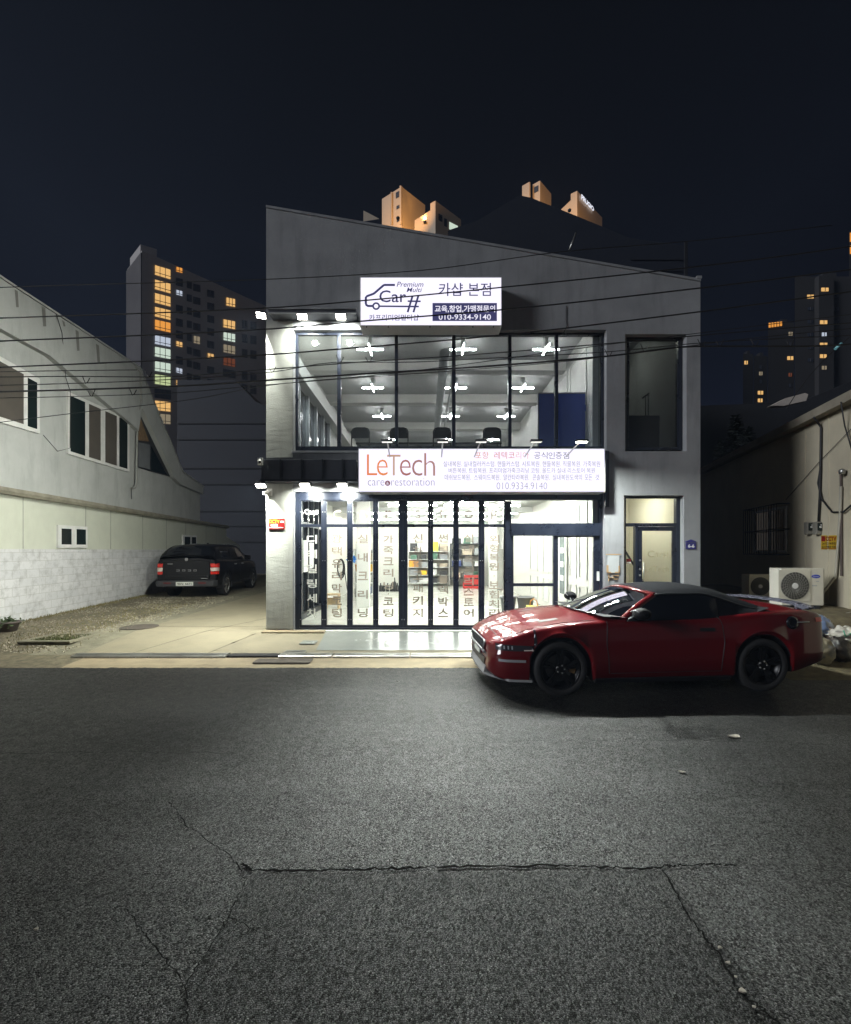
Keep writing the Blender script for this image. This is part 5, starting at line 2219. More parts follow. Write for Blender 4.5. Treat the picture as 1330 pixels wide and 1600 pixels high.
q.grid([[(u - .012, y * (1 - .12 * (u > .3)), cz(u) + .016 - .035 * (abs(y) > .6)) for y in frange(-.70, .70, 8)] for u in frange(.09, .46, 6)])
q.build("rear_window", M['side_glass'], pk, recalc=False)
q = MB()
q.box(-.016, .03, -.74, .74, .62, 1.27)
tg = q.build("tailgate", M['black_paint'], pk, bevel=.02, seg=3)
q = MB()
q.box(-.045, -.0165, -.66, .66, .74, .76)
q.box(-.045, -.0165, -.74, .74, 1.235, 1.262)
q.build("tailgate_ridge", M['dark_trim'], tg, bevel=.006)
q = MB()
for k, y in enumerate((-.27, -.09, .09, .27)):
    for (dy, dz, w, h) in ((0, .022, .10, .016), (0, -.022, .10, .016), (-.04, 0, .02, .028), (.04, 0, .02, .028)):
        if k % 2 and dy > 0:
            continue
        q.box(-.022, -.0165, y + dy - w / 2, y + dy + w / 2, .935 + dz - h / 2, .935 + dz + h / 2)
q.box(-.022, -.0165, .44, .60, 1.14, 1.165)
q.box(-.022, -.0165, -.66, -.46, .655, .68)
q.build("tailgate_lettering", M['grey_trim'], tg)
q = MB()
q.lathe((-.03, 0, 1.30), (-1, 0, 0), [(0, .06), (.02, .05)], 14)
q.build("canopy_badge", M['grey_trim'], pk)
q = MB()
q.hexa([(-.16, -.90, .40), (.1, -.96, .40), (.1, .96, .40), (-.16, .90, .40), (-.16, -.90, .60), (.1, -.97, .62), (.1, .97, .62), (-.16, .90, .60)])
bpk = q.build("bumper", mat("bumper_grey", (.035, .036, .04), .5), pk, bevel=.04, seg=3)
q = MB()
q.box(-.175, -.1605, -.27, .27, .435, .565)
npl = q.build("number_plate", M['plate'], pk, bevel=.004)
# plate characters are seen from behind the truck: they face -u
tx = text("plate_lettering", "90누 5671", -.22, .22, .50, .075, 0, M['black'], npl, bold=.02, xf=lambda p_: (-.1775, -p_[0], p_[2]), world=False)
for s in (-1, 1):
    q = MB()
    q.box(-.166, -.1605, s * .55 - .12, s * .55 + .12, .50, .55)
    q.build("reflector", mat("dim_red_reflector", (.10, .008, .008), .3), bpk)
q = MB()
q.tube([(2.05, .1, 1.81), (2.0, .1, 1.86), (1.95, .1, 1.87)], [.045, .035, .01], 8)
q.build("antenna", M['black'], pk)
for u in (.98, 4.12):
    for s in (-1, 1):
        wheel(pk, u, s * .955, s, .375, .25, M['alloy'], spokes=5, double=True)


# ------------------------------------------------------------------ left neighbour
KX, X0 = (580 - CX) / F, -8.11


def LW(px, py, off=0.0):
    """point of the left neighbour's wall plane seen at a pixel, moved off metres towards the alley"""
    Y = (X0 + off) / ((px - CX) / F - KX)
    return Vector(P(px, py, Y))


nL = Vector((1, -KX, 0)).normalized()


def lprism(q, pix, d0, d1):
    """polygon on the wall plane from depth d0 behind to d1 in front"""
    a = [LW(*p) for p in pix]
    q.prism([p + nL * d1 for p in a], [p + nL * d0 for p in a])


def lpoly_y(q, prof, d0, d1):
    """profile given as (Y, z) along the wall"""
    a = [Vector((X0 + KX * y, y, z)) for y, z in prof]
    q.prism([p + nL * d1 for p in a], [p + nL * d0 for p in a])


M['oldwhite'] = mat("weathered_white_render", (0.45, 0.462, 0.45), .85, var=.10, vscale=1.3, bump=.2, bscale=30, stain=.35, sscale=(.9, .9, .18))
M['panelwall'] = mat("pale_sandwich_panel", (0.58, 0.60, 0.51), .5, var=.05, stain=.12)
M['dark_pane'] = mat("dark_window_glass", (0.012, 0.020, 0.020), .06, rvar=0)
M['blind'] = mat("brown_blind", (0.08, 0.07, 0.06), .8, var=.2)
M['stain'] = mat("soot_streak", (0.20, 0.20, 0.185), .9, var=.2)


def blockmat():
    m = mat("white_washed_blockwork", (.62, .62, .62), .85, var=.12, vscale=2, bump=.3, bscale=35)
    t = m.node_tree
    b = t.nodes["Principled BSDF"]
    tcn = N(t, "ShaderNodeTexCoord")
    sep = N(t, "ShaderNodeSeparateXYZ")
    t.links.new(tcn.outputs["Object"], sep.inputs[0])
    cmb = N(t, "ShaderNodeCombineXYZ")
    t.links.new(sep.outputs["Y"], cmb.inputs[0])
    t.links.new(sep.outputs["Z"], cmb.inputs[1])
    br = N(t, "ShaderNodeTexBrick", Scale=1.0)
    br.inputs["Brick Width"].default_value = .40
    br.inputs["Row Height"].default_value = .20
    br.inputs["Mortar Size"].default_value = .008
    br.inputs["Mortar Smooth"].default_value = .3
    br.inputs["Color1"].default_value = (.66, .66, .67, 1)
    br.inputs["Color2"].default_value = (.58, .585, .60, 1)
    br.inputs["Mortar"].default_value = (.50, .50, .49, 1)
    t.links.new(cmb.outputs[0], br.inputs["Vector"])
    n = N(t, "ShaderNodeTexNoise", Scale=4.5, Detail=10.0, Roughness=.72)
    t.links.new(tcn.outputs["Object"], n.inputs["Vector"])
    r = N(t, "ShaderNodeMapRange")
    r.inputs["From Min"].default_value = .48
    r.inputs["From Max"].default_value = .70
    r.inputs["To Max"].default_value = .62
    t.links.new(n.outputs["Fac"], r.inputs["Value"])
    mx = N(t, "ShaderNodeMix", data_type='RGBA')
    mx.inputs[7].default_value = (.27, .27, .265, 1)
    t.links.new(br.outputs["Color"], mx.inputs[6])
    t.links.new(r.outputs[0], mx.inputs[0])
    t.links.new(mx.outputs[2], b.inputs["Base Color"])
    bp = N(t, "ShaderNodeBump", Strength=.4, Distance=.008)
    iv = N(t, "ShaderNodeMath", operation='SUBTRACT')
    iv.inputs[0].default_value = 1
    t.links.new(br.outputs["Fac"], iv.inputs[1])
    t.links.new(iv.outputs[0], bp.inputs["Height"])
    t.links.new(bp.outputs[0], b.inputs["Normal"])
    return m


lb = thing("neighbour_building", "weathered white building with cut off sloping roof end along the left alley", "building", (X0 + KX * 11, 11, .2))


def lp(name, q, m, par=None, **k):
    return q.build(name, m, par if par is not None else lb, world=True, **k)


top_pts = [(LW(0, 437).y, LW(0, 437).z), (LW(215, 575).y, LW(215, 575).z), (LW(283, 738).y, LW(283, 738).z), (LW(316, 761).y, LW(316, 761).z)]
yA = 5.5
gut = LW(0, 768).z
prof = [(yA, gut), (yA, top_pts[0][1] - .1)] + top_pts + [(top_pts[3][0], gut)]
q = MB()
lpoly_y(q, prof, -7, -.10)
lp("wall", q, M['oldwhite'])
# projecting upper band (eave beam)
band = [(-150, 425), (-150, 330), (0, 437), (215, 575), (283, 738), (316, 761), (316, 772), (281, 757), (270, 746), (219.5, 637), (214, 673), (200, 660), (75, 556), (0, 515)]
q = MB()
lprism(q, band, -.0985, .06)
lp("eave_band", q, M['oldwhite'])
q = MB()
cop = [(Y_, z_) for Y_, z_ in [(yA, prof[1][1])] + top_pts]
a = [Vector((X0 + KX * y, y, z)) for y, z in cop]
rows = [[p + nL * .10 + Vector((0, 0, .0)), p + nL * .10 + Vector((0, 0, .05)), p - nL * 7 + Vector((0, 0, .05)), p - nL * 7 + Vector((0, 0, .001))] for p in a]
q.grid(rows, smooth=False)
lp("roof", q, M['oldwhite'])
# streaks below the roof edge
q = MB()
for (a, b, c, d) in ((23, 28, 452, 480), (65, 71, 478, 510), (97, 101, 500, 510), (118, 123, 515, 548), (150, 155, 537, 566)):
    q.poly([LW(a, b_, .064) for b_ in (c,)] + [LW(b, c + 3, .064), LW(b + 1.5, d, .064), LW(a + 2.5, d, .064)])
lp("soot_streak", q, M['stain'])
# lower wall: pale panels over painted blocks
yB = LW(354, 850).y
q = MB()
zblk = CAMH + .03
lpoly_y(q, [(yA, zblk), (yA, gut), (yB, gut), (yB, zblk)], -7, -.0)
pw = lp("panel_wall", q, M['panelwall'])
q = MB()
for px in (36, 134, 173, 223, 260, 290, 322, 338):
    a = LW(px, 800)
    p0, p1 = Vector((a.x, a.y, zblk + .01)) + nL * .002, Vector((a.x, a.y, gut - .01)) + nL * .002
    q = MB()
    q.tube([p0, p1], .006, 4)
    lp("panel_joint", q, M['stain'], pw)
q = MB()
lpoly_y(q, [(yA, -.02), (yA, zblk - .001), (yB, zblk - .001), (yB, -.02)], -7, .03)
lp("block_wall", q, blockmat())
q = MB()
a = [Vector((X0 + KX * y, y, gut)) for y in frange(yA, yB, 16)]
q.grid([[p + nL * -.05 + Vector((0, 0, .0)), p + nL * -.05 + Vector((0, 0, .12)), p + nL * .13 + Vector((0, 0, .10)), p + nL * .16 + Vector((0, 0, .02)), p + nL * .13 + Vector((0, 0, -.05)), p + nL * .06 + Vector((0, 0, -.06))] for p in a], closed=True, smooth=False)
lp("gutter", q, mat("old_gutter", (.30, .28, .22), .6, .2, var=.3, stain=.5, sscale=(1, .5, 1)))
q = MB()
lpoly_y(q, [(yB, gz(yB)), (yB, LW(354, 838).z), (LW(375, 853).y, LW(375, 853).z), (LW(375, 853).y, gz(yB))], -4, -.0)
lp("shed_gable", q, M['panelwall'])


def lwindow(pix, panes_, off, fr=4, open_dark=None):
    """pix: 4 corner pixels TL TR BR BL; panes_: fractions"""
    q = MB()
    c = [LW(*p) for p in pix]
    lprism(q, pix, off - .09, off + .05)
    w = lp("window", q, M['white_metal'], lb)

    def pt(fu, fv, o):
        t = c[0].lerp(c[1], fu)
        b_ = c[3].lerp(c[2], fu)
        return t.lerp(b_, fv) + nL * o
    for i, (a, b, v0, v1, mm) in enumerate(panes_):
        q = MB()
        q.prism([pt(a, v0, off + .056), pt(b, v0, off + .056), pt(b, v1, off + .056), pt(a, v1, off + .056)], [pt(a, v0, off + .0505), pt(b, v0, off + .0505), pt(b, v1, off + .0505), pt(a, v1, off + .0505)])
        q.build("pane", mm, w, world=True)
    return w


dp, bl = M['dark_pane'], M['blind']
lwindow([(-60, 520), (66, 592), (66, 678), (-60, 640)], [(.03, .76, .08, .92, bl), (.82, .955, .10, .93, dp)], -.10)
lwindow([(110, 612), (205, 655), (205, 738), (110, 709)], [(.03, .23, .05, .95, dp), (.29, .47, .05, .95, bl), (.55, .75, .05, .95, bl), (.80, .955, .05, .95, dp)], -.10)
lwindow([(88, 820), (134, 823), (134, 856), (88, 856)], [(.10, .42, .15, .85, dp), (.60, .93, .14, .85, dp)], 0)
lwindow([(284, 835.5), (306, 836.5), (306, 853), (284, 853)], [(.12, .5, .18, .95, dp), (.62, .93, .18, .95, dp)], 0)
# triangular window with boarded top
q = MB()
lprism(q, [(218, 640), (268.5, 745), (218, 730)], -.1, -.09 + .035)
tw = lp("window", q, M['frame_dark'])
q = MB()
lprism(q, [(219, 645), (235, 690), (219, 688)], -.054, -.046)
lp("pane", q, mat("boarded_pane", (.20, .13, .07), .8, var=.4, vscale=9), tw)
q = MB()
lprism(q, [(219, 691), (236.5, 695), (236.5, 733.5), (219, 729)], -.054, -.046)
lp("pane", q, mat("papered_pane", (.16, .17, .18), .6, var=.2), tw)
q = MB()
lprism(q, [(238.5, 697), (263, 742), (238.5, 735)], -.054, -.046)
lp("pane", q, dp, tw)
# conduit down the wall
q = MB()
pts = [LW(213, 574, .09), LW(220, 582, .10), LW(221, 630, .10), LW(215, 645, .0), LW(214, 690, .0), LW(213, 755, .0), LW(211, 762, .0), LW(206, 763, .0)]
q.tube(pts, .035, 8)
tag(q.build("downpipe", mat("old_pipe_grey", (.30, .30, .28), .6)), "grey conduit pipe running down the left building beside the triangular window", "pipe")
q = MB()
q.tube([LW(206, 763, .02), LW(205.5, 770, .02), LW(206, 780, .01)], .012, 6)
tag(q.build("loose_wire", M['cable']), "short loose wire dangling from the foot of the conduit on the left building", "wire")
q = MB()
q.tube([LW(88, 490, .1), LW(97, 520, .09), LW(103, 590, -.05), LW(110, 612, -.05), LW(110, 700, -.03), LW(90, 705, -.05), LW(68, 680, -.05)], .008, 5)
tag(q.build("wall_wire", M['cable']), "thin black wire wandering down the left building between its two windows", "wire")

# plant pot at far left
x, y, z = G(14, 986)
t = thing("plant_pot", "small plant pot with trailing greenery at the foot of the left block wall", "plant pot", (x, y, z))
q = MB()
q.lathe((0, 0, 0), (0, 0, 1), [(0, .13), (.16, .17), (.165, .19), (.2, .19), (.2, .165), (.15, .15)], 20)
q.build("pot", mat("grey_brown_pot", (.10, .08, .075), .7), t)
q = MB()
rl = random.Random(3)
for k in range(150):
    a, r, zz_ = rl.uniform(0, 6.28), rl.uniform(0, .24), rl.uniform(.17, .28)
    c = Vector((math.cos(a) * r, math.sin(a) * r, zz_ - r * .35))
    d = Vector((rl.uniform(-1, 1), rl.uniform(-1, 1), rl.uniform(-.3, .8))).normalized()
    s_ = d.orthogonal().normalized() * .016
    q.poly([c, c + d * .03 + s_, c + d * .065, c + d * .03 - s_])
q.build("foliage", mat("pot_leaves", (.05, .08, .03), .6, var=.4), t)

# manhole covers, grates and steel kerb channel
x, y, z = G(218, 980)
q = MB()
q.lathe((x, y, z + .002), (0, 0, 1), [(0, .36), (.012, .36), (.014, .30), (.010, .29), (.012, .05)], 28, False)
tag(q.build("manhole_cover", M['iron']), "round rusty manhole cover in the mossy path of the alley", "manhole cover")
x, y, z = G(97, 998)
t = thing("drain_cover", "square sunken drain lid grown over with grass in the dirt", "drain cover", (x, y, gz(y)))
q = MB()
for a in (-1, 1):
    q.box(-.48, .48, a * .36 - .05, a * .36 + .05, -.01, .035)
    q.box(a * .43 - .05, a * .43 + .05, -.309, .309, -.01, .035)
q.build("drain_frame", M['mossy'], t, bevel=.008)
q = MB()
for k in range(700):
    c = Vector((rl.uniform(-.38, .38), rl.uniform(-.3, .3), .004))
    d = Vector((rl.uniform(-.6, .6), rl.uniform(-.6, .6), 1)).normalized()
    s_ = Vector((d.y, -d.x, 0)) * .02
    q.poly([c - s_, c + s_, c + d * rl.uniform(.02, .07)])
o = q.build("grass", mat("drain_grass", (.06, .07, .02), .8, var=.4), t)
o["kind"] = "stuff"
# sparse weeds and gravel over the dirt
q = MB()
for k in range(5200):
    Y_ = rl.uniform(7.5, 15)
    xr = dline(Y_) - .3
    xl_ = X0 + KX * Y_ + .1
    X_ = xl_ + (xr - xl_) * rl.random()
    if mnoise.noise(Vector((X_ * .9, Y_ * .9, 0))) < -.05 and rl.random() < .8:
        continue
    z_ = gz(Y_)
    s_ = rl.uniform(.008, .028)
    a0 = rl.uniform(0, 6.28)
    b0 = [(X_ + math.cos(a0 + k2 * 2.09) * s_, Y_ + math.sin(a0 + k2 * 2.09) * s_, z_ - .001) for k2 in range(3)]
    tp = (X_ + rl.uniform(-.01, .01), Y_, z_ + s_ * rl.uniform(.5, 1.1))
    n = len(q.v)
    q.v += b0 + [tp]
    for f_ in ((0, 1, 3), (1, 2, 3), (2, 0, 3)):
        q.face([n + i for i in f_])
o = q.build("gravel", mat("gravel_stones", (.30, .27, .20), .9, var=.4, vscale=20))
o["kind"] = "stuff"
o["label"] = "loose gravel strewn over the alley dirt"
q = MB()
for k in range(2600):
    if k < 1500:
        Y_ = rl.uniform(8, 15.5)
        X_ = X0 + KX * Y_ + .05 + abs(rl.gauss(0, .14))
    else:
        Y_ = rl.uniform(7.5, 13)
        X_ = dline(Y_) - .9 + rl.gauss(0, .35) - abs(rl.gauss(0, .8))
    z_ = gz(Y_)
    h = rl.uniform(.02, .075)
    d = Vector((rl.uniform(-.5, .5), rl.uniform(-.5, .5), 1)).normalized() * h
    q.poly([(X_ - .006, Y_, z_), (X_ + .006, Y_ + .003, z_), (X_ + d.x, Y_ + d.y, z_ + d.z)])
o = q.build("dry_grass", mat("dry_grass_blades", (.17, .15, .06), .9, var=.4))
o["kind"] = "stuff"
o["label"] = "dry grass tufts along the wall foot and the alley dirt"


def grate(label, x0, x1, y0, y1, n, m):
    z = gz((y0 + y1) / 2) + .006
    t = thing("drain_grate", label, "drain grate", ((x0 + x1) / 2, (y0 + y1) / 2, z))
    q = MB()
    L, D = (x1 - x0) / 2, (y1 - y0) / 2
    for a in (-1, 1):
        q.box(-L, L, a * D - .015, a * D + .015, 0, .016)
    for i in range(n + 1):
        xx = -L + 2 * L * i / n
        q.box(xx - .012, xx + .012, -D + .0155, D - .0155, 0, .015)
    q.build("grate_bars", m, t)
    q = MB()
    q.box(-L, L, -D, D, -.004, -.001)
    q.build("grate_pit", M['crack'], t)


a, b = G(392, 1041), G(484, 1036)
grate("wide cast drain grate in the kerb strip left of the white apron", a[0], b[0], 6.98, 7.22, 30, M['iron'])
a, b = G(443, 1023), G(474, 1023)
grate("small slotted drain behind the steel kerb channel", a[0], b[0], 7.46, 7.62, 9, M['steel'])
a = G(484, 1004)
q = MB()
q.box(a[0] - .16, a[0] + .13, a[1] - .15, a[1] + .15, a[2], a[2] + .012)
q.box(a[0] - .06, a[0] + .03, a[1] - .01, a[1] + .01, a[2] + .0122, a[2] + .018)
tag(q.build("inspection_lid", M['apron'], bevel=.004), "small pale inspection lid in the concrete beside the white apron", "inspection lid")
seg = [(118, 238, 'a'), (239, 356, 'b'), (438, 520, 'c'), (522, 640, 'd'), (642, 752, 'e')]
names_ = ["leftmost steel kerb channel length at the mouth of the alley", "steel kerb channel length in front of the concrete drive", "steel kerb channel length behind the wide drain grate",
          "steel kerb channel length in front of the white apron's left half", "steel kerb channel length running under the red car's nose"]
for (p0, p1, k), nm in zip(seg, names_):
    xa, xb = (p0 - CX) * 7.38 / F, (p1 - CX) * 7.38 / F
    q = MB()
    q.prism([(xa, 7.28, .045), (xa, 7.28, .075), (xa, 7.31, .088), (xa, 7.44, .098), (xa, 7.5, .085), (xa, 7.5, .05)], [(xb, 7.28, .045), (xb, 7.28, .075), (xb, 7.31, .088), (xb, 7.44, .098), (xb, 7.5, .085), (xb, 7.5, .05)])
    for i in range(3):
        xx = xa + (xb - xa) * (i + .5) / 3
        q.lathe((xx, 7.275, .06), (0, -1, 0), [(0, .012), (.008, .012)], 8)
    q.box(xa + .01, xb - .01, 7.345, 7.36, .098, .104)
    tag(q.build("kerb_channel", M['steel']), nm, "kerb channel", "steel kerb channels along the pavement")
q = MB()
q.box((357 - CX) * 7.38 / F, (437 - CX) * 7.38 / F, 7.3, 7.5, .046, .082)
tag(q.build("rubber_ramp", M['rubber'], bevel=.012), "black rubber kerb ramp between two steel channel lengths", "kerb ramp")

# ------------------------------------------------------------------ right neighbour
KR, XR0 = (849 - CX) / F, 6.27
nR = Vector((-1, KR, 0)).normalized()


def RW_(px, py, off=0.0):
    Y = (XR0 - off) / ((px - CX) / F - KR)
    return Vector(P(px, py, Y))


def rpt(y, z, off=0.0):
    return Vector((XR0 + KR * y, y, z)) + nR * off


M['rwall'] = mat("cream_render", (0.52, 0.47, 0.35), .8, var=.08, vscale=1.5, bump=.15, bscale=40, stain=.18, sscale=(.8, .8, .3))
rbld = thing("neighbour_building", "single storey cream rendered building with barred window on the right", "building", (XR0 + KR * 10, 10, .3))
zr = RW_(1330, 632).z
q = MB()
q.prism([rpt(4.5, 0, 0), rpt(26, 0, 0), rpt(26, zr, 0), rpt(4.5, zr, 0)], [rpt(4.5, 0, -6), rpt(26, 0, -6), rpt(26, zr, -6), rpt(4.5, zr, -6)])
q.build("wall", M['rwall'], rbld, world=True)
q = MB()
q.prism([rpt(4.4, zr + .001, .22), rpt(26, zr + .001, .22), rpt(26, zr + .17, .25), rpt(4.4, zr + .17, .25)], [rpt(4.4, zr + .001, -6), rpt(26, zr + .001, -6), rpt(26, zr + .17, -6), rpt(4.4, zr + .17, -6)])
q.build("roof", mat("roof_slab", (.30, .27, .21), .8, stain=.4), rbld, world=True)
q = MB()
for y in (9.55, 10.4):
    q.prism([rpt(y, .3, .012), rpt(y + .03, .3, .012), rpt(y + .03, zr, .012), rpt(y, zr, .012)], [rpt(y, .3, .0005), rpt(y + .03, .3, .0005), rpt(y + .03, zr, .0005), rpt(y, zr, .0005)])
q.build("render_joint", M['rwall'], rbld, world=True)


def rbx(q, y0, y1, z0, z1, o0, o1):
    q.prism([rpt(y0, z0, o1), rpt(y1, z0, o1), rpt(y1, z1, o1), rpt(y0, z1, o1)], [rpt(y0, z0, o0), rpt(y1, z0, o0), rpt(y1, z1, o0), rpt(y0, z1, o0)])


wa, wb = RW_(1232, 790), RW_(1180, 862)
y0, y1, z1, z0 = wa.y, wb.y, wa.z, wb.z - .02
q = MB()
rbx(q, y0 + .02, y1 - .02, z0 + .03, z1 - .03, .001, .02)
wf = q.build("window", M['dark_pane'], rbld, world=True)
q = MB()
for (a, b, c, d) in ((y0, y1, z1 - .06, z1), (y0, y1, z0, z0 + .06), (y0, y0 + .06, z0, z1), (y1 - .06, y1, z0, z1), ((y0 + y1) / 2 - .03, (y0 + y1) / 2 + .03, z0, z1)):
    rbx(q, a, b, c, d, .0205, .05)
q.build("window_frame", M['white_metal'], wf, world=True)
gt_ = thing("window_grille", "dark iron bar cage over the window of the cream building", "grille", rpt((y0 + y1) / 2, z0, .2))
q = MB()
go = .28
for z in (z0 - .05, (z0 + z1) / 2, z1 + .05):
    q.tube([rpt(y0 - .05, z, .0), rpt(y0 - .05, z, go), rpt(y1 + .05, z, go), rpt(y1 + .05, z, 0)], .016, 6)
q.build("grille_rail", M['frame_dark'], gt_, world=True)
q = MB()
for i in range(15):
    y = y0 - .05 + (y1 - y0 + .1) * i / 14
    q.tube([rpt(y, z0 - .05, go), rpt(y, z1 + .05, go)], .010, 6)
q.build("grille_bar", M['frame_dark'], gt_, world=True)

# raised soil bank at the wall foot
q = MB()
rows = []
for i in range(41):
    y = 6.2 + i * .22
    row = []
    for j in range(17):
        f_ = j / 16
        xw = XR0 + KR * y
        xe = 5.72 if y > 8.9 else 4.6 + .1 * y
        x = xe + (xw + .3 - xe) * f_
        hgt = .58 * min(1, max(0, (f_ - .05) / .5)) * min(1, max(0, (y - 6.9) / 1.3))
        z = max(gz(y), hgt * .95 + gz(y) * .5) + .05 * mnoise.noise(Vector((x * 2.2, y * 2.2, 0))) * min(1, hgt * 6) + .02 * mnoise.noise(Vector((x * 9, y * 9, 3))) * min(1, hgt * 6)
        row.append((x, y, z + .003))
    rows.append(row)
q.grid(rows)
struct(q.build("soil_bank", mat("bank_soil", (.14, .115, .065), .95, var=.5, vscale=7, bump=1.0, bscale=30, stain=.4, sscale=(1, 1, 1))))


# outdoor air conditioner units
def ac_unit(label, loc, rz, w, h, d, logo):
    t = thing("outdoor_unit", label, "air conditioner", loc, rz, None)
    q = MB()
    q.box(-w / 2, w / 2, 0, d, .07, h)
    cs_ = q.build("casing", mat("unit_ivory", (.66, .64, .55), .45, var=.04, stain=.08), t, bevel=.012)
    q = MB()
    q.box(w / 2 + .0005, w / 2 + .012, .01, d - .01, .08, h - .01)
    q.build("side_grille", mat("unit_side_grey", (.22, .21, .185), .6, var=.1), t)
    q = MB()
    fx_, fz_, fr_ = -w * .20, h * .57, h * .335
    q.box(fx_ - fr_ * 1.15, fx_ + fr_ * 1.15, -.012, -.0005, fz_ - fr_ * 1.15, fz_ + fr_ * 1.15)
    pnl = q.build("fan_panel", mat("unit_ivory_panel", (.62, .60, .51), .45), t, bevel=.006)
    q = MB()
    q.lathe((fx_, -.0125, fz_), (0, -1, 0), [(0, fr_), (.004, fr_)], 36, False)
    q.build("fan_recess", mat("fan_recess_dark", (.07, .07, .062), .6), pnl)
    q = MB()
    for rr_ in (.25, .4, .55, .7, .85, 1.0):
        q.tube([(fx_ + math.cos(a) * fr_ * rr_, -.024, fz_ + math.sin(a) * fr_ * rr_) for a in frange(0, 6.2832, 30)], .0035, 4, False)
    for k in range(24):
        a = k * 6.2832 / 24
        q.tube([(fx_ + math.cos(a) * fr_ * .2, -.026, fz_ + math.sin(a) * fr_ * .2), (fx_ + math.cos(a + .35) * fr_ * .65, -.028, fz_ + math.sin(a + .35) * fr_ * .65), (fx_ + math.cos(a + .5) * fr_, -.022, fz_ + math.sin(a + .5) * fr_)], .0045, 4)
    q.build("fan_guard", mat("guard_grey", (.24, .235, .21), .5), pnl)
    q = MB()
    q.lathe((fx_, -.018, fz_), (0, -1, 0), [(0, fr_ * .22), (.018, fr_ * .2)], 18)
    q.build("fan_hub", M['white_metal'], pnl)
    if logo:
        q = MB()
        q.prism([(w * .31 + math.cos(a) * .085, -.006, h * .80 + math.sin(a) * .038) for a in frange(0, 6.2832, 24)[:-1]], [(w * .31 + math.cos(a) * .085, -.0005, h * .80 + math.sin(a) * .038) for a in frange(0, 6.2832, 24)[:-1]])
        lg = q.build("emblem", mat("emblem_blue", (.03, .06, .45), .4), t)
        text("emblem_lettering", "Carrier", w * .31 - .062, w * .31 + .062, h * .80, .026, -.0075, M['paper'], lg, bold=.01, world=False)
        q = MB()
        q.box(w * .31, w * .31 + .06, -.003, -.0005, h * .665, h * .685)
        q.box(w * .22, w * .22 + .10, -.003, -.0005, h * .56, h * .585)
        q.build("small_print", M['notice'], t)
        q = MB()
        q.box(w / 2 + .0125, w / 2 + .06, d * .25, d * .75, h * .55, h * .83)
        vb = q.build("valve_box", mat("unit_side_grey_box", (.25, .24, .21), .6), t, bevel=.008)
        q = MB()
        for k in (0, 1):
            q.tube([(w / 2 + .05, d * (.35 + .25 * k), h * .55), (w / 2 + .07, d * (.4 + .25 * k), h * .4), (w / 2 + .09, d * .7, h * .28)], .012, 6)
        q.build("refrigerant_hose", M['cable'], vb)
    q = MB()
    for s in (-1, 1):
        q = MB()
        q.box(s * w * .35 - .04, s * w * .35 + .04, -.02, d + .02, .0, .069)
        q.build("foot", M['frame_dark'], t)
    return t


a = P(1253, 888, 9.0)
ac_unit("larger ivory outdoor unit with blue oval emblem standing on the soil bank", (7.80, 9.0, .64), RAD(-2), .85, .84, .34, True)
ac_unit("smaller ivory outdoor unit half hidden behind the red car's boot", (P(1198, 0, 10.6)[0], 10.6, .60), RAD(-4), .80, .66, .30, False)
q = MB()
q.tube([Vector((8.35, 9.35, .85)), Vector((8.5, 9.3, .95)), RW_(1306, 900, .06), RW_(1313, 800, .06), RW_(1314, 760, .06)], .026, 8)
tag(q.build("lagged_pipe", mat("pipe_lagging", (.34, .32, .26), .7)), "pale lagged pipe rising from the larger outdoor unit up the cream wall", "pipe")
q = MB()
q.tube([RW_(1315, 900, .04), RW_(1314, 740, .04), RW_(1316, 735, .08)], .022, 8)
tag(q.build("conduit", mat("conduit_brown", (.16, .13, .12), .6)), "thin brown conduit rising up the cream wall beside the lagged pipe", "conduit")
q = MB()
q.lathe(RW_(1316, 737, .1), (0, 0, 1), [(-.05, .05), (.03, .06), (.06, .03)], 12)
tag(q.build("weather_hood", M['steel']), "weather cap on top of the brown conduit on the cream wall", "cap")
q = MB()
q.tube([RW_(1272, 652, .27), RW_(1278, 660, .1), RW_(1283, 668, .05), RW_(1282, 735, .05), RW_(1281, 775, .05), RW_(1279, 815, .05)], .022, 6)
q.tube([RW_(1282, 730, .06), RW_(1278, 755, .06), RW_(1284, 780, .06), RW_(1300, 800, .06), RW_(1318, 800, .06), RW_(1332, 788, .06), RW_(1360, 760, .06)], .018, 6)
tag(q.build("service_cable", M['cable']), "thick black service cable dropping from the eave to the meters and looping right", "cable")
q = MB()
q.tube([RW_(1314, 628, .27), RW_(1320, 665, .1), RW_(1332, 705, .05), RW_(1350, 720, .05)], .014, 6)
tag(q.build("service_cable", M['cable']), "single black cable dropping from the eave at the right picture edge", "cable")
q = MB()
q.tube([RW_(1228, 781, .02), RW_(1280, 722, .03), RW_(1345, 655, .03)], .007, 5)
tag(q.build("wall_wire", M['cable']), "thin straight wire running up the cream wall from the window cage", "wire")
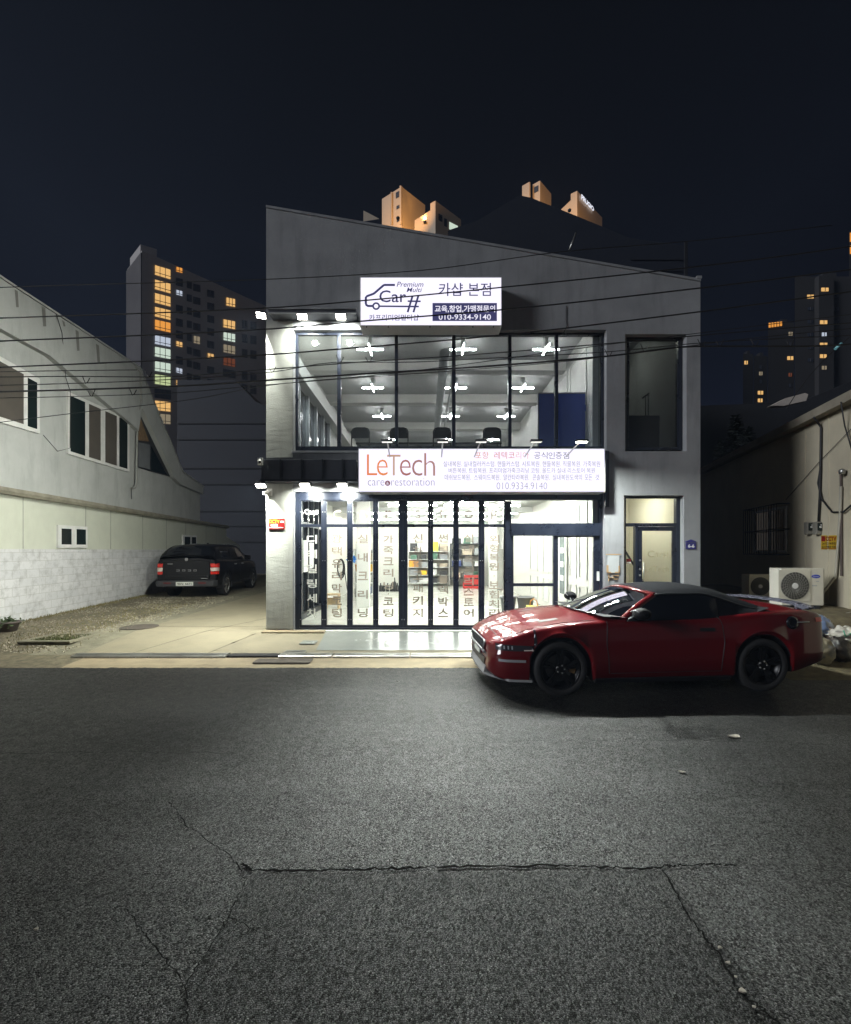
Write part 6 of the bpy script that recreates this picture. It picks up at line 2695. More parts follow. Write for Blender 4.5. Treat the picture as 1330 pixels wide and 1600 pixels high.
for (px, lbm) in ((1268, "left grey electricity meter under the service cable"), (1282, "right grey electricity meter under the service cable")):
    c = RW_(px, 825, 0)
    t = thing("electricity_meter", lbm, "meter", c, 0, "electricity meters on the cream wall")
    q = MB()
    w = .07
    q.prism([rpt(c.y - w, c.z - .15, .12) - c, rpt(c.y + w, c.z - .15, .12) - c, rpt(c.y + w, c.z + .14, .12) - c, rpt(c.y - w, c.z + .14, .12) - c], [rpt(c.y - w, c.z - .15, 0.001) - c, rpt(c.y + w, c.z - .15, .001) - c, rpt(c.y + w, c.z + .14, .001) - c, rpt(c.y - w, c.z + .14, .001) - c])
    q.build("meter_box", mat("meter_grey", (.20, .19, .16), .5), t, bevel=.015)
    q = MB()
    # front (camera facing) window of the box
    k = rpt(c.y - w, c.z, .06) - c
    q.box(k.x - .045, k.x + .045, k.y - .03, k.y - .012, -.06, .11)
    dl = q.build("meter_window", M['dark_pane'], t)
    q = MB()
    q.box(k.x - .02, k.x + .025, k.y - .034, k.y - .0305, .0, .035)
    q.box(k.x + .005, k.x + .03, k.y - .034, k.y - .0305, .05, .075)
    q.build("meter_dial", M['paper'], dl)
c = [RW_(1283, 836.5, .012), RW_(1308, 836.5, .012), RW_(1308, 858.5, .012), RW_(1283, 858.5, .012)]


def quadsign(q, c, u0, u1, v0, v1, o0, o1):
    def pt(u, v, o):
        return c[0].lerp(c[1], u).lerp(c[3].lerp(c[2], u), v) + nR * o
    q.prism([pt(u0, v0, o1), pt(u1, v0, o1), pt(u1, v1, o1), pt(u0, v1, o1)], [pt(u0, v0, o0), pt(u1, v0, o0), pt(u1, v1, o0), pt(u0, v1, o0)])


q = MB()
quadsign(q, c, 0, 1, 0, 1, -.011, 0)
ys_ = tag(q.build("camera_notice", M['yellow']), "yellow and red camera warning notice on the cream wall below the meters", "sign")
q = MB()
quadsign(q, c, .03, .28, .06, .42, .0005, .002)
quadsign(q, c, .03, .97, .92, .96, .0005, .002)
q.build("notice_emblem", M['red'], ys_)


def onsign(c, o):
    def f_(p_):
        u, v = p_[0], p_[2]
        return tuple(c[0].lerp(c[1], u).lerp(c[3].lerp(c[2], u), 1 - v) + nR * o)
    return f_


text("notice_lettering", "CCTV", .31, .97, .76, .32, 0, M['red'], ys_, bold=.04, xf=onsign(c, .003))
text("notice_lettering", "24시간 녹화중", .08, .94, .42, .2, 0, M['black'], ys_, bold=.02, xf=onsign(c, .003))
text("notice_lettering", "감시카메라 작동", .06, .94, .18, .17, 0, M['black'], ys_, bold=.02, xf=onsign(c, .003))


# rubbish bags and cloth heap
def lump(name, label, loc, s, m, seed, amp=.22, fold=3.0, cat="bag", m2=None):
    q = MB()
    rows = []
    for i in range(25):
        th = math.pi * i / 24
        row = []
        for j in range(36):
            ph = 2 * math.pi * j / 36
            d = Vector((math.sin(th) * math.cos(ph), math.sin(th) * math.sin(ph), math.cos(th)))
            n = mnoise.noise(d * fold + Vector((seed * 7.1, 0, 0))) + .6 * mnoise.noise(d * fold * 2.3 + Vector((0, seed * 3.3, 0))) + .35 * abs(mnoise.noise(d * fold * 5 + Vector((0, 0, seed))))
            r = 1 + amp * n
            z = d.z * s[2] * r
            row.append((d.x * s[0] * r, d.y * s[1] * r, max(-s[2] * .72, z)))
        rows.append(row)
    q.grid(rows, closed=True)
    o = q.build(name, m)
    o.location = (loc[0], loc[1], loc[2] + s[2] * .72)
    tag(o, label, cat)
    return o


def bagmat(name, c1, c2):
    m = mat(name, c1, .35, var=.1, vscale=5, bump=.5, bscale=14)
    t = m.node_tree
    b = t.nodes["Principled BSDF"]
    tcn = N(t, "ShaderNodeTexCoord")
    n = N(t, "ShaderNodeTexNoise", Scale=5.0, Detail=3.0)
    t.links.new(tcn.outputs["Object"], n.inputs["Vector"])
    cr = N(t, "ShaderNodeValToRGB")
    cr.color_ramp.elements[0].position = .46
    cr.color_ramp.elements[0].color = (*c1, 1)
    cr.color_ramp.elements[1].position = .54
    cr.color_ramp.elements[1].color = (*c2, 1)
    t.links.new(n.outputs["Fac"], cr.inputs[0])
    t.links.new(cr.outputs[0], b.inputs["Base Color"])
    return m


lump("rubbish_bag", "translucent blue and white rubbish bag leaning behind the red car's rear", (P(1278, 0, 7.6)[0], 7.6, .30), (.20, .2, .24), bagmat("blue_bag", (.14, .19, .32), (.42, .44, .46)), 1)
lump("rubbish_bag", "beige full rubbish bag on the road edge behind the red car's rear bumper", (P(1285, 0, 7.0)[0], 7.05, .03), (.18, .18, .24), bagmat("beige_bag", (.36, .31, .22), (.22, .21, .20)), 2)
lump("rubbish_bag", "dark rubbish bag in the heap at the right picture edge", (P(1314, 0, 7.1)[0], 7.15, .03), (.20, .2, .22), bagmat("dark_bag", (.035, .03, .028), (.10, .08, .065)), 3)
lump("rubbish_bag", "brown patterned bag squeezed between the beige and dark bags", (P(1304, 0, 7.4)[0], 7.5, .18), (.16, .18, .22), bagmat("brown_bag", (.16, .11, .08), (.26, .25, .27)), 4)
lump("cloth_heap", "white crumpled cloth thrown over the rubbish heap", (P(1322, 0, 7.3)[0], 7.3, .34), (.24, .2, .12), mat("white_cloth", (.58, .55, .49), .8), 5, .4, 3.5, "cloth")
q = MB()
q.tube([P(1318, 985, 6.95), P(1322, 995, 6.92), P(1329, 990, 6.92), P(1334, 1000, 6.95)], .012, 6)
tag(q.build("cord", mat("green_cord", (.12, .45, .28), .5)), "short mint green cord lying on the rubbish heap", "cord")
q = MB()
q.tube([P(1300, 965, 8.3), P(1330, 958, 8.5)], .03, 6)
tag(q.build("pvc_pipe", M['white_metal']), "white plastic pipe lying on the bank at the foot of the cream wall", "pipe")

# ------------------------------------------------------------------ overhead cables
HY = 6.3


def wire(label, pix, r=.009, Y=HY, hooks=()):
    pts = [Vector(P(a, b, Y)) for a, b in pix]
    # smooth through points
    xs_ = [p.x for p in pts]
    c = curve([(p.x, p.z) for p in pts])
    q = MB()
    q.tube([(x, Y, c(x)) for x in frange(xs_[0], xs_[-1], 60)], r, 6)
    o = q.build("overhead_cable", M['cable'])
    tag(o, label, "cable", "overhead cables across the street")
    if hooks:
        q = MB()
        for (hx, s) in hooks:
            x = (hx - CX) * Y / F
            z = c(x)
            q.tube([(x - .05 * s, Y - .01, z + .10), (x - .02 * s, Y - .012, z + .03), (x, Y - .012, z - .012), (x + .03 * s, Y - .012, z + .01), (x + .06 * s, Y - .01, z + .07)], .006, 5)
        q.build("cable_tie", M['cable_light'] if hooks[0][0] > 950 else M['cable'], o)
    return o


wire("topmost faint overhead cable passing just above the car logo lightbox", [(-120, 454), (60, 447), (400, 437), (640, 424), (891, 392), (1075, 377), (1300, 352)], .006)
wire("thick overhead cable crossing the car logo lightbox through its middle", [(-120, 501), (0, 497), (420, 481), (563, 470), (784, 449), (1005, 426), (1200, 403), (1420, 372)], .009)
wire("thick overhead cable crossing the foot of the car logo lightbox", [(-120, 538), (0, 533), (420, 514), (563, 502), (784, 484), (1094, 450), (1420, 410)], .010)
wire("thick overhead cable across the top of the upper window band", [(-120, 579), (0, 574), (420, 554), (560, 543), (750, 527), (1094, 487), (1420, 443)], .010)
wire("thin cable ending at the left building's conduit, upper one", [(-120, 583), (0, 581), (110, 579), (214, 578)], .006, LW(214, 578, .1).y if False else HY)
wire("cable from the left edge rising to the conduit, lower one", [(-120, 588), (0, 589), (110, 588), (232, 589), (420, 577), (560, 566), (700, 557), (900, 541), (1094, 524), (1420, 497)], .007, HY + .05, hooks=((232, 1),))
wire("slack thin cable weaving through the upper window", [(-120, 604), (0, 602), (200, 596), (420, 582), (530, 566), (620, 566), (760, 560), (945, 550), (1094, 536), (1420, 520)], .006, HY + .1, hooks=((135, 1), (425, 1), (531, 1), (578, -1)))
wire("main bundled cable with spiral ties crossing the upper window", [(-120, 614), (0, 612), (150, 608), (300, 602), (420, 594), (620, 581), (720, 575), (945, 557), (1094, 541), (1250, 541), (1420, 532)], .012, HY - .02, hooks=((950, 1), (1006, 1), (1060, -1), (1095, 1), (1125, -1), (1178, 1), (1235, -1)))
wire("thin cable below the bundle at the height of the lamps", [(-120, 624), (0, 622), (250, 615), (420, 601), (560, 590), (700, 580), (870, 566), (1000, 551), (1160, 530), (1420, 505)], .005, HY + .06, hooks=((145, -1), (208, 1)))
wire("lowest slanting thin cable from the left window towards the shop", [(-60, 668), (22, 657), (130, 644), (300, 624), (420, 602), (600, 585), (735, 568), (900, 545), (1420, 480)], .005, HY + .15)
wire("slanting cable with a blue clip rising over the right building", [(1228, 640), (1255, 600), (1290, 560), (1310, 542), (1420, 450)], .008, 9.5)
q = MB()
x, y, z = P(1310, 541, 9.44)
q.lathe((x, y, z), Vector((1, 0, .9)), [(-.09, .03), (.09, .03)], 8)
tag(q.build("cable_clip", mat("cyan_clip", (.25, .60, .65), .5)), "pale blue clip on the slanting cable at right", "clip")

# ------------------------------------------------------------------ background
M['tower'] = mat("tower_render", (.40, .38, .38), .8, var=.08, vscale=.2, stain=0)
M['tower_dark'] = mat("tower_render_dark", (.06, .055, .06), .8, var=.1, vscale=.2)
M['tower_pane'] = mat("tower_dark_pane", (.035, .045, .07), .3)
LIT = {'warm': emat("lit_warm_window", (1.0, .58, .20), .85), 'orange': emat("lit_orange_window", (1.0, .40, .07), .85), 'pale': emat("lit_pale_window", (.80, .95, .80), .75), 'cool': emat("lit_cool_window", (.72, .80, .95), .7), 'lime': emat("lit_lime_window", (.75, .88, .45), .7), 'dimw': emat("lit_dim_window", (.55, .45, .30), .45), 'redd': emat("lit_red_window", (.35, .10, .04), .35)}


class Face:
    """vertical plane through two ground points; maps pixels onto it"""

    def __init__(s, xa, ya, xb, yb):
        s.a = Vector((xa, ya, 0))
        s.d = Vector((xb - xa, yb - ya, 0))
        n = Vector((s.d.y, -s.d.x, 0)).normalized()
        s.n = n if n.y < 0 or (n.y == 0) else -n

    def hit(s, px, py, off=0.0):
        k = (px - CX) / F
        # (a.x + t d.x) = k (a.y + t d.y)
        t = (k * s.a.y - s.a.x) / (s.d.x - k * s.d.y)
        p = s.a + s.d * t
        return Vector((p.x, p.y, CAMH - (py - CY) * p.y / F)) + s.n * off

    def quad(s, q, px0, px1, pya, pyb, off0, off1, slope=0.0):
        c = [s.hit(px0, pya, 0), s.hit(px1, pya + slope * (px1 - px0), 0), s.hit(px1, pyb + slope * (px1 - px0), 0), s.hit(px0, pyb, 0)]
        q.prism([p + s.n * off1 for p in c], [p + s.n * off0 for p in c])


# left apartment tower
tA = P(222, 0, 88)
t_left = P(199, 0, 94)
Zt = CAMH + (CY - 391) * 88 / F
kk = (415 - CX) / F
Yb_ = 88 * (CY - 391) / (CY - 478)
tB = (kk * Yb_, Yb_)
fm = Face(tA[0], 88, tB[0], tB[1])
tw_ = thing("apartment_tower", "grey apartment tower with a column of lit windows behind the left building", "apartment block", (tA[0], 88, 0))
dd = Vector((tB[0] - tA[0], tB[1] - 88, 0))
ee = Vector((t_left[0] - tA[0], 6, 0))
A0 = Vector((tA[0], 88, 0))
B0 = A0 + dd * 1.12
q = MB()
q.prism([A0, B0, B0 + ee * 2.2, A0 + ee], [p + Vector((0, 0, Zt)) for p in (A0, B0, B0 + ee * 2.2, A0 + ee)])
q.build("wall", M['tower'], tw_, world=True)
q = MB()
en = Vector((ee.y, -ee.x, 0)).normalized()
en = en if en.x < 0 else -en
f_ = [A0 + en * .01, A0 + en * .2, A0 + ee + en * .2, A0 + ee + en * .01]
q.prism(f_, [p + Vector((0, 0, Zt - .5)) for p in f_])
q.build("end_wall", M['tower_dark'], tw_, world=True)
q = MB()
f_ = [A0 + ee * .1, A0 + dd * .10, A0 + dd * .10 + ee * .7, A0 + ee * .8]
q.prism([p + Vector((0, 0, Zt + .01)) for p in f_], [p + Vector((0, 0, Zt + 1.6)) for p in f_])
q.build("roof_parapet", M['tower'], tw_, world=True)


def towwin(face, par, cx0, cx1, cyt, h, slope, kind, split=2):
    q = MB()
    face.quad(q, cx0, cx1, cyt, cyt + h, .05, .12, slope)
    m = LIT.get(kind, M['tower_pane'])
    w = q.build("window", m, par, world=True)
    q = MB()
    for i in range(split + 1):
        xx = cx0 + (cx1 - cx0) * i / split
        face.quad(q, xx - .35, xx + .35, cyt + slope * (xx - cx0), cyt + h + slope * (xx - cx0), .121, .2, slope)
    face.quad(q, cx0, cx1, cyt + h * .72, cyt + h * .72 + .7, .121, .2, slope)
    q.build("window_frame", M['tower_dark'], w, world=True)


for py, k in ((414.5, 'warm'), (437, 'warm'), (458, 'warm'), (479.5, 'warm'), (499.5, 'orange'), (524, 'cool'), (542, 'pale'), (564.5, 'pale'), (585, 'lime'), (607, None), (626, 'warm'), (646, 'dimw')):
    towwin(fm, tw_, 241.5, 266.5, py, 14.5 if k != 'cool' else 13, .30 - .0009 * (py - 414), k, 3)
for py, k in ((417, 'orange'), (434, None), (453, 'cool'), (476, None), (497, None), (516, None), (533, 'warm'), (556, None), (574.5, 'cool'), (594, 'warm')):
    towwin(fm, tw_, 275, 285, py, 7 if k else 12, .25, k, 2)
for cx0, cx1 in ((292, 299), (302, 312.5), (324, 334), (349, 352)):
    for i in range(8):
        py = 420 + (cx0 - 275) * .42 + i * (20.5 - .02 * (cx0 - 292)) + 12
        k = {(302, 4): 'dimw', (324, 5): 'warm'}.get((cx0, i))
        if cx0 == 349:
            continue
        towwin(fm, tw_, cx0, cx1, py, 11 if k != 'warm' else 6, .22, k, 2)
for py, k in ((465, 'warm'), (499, 'warm'), (519, 'pale'), (538, 'dimw'), (558, 'redd'), (576, None)):
    towwin(fm, tw_, 348.5 if py != 465 else 353, 367.5, py, 12, .19, k, 3)
for py in (500, 522, 545, 580, 600):
    towwin(fm, tw_, 378, 386, py, 13, .16, None, 2)
    towwin(fm, tw_, 391, 400, py + 2, 13, .16, None, 2)
fl = Face(tA[0], 88, t_left[0], 94)
# dark block closing the alley
M['cladding'] = mat("dark_cladding", (.036, .040, .055), .6, var=.06, vscale=.5)
bk = thing("dark_building", "tall dark clad building closing the end of the alley", "building", (-12, 30, .25))
xa, xb = (277 - CX) * 30 / F, (440 - CX) * 30 / F
za = CAMH + (CY - 594) * 30 / F
zb_ = CAMH + (CY - 650) * 30 / F
q = MB()
front = [(xa, 30, 0), (xb + 3, 30, 0), (xb + 3, 30, CAMH + (CY - 668) * 30 / F), ((400 - CX) * 30 / F, 30, CAMH + (CY - 628) * 30 / F), ((368 - CX) * 30 / F, 30, za), (xa, 30, za)]
q.prism(front, [(x, 44, z) for x, y, z in front])
q.build("wall", M['cladding'], bk, world=True)
q = MB()
for py in (661, 686, 731, 756, 798, 821, 846):
    z = CAMH + (CY - py) * 30 / F
    q.box(xa, xb + 2.9, 29.93, 29.999, z - .06, z + .06)
q.build("band", mat("band_dark", (.03, .033, .043), .6), bk, world=True)

# lit apartment tops over the roof: rendered walls washed by real orange roof lamps
M['tower_warm'] = mat("sand_tower_render", (.55, .46, .36), .8, var=.05, vscale=.2)


def tower(label, pts, ztop, parts_, steps=()):
    """pts: ground ring (x,y)"""
    t = thing("apartment_tower", label, "apartment block", (pts[0][0], pts[0][1], 0))
    q = MB()
    q.prism([(x, y, 0) for x, y in pts], [(x, y, ztop) for x, y in pts])
    q.build("wall", M['tower_warm'], t, world=True)
    return t


def at_top(px, py, zt_):
    """ground point below the pixel for a known height"""
    Y = (zt_ - CAMH) * F / (CY - py)
    return ((px - CX) * Y / F, Y)


zt1 = CAMH + (CY - 292) * 90 / F
c0, cl, cr = at_top(627.5, 291.5, zt1), at_top(597, 311, zt1), at_top(664.5, 320.5, zt1)
t1_ = tower("orange lit apartment tower top with three small windows above the shop roof", [c0, cr, (cr[0] + cl[0] - c0[0], cr[1] + cl[1] - c0[1]), cl], zt1, None)
f1 = Face(*c0, *cl)
for (a, b, c, d, s) in ((619, 624, 300, 309, -.55), (620, 624.5, 321, 326, -.5), (620.5, 624.5, 340.5, 346, -.5)):
    q = MB()
    f1.quad(q, a, b, c + (1.5), d + 1.5, .02, .1, s)
    q.build("window", M['tower_pane'], t1_, world=True)
q = MB()
f1.quad(q, 612.3, 613.6, 301.5, 352, .02, .35, 0)
f1.quad(q, 627, 629.2, 292.5, 352, .02, .5, 0)
q.build("pilaster", M['tower_warm'], t1_, world=True)
zt2 = CAMH + (CY - 313.5) * 88 / F
c0, cl, cr = at_top(680.5, 313.5, zt2), at_top(672.5, 318, zt2), at_top(720.5, 343, zt2)
bx = (cr[0] + cl[0] - c0[0], cr[1] + cl[1] - c0[1])
t2_ = tower("lower apartment tower top with one lit pale window right of the orange one", [c0, cr, bx, cl], zt2, None)
# stepped shoulder
zs2 = zt2 - 2.2
sh = at_top(648, 343, zs2 - .0)
q = MB()
c1 = at_top(672.5, 329, zs2)
a_ = [(cl[0], cl[1], 0), (cl[0], cl[1], zs2)]
shp = [(cl[0], cl[1], 0), (cl[0], cl[1], zs2 + .8), (sh[0], sh[1], zs2 - .2), (sh[0], sh[1], 0)]
q.prism([(x, y, z) for x, y, z in shp], [(x + 5, y + 6, z) for x, y, z in shp])
q.build("shoulder_wing", M['tower_warm'], t2_, world=True)
f2 = Face(*c0, *cr)
for (a, b, c, d, s, k) in ((685, 691, 334, 344, .5, None), (694, 698, 341, 353, .5, None), (702, 715, 347, 358, .5, 'pale')):
    q = MB()
    f2.quad(q, a, b, c, d, .02, .1, s)
    q.build("window", LIT.get(k, M['tower_pane']), t2_, world=True)
zt3 = CAMH + (CY - 282) * 105 / F
c0, cl, cr = at_top(844, 282, zt3), at_top(832.5, 288.5, zt3), at_top(861.5, 303, zt3)
t3_ = tower("far orange lit tower crown with a dark opening beyond the slanting roof", [c0, cr, (cr[0] + cl[0] - c0[0], cr[1] + cl[1] - c0[1]), cl], zt3, None)
f3 = Face(*c0, *cl)
q = MB()
f3.quad(q, 835, 841.5, 293, 302, .02, .1, -.5)
q.build("window", M['tower_pane'], t3_, world=True)
c0b, clb, crb = at_top(827.5, 284, zt3), at_top(816, 290.5, zt3), at_top(829, 285, zt3)
q = MB()
q.prism([(*c0b, 0), (*crb, 0), (crb[0] + clb[0] - c0b[0], crb[1] + clb[1] - c0b[1], 0), (*clb, 0)], [(*c0b, zt3), (*crb, zt3), (crb[0] + clb[0] - c0b[0], crb[1] + clb[1] - c0b[1], zt3), (*clb, zt3)])
q.build("wing_wall", M['tower_warm'], t3_, world=True)
zt4 = CAMH + (CY - 298) * 95 / F
c0, cl, cr = at_top(902, 298, zt4), at_top(892, 303, zt4), at_top(941, 340, zt4)
t4_ = tower("tower with a glowing white roof sign on its slanting side", [c0, cr, (cr[0] + cl[0] - c0[0], cr[1] + cl[1] - c0[1]), cl], zt4, None)
q = MB()
lo4 = at_top(877, 327, zt4 - 2.6)
shp = [(cl[0], cl[1], 0), (cl[0], cl[1], zt4 - 1.4), (lo4[0], lo4[1], zt4 - 2.6), (lo4[0], lo4[1], 0)]
q.prism(shp, [(x + 4, y + 5, z) for x, y, z in shp])
q.build("shoulder_wing", M['tower_warm'], t4_, world=True)
f4 = Face(*c0, *cr)
ca = [f4.hit(906, 304.5, .4), f4.hit(925.5, 325.5, .4), f4.hit(925.5, 332.5, .4), f4.hit(906, 313, .4)]


def on4(p_):
    u, v = p_[0], p_[2]
    return tuple(ca[0].lerp(ca[1], u).lerp(ca[3].lerp(ca[2], u), 1 - v))


text("roof_sign", "PRUGIO", 0, 1, .5, 1, 0, emat("lit_roof_sign", (.85, .88, 1.0), 1.2), t4_, bold=.03, xf=on4)
# far left roof scrap
q = MB()
q.prism([P(568, 329, 70), P(576, 333, 70), P(593, 342, 70), P(568, 346, 70)], [P(568, 329, 72), P(576, 333, 72), P(593, 342, 72), P(568, 346, 72)])
tag(q.build("far_roof", M['tower_warm']), "small far roof corner peeping over the shop's slanting parapet", "roof")


def roof_lamp(label, loc, e, aim, ang=80):
    t = thing("roof_lamp", label, "roof lamp", loc, 0, "orange lamps washing the tower tops")
    q = MB()
    q.lathe((0, 0, 0), (0, 0, 1), [(-.3, .3), (0, .35), (.15, .2)], 10)
    q.build("lamp_shade", M['frame_dark'], t)
    lamp_light(t, 'SPOT', (0, 0, .6), e, (1.0, .50, .15), aim=aim, size=.4, angle=ang, blend=.6)


roof_lamp("orange roof lamp below the first lit tower's left face", (P(622, 0, 80)[0], 80, zt1 - 14), 10000, (0, 1, 1))
roof_lamp("orange roof lamp between the first lit tower and its stepped neighbour", (P(664, 0, 89)[0], 89, zt1 - 8), 1500, (0, 1, 1.2))
roof_lamp("orange roof lamp in front of the far tower crown", (P(838, 0, 94)[0], 94, zt3 - 16), 8000, (0, 1, 1.2))
roof_lamp("orange roof lamp in front of the tower carrying the roof sign", (P(890, 0, 85)[0], 85, zt4 - 12), 7000, (.3, 1, 1.1))

# dark hall behind the shop with corner mast
dh = thing("dark_hall", "dark roofed hall rising behind the right half of the shop", "building", (P(930, 0, 24)[0], 24, 0))
q = MB()
pf = [P(700, 700, 24), P(1074, 700, 24), P(1071, 384, 24), P(985, 372, 24), P(900, 337, 24), P(830, 309, 24), P(812, 305, 24), P(745, 345, 24), P(700, 360, 24)]
q.prism(pf, [(x, 34, z) for x, y, z in pf])
q.build("wall", mat("dark_hall_sheet", (.013, .018, .032), .7), dh, world=True)
q = MB()
for py in (403, 421):
    q.prism([P(985, py, 23.95), P(1070, py, 23.95), P(1070, py + 3, 23.95), P(985, py + 3, 23.95)], [P(985, py, 23.999), P(1070, py, 23.999), P(1070, py + 3, 23.999), P(985, py + 3, 23.999)])
q.build("shadow_gap", mat("gap_dark", (.014, .018, .03), .7), dh, world=True)
q = MB()
a = P(1071, 378, 23.9)
q.box(a[0] - .05, a[0] + .1, 23.85, 23.95, 8, a[2])
q.build("corner_mast", M['frame_dark'], dh, world=True)
q = MB()
q.tube([P(890, 390, 16), P(900, 364, 16)], .03, 6)
tag(q.build("antenna", M['steel']), "thin slanting antenna rod on the roof behind the shop parapet", "antenna")

# right hand background: dark low block, far towers
db = thing("dark_building", "dark low building behind the cream wall on the right", "building", (P(1180, 0, 40)[0], 40, 0))
q = MB()
pf = [P(1090, 900, 40), P(1420, 900, 40), P(1420, 560, 40), P(1250, 628, 40), P(1090, 634, 40)]
q.prism(pf, [(x, 50, z) for x, y, z in pf])
q.build("wall", mat("dark_block", (.022, .024, .03), .8), db, world=True)
q = MB()
pf = [P(1205, 634, 38), P(1228, 622, 38), P(1258, 614, 38), P(1263, 616, 38), P(1260, 626, 38), P(1225, 634, 38)]
q.prism(pf, [(x, 38.6, z) for x, y, z in pf])
tag(q.build("sheet_roof", mat("pale_sheet_roof", (.62, .56, .50), .7)), "pale slanting sheet roof catching light behind the cream building", "roof")
far = [("narrow far tower with one lit window, leftmost on the right horizon", 1161, 1177, 553, 130, [(1163, 1168, 564, 'warm')]),
       ("brownish far tower with lit windows second from left on the right horizon", 1178, 1199, 556, 128, [(1186, 1191, 581, 'dimw'), (1184, 1192, 611, 'warm'), (1184, 1191, 623, 'warm'), (1187, 1191, 594, None), (1187, 1191, 571, None)]),
       ("dark far tower with an orange lit rooftop", 1200, 1241, 504, 120, [(1232, 1238, 519, 'dimw'), (1230, 1239, 557, 'warm'), (1232, 1237, 583, 'redd'), (1233, 1237, 535, None), (1233, 1237, 600, None)]),
       ("tall far tower with two rows of lit windows near the right edge", 1242, 1327, 432, 110, [(1261, 1271, 461, 'warm'), (1283, 1294, 450, 'warm'), (1281, 1292, 501, 'warm'), (1281, 1292, 536, 'warm'), (1281, 1291, 554, 'warm'), (1284, 1291, 520, 'cool'), (1284, 1291, 572, 'dimw'), (1262, 1270, 480, None), (1262, 1270, 500, None), (1262, 1270, 520, None), (1262, 1270, 540, None), (1262, 1270, 560, None), (1302, 1310, 460, None), (1302, 1310, 480, None), (1302, 1310, 500, None), (1302, 1310, 520, None)])]
M['far_wall'] = mat("far_tower_wall", (.030, .029, .031), .8, var=.1, vscale=.2)
for lb_, a, b, t_, Y, ws in far:
    tt = thing("apartment_tower", lb_, "apartment block", (P((a + b) / 2, 0, Y)[0], Y, 0), 0)
    q = MB()
    x0_, x1_, z1_ = FX(a, Y), FX(b, Y), FZ(t_, Y)
    k_ = 1 + 14 / Y
    rg_ = [(x0_, Y), (x1_, Y), (x1_ * k_, Y + 14), (x0_ * k_ + .4, Y + 14)]
    q.prism([(x, y, 0) for x, y in rg_], [(x, y, z1_) for x, y in rg_])
    if b - a > 60:
        q.box(FX(a + 31, Y), FX(a + 54, Y), Y - 1.2, Y - .001, 0, z1_ - .5)
    q.box(x0_ + (x1_ - x0_) * .55, x0_ + (x1_ - x0_) * .8, Y + .5, Y + 2, z1_ + .001, z1_ + 1.2)
    q.build("wall", M['far_wall'], tt, world=True)
    yw_ = Y - 1.2 if b - a > 60 else Y
    for (c, d, e_, k) in ws:
        yy = yw_ if (b - a > 60 and 1272 <= c <= 1292) else Y
        q = MB()
        h_ = 5.5
        q.box(FX(c, yy), FX(d, yy), yy - .15, yy - .05, FZ(e_ + h_, yy), FZ(e_, yy))
        w = q.build("window", LIT.get(k, M['tower_pane']), tt, world=True)
        q = MB()
        m_ = (c + d) / 2
        q.box(FX(m_ - .3, yy), FX(m_ + .3, yy), yy - .25, yy - .151, FZ(e_ + h_, yy), FZ(e_, yy))
        q.build("window_frame", M['tower_dark'], w, world=True)
    if t_ == 504:
        q = MB()
        for c in range(5):
            q.box(FX(1201 + c * 4.4, Y), FX(1203.6 + c * 4.4, Y), Y - .2, Y - .05, FZ(512 - c * .6, Y), FZ(505 - c * .5, Y))
        q.build("lit_parapet", LIT['orange'], tt, world=True)
Y = 100
tt = thing("apartment_tower", "tower cut by the right picture edge with glowing orange top", "apartment block", (P(1340, 0, Y)[0], Y, 0))
q = MB()
rg_ = [(FX(1327, Y), Y), (FX(1400, Y), Y), (FX(1400, Y) * 1.12, Y + 12), (FX(1327, Y) * 1.12 + .4, Y + 12)]
q.prism([(x, y, 0) for x, y in rg_], [(x, y, FZ(362, Y)) for x, y in rg_])
q.build("wall", M['far_wall'], tt, world=True)
q = MB()
q.box(FX(1328, Y), FX(1345, Y), Y - .1, Y - .02, FZ(378, Y), FZ(364, Y))
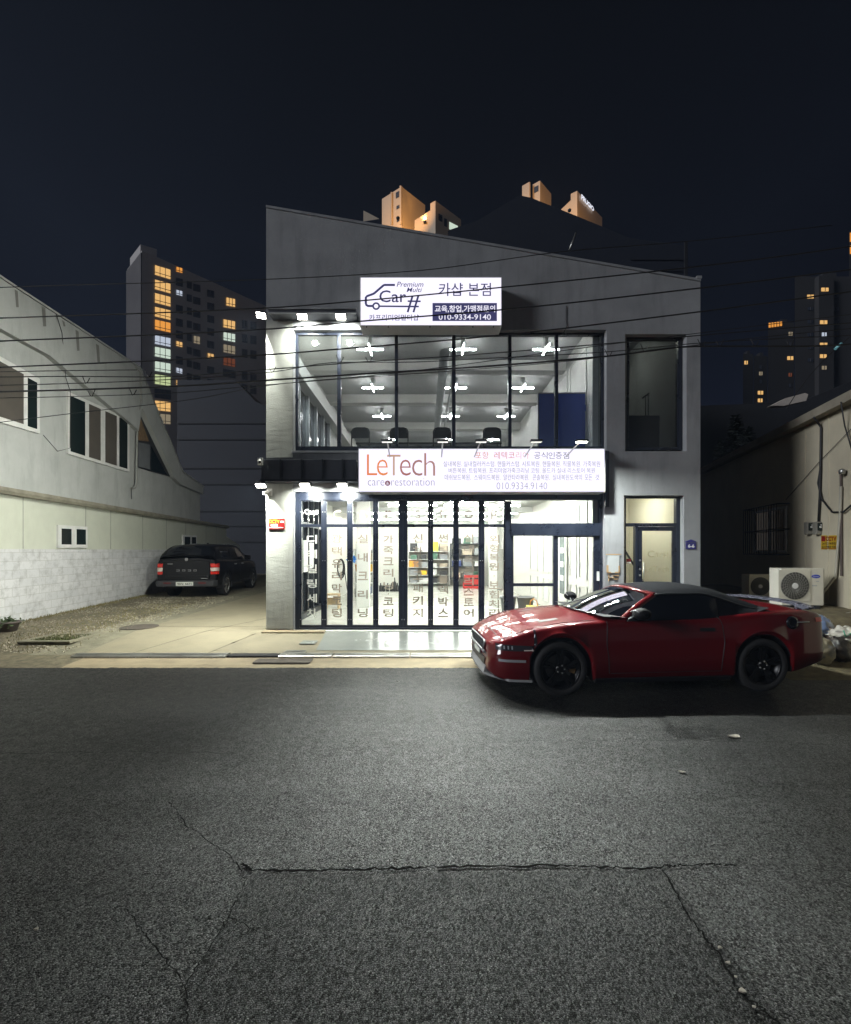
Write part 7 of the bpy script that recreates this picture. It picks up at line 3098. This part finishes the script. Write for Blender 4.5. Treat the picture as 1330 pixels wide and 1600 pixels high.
q.box(FX(1328, Y), FX(1345, Y), Y - .1, Y - .02, FZ(397, Y), FZ(384, Y))
q.build("lit_crown", LIT['orange'], tt, world=True)


# dark conifers between the shop and the cream building
def conifer(label, px, pyb, pyt, Y, w, seed):
    rr = random.Random(seed)
    x, _, z1 = P(px, pyt, Y)
    t = thing("conifer_tree", label, "tree", (x, Y, .2))
    H = z1 - .2
    q = MB()
    q.tube([(0, 0, 0), (.03, 0, H * .5), (0, 0, H * .97)], [.14, .09, .02], 8)
    q.build("trunk", mat("conifer_bark", (.05, .04, .03), .9), t)
    q = MB()
    for k in range(1500):
        f_ = rr.random()**.8
        r = w * (1 - f_)**.8 * rr.uniform(.35, 1) * (1 + .3 * math.sin(f_ * 22))
        a = rr.uniform(0, 6.283)
        c = Vector((math.cos(a) * r, math.sin(a) * r, H * (.12 + .88 * f_) - r * .35))
        d = Vector((math.cos(a), math.sin(a), rr.uniform(-.5, .4))).normalized()
        s_ = Vector((-d.y, d.x, rr.uniform(-.4, .4))) * .07
        q.poly([c - d * .12, c + s_, c + d * .28, c - s_])
    q.build("foliage", mat("conifer_leaf", (.020, .026, .022), .8, var=.4), t)


conifer("taller dark conifer in the gap right of the shop", 1150, 860, 650, 20, 1.0, 1)
conifer("shorter dark conifer close to the shop's right edge", 1126, 860, 690, 21, .9, 2)
conifer("dark conifer farthest right in the gap by the cream wall", 1170, 860, 668, 24, .9, 3)


# ------------------------------------------------------------------ thin haze added so the lamps glow, in place of lens bloom
q = MB()
q.box(-120, 110, -3, 150, -1.2, 110)
hz = q.build("haze", bpy.data.materials.new("bloom_haze"))
hz["kind"] = "stuff"
hm = hz.data.materials[0]
hm.use_nodes = True
ht = hm.node_tree
ht.nodes.clear()
ho = N(ht, "ShaderNodeOutputMaterial")
hv = N(ht, "ShaderNodeVolumePrincipled")
hv.inputs["Color"].default_value = (0.55, 0.70, 1.0, 1)
hv.inputs["Density"].default_value = 0.0005
hv.inputs["Anisotropy"].default_value = 0.3
ht.links.new(hv.outputs[0], ho.inputs["Volume"])
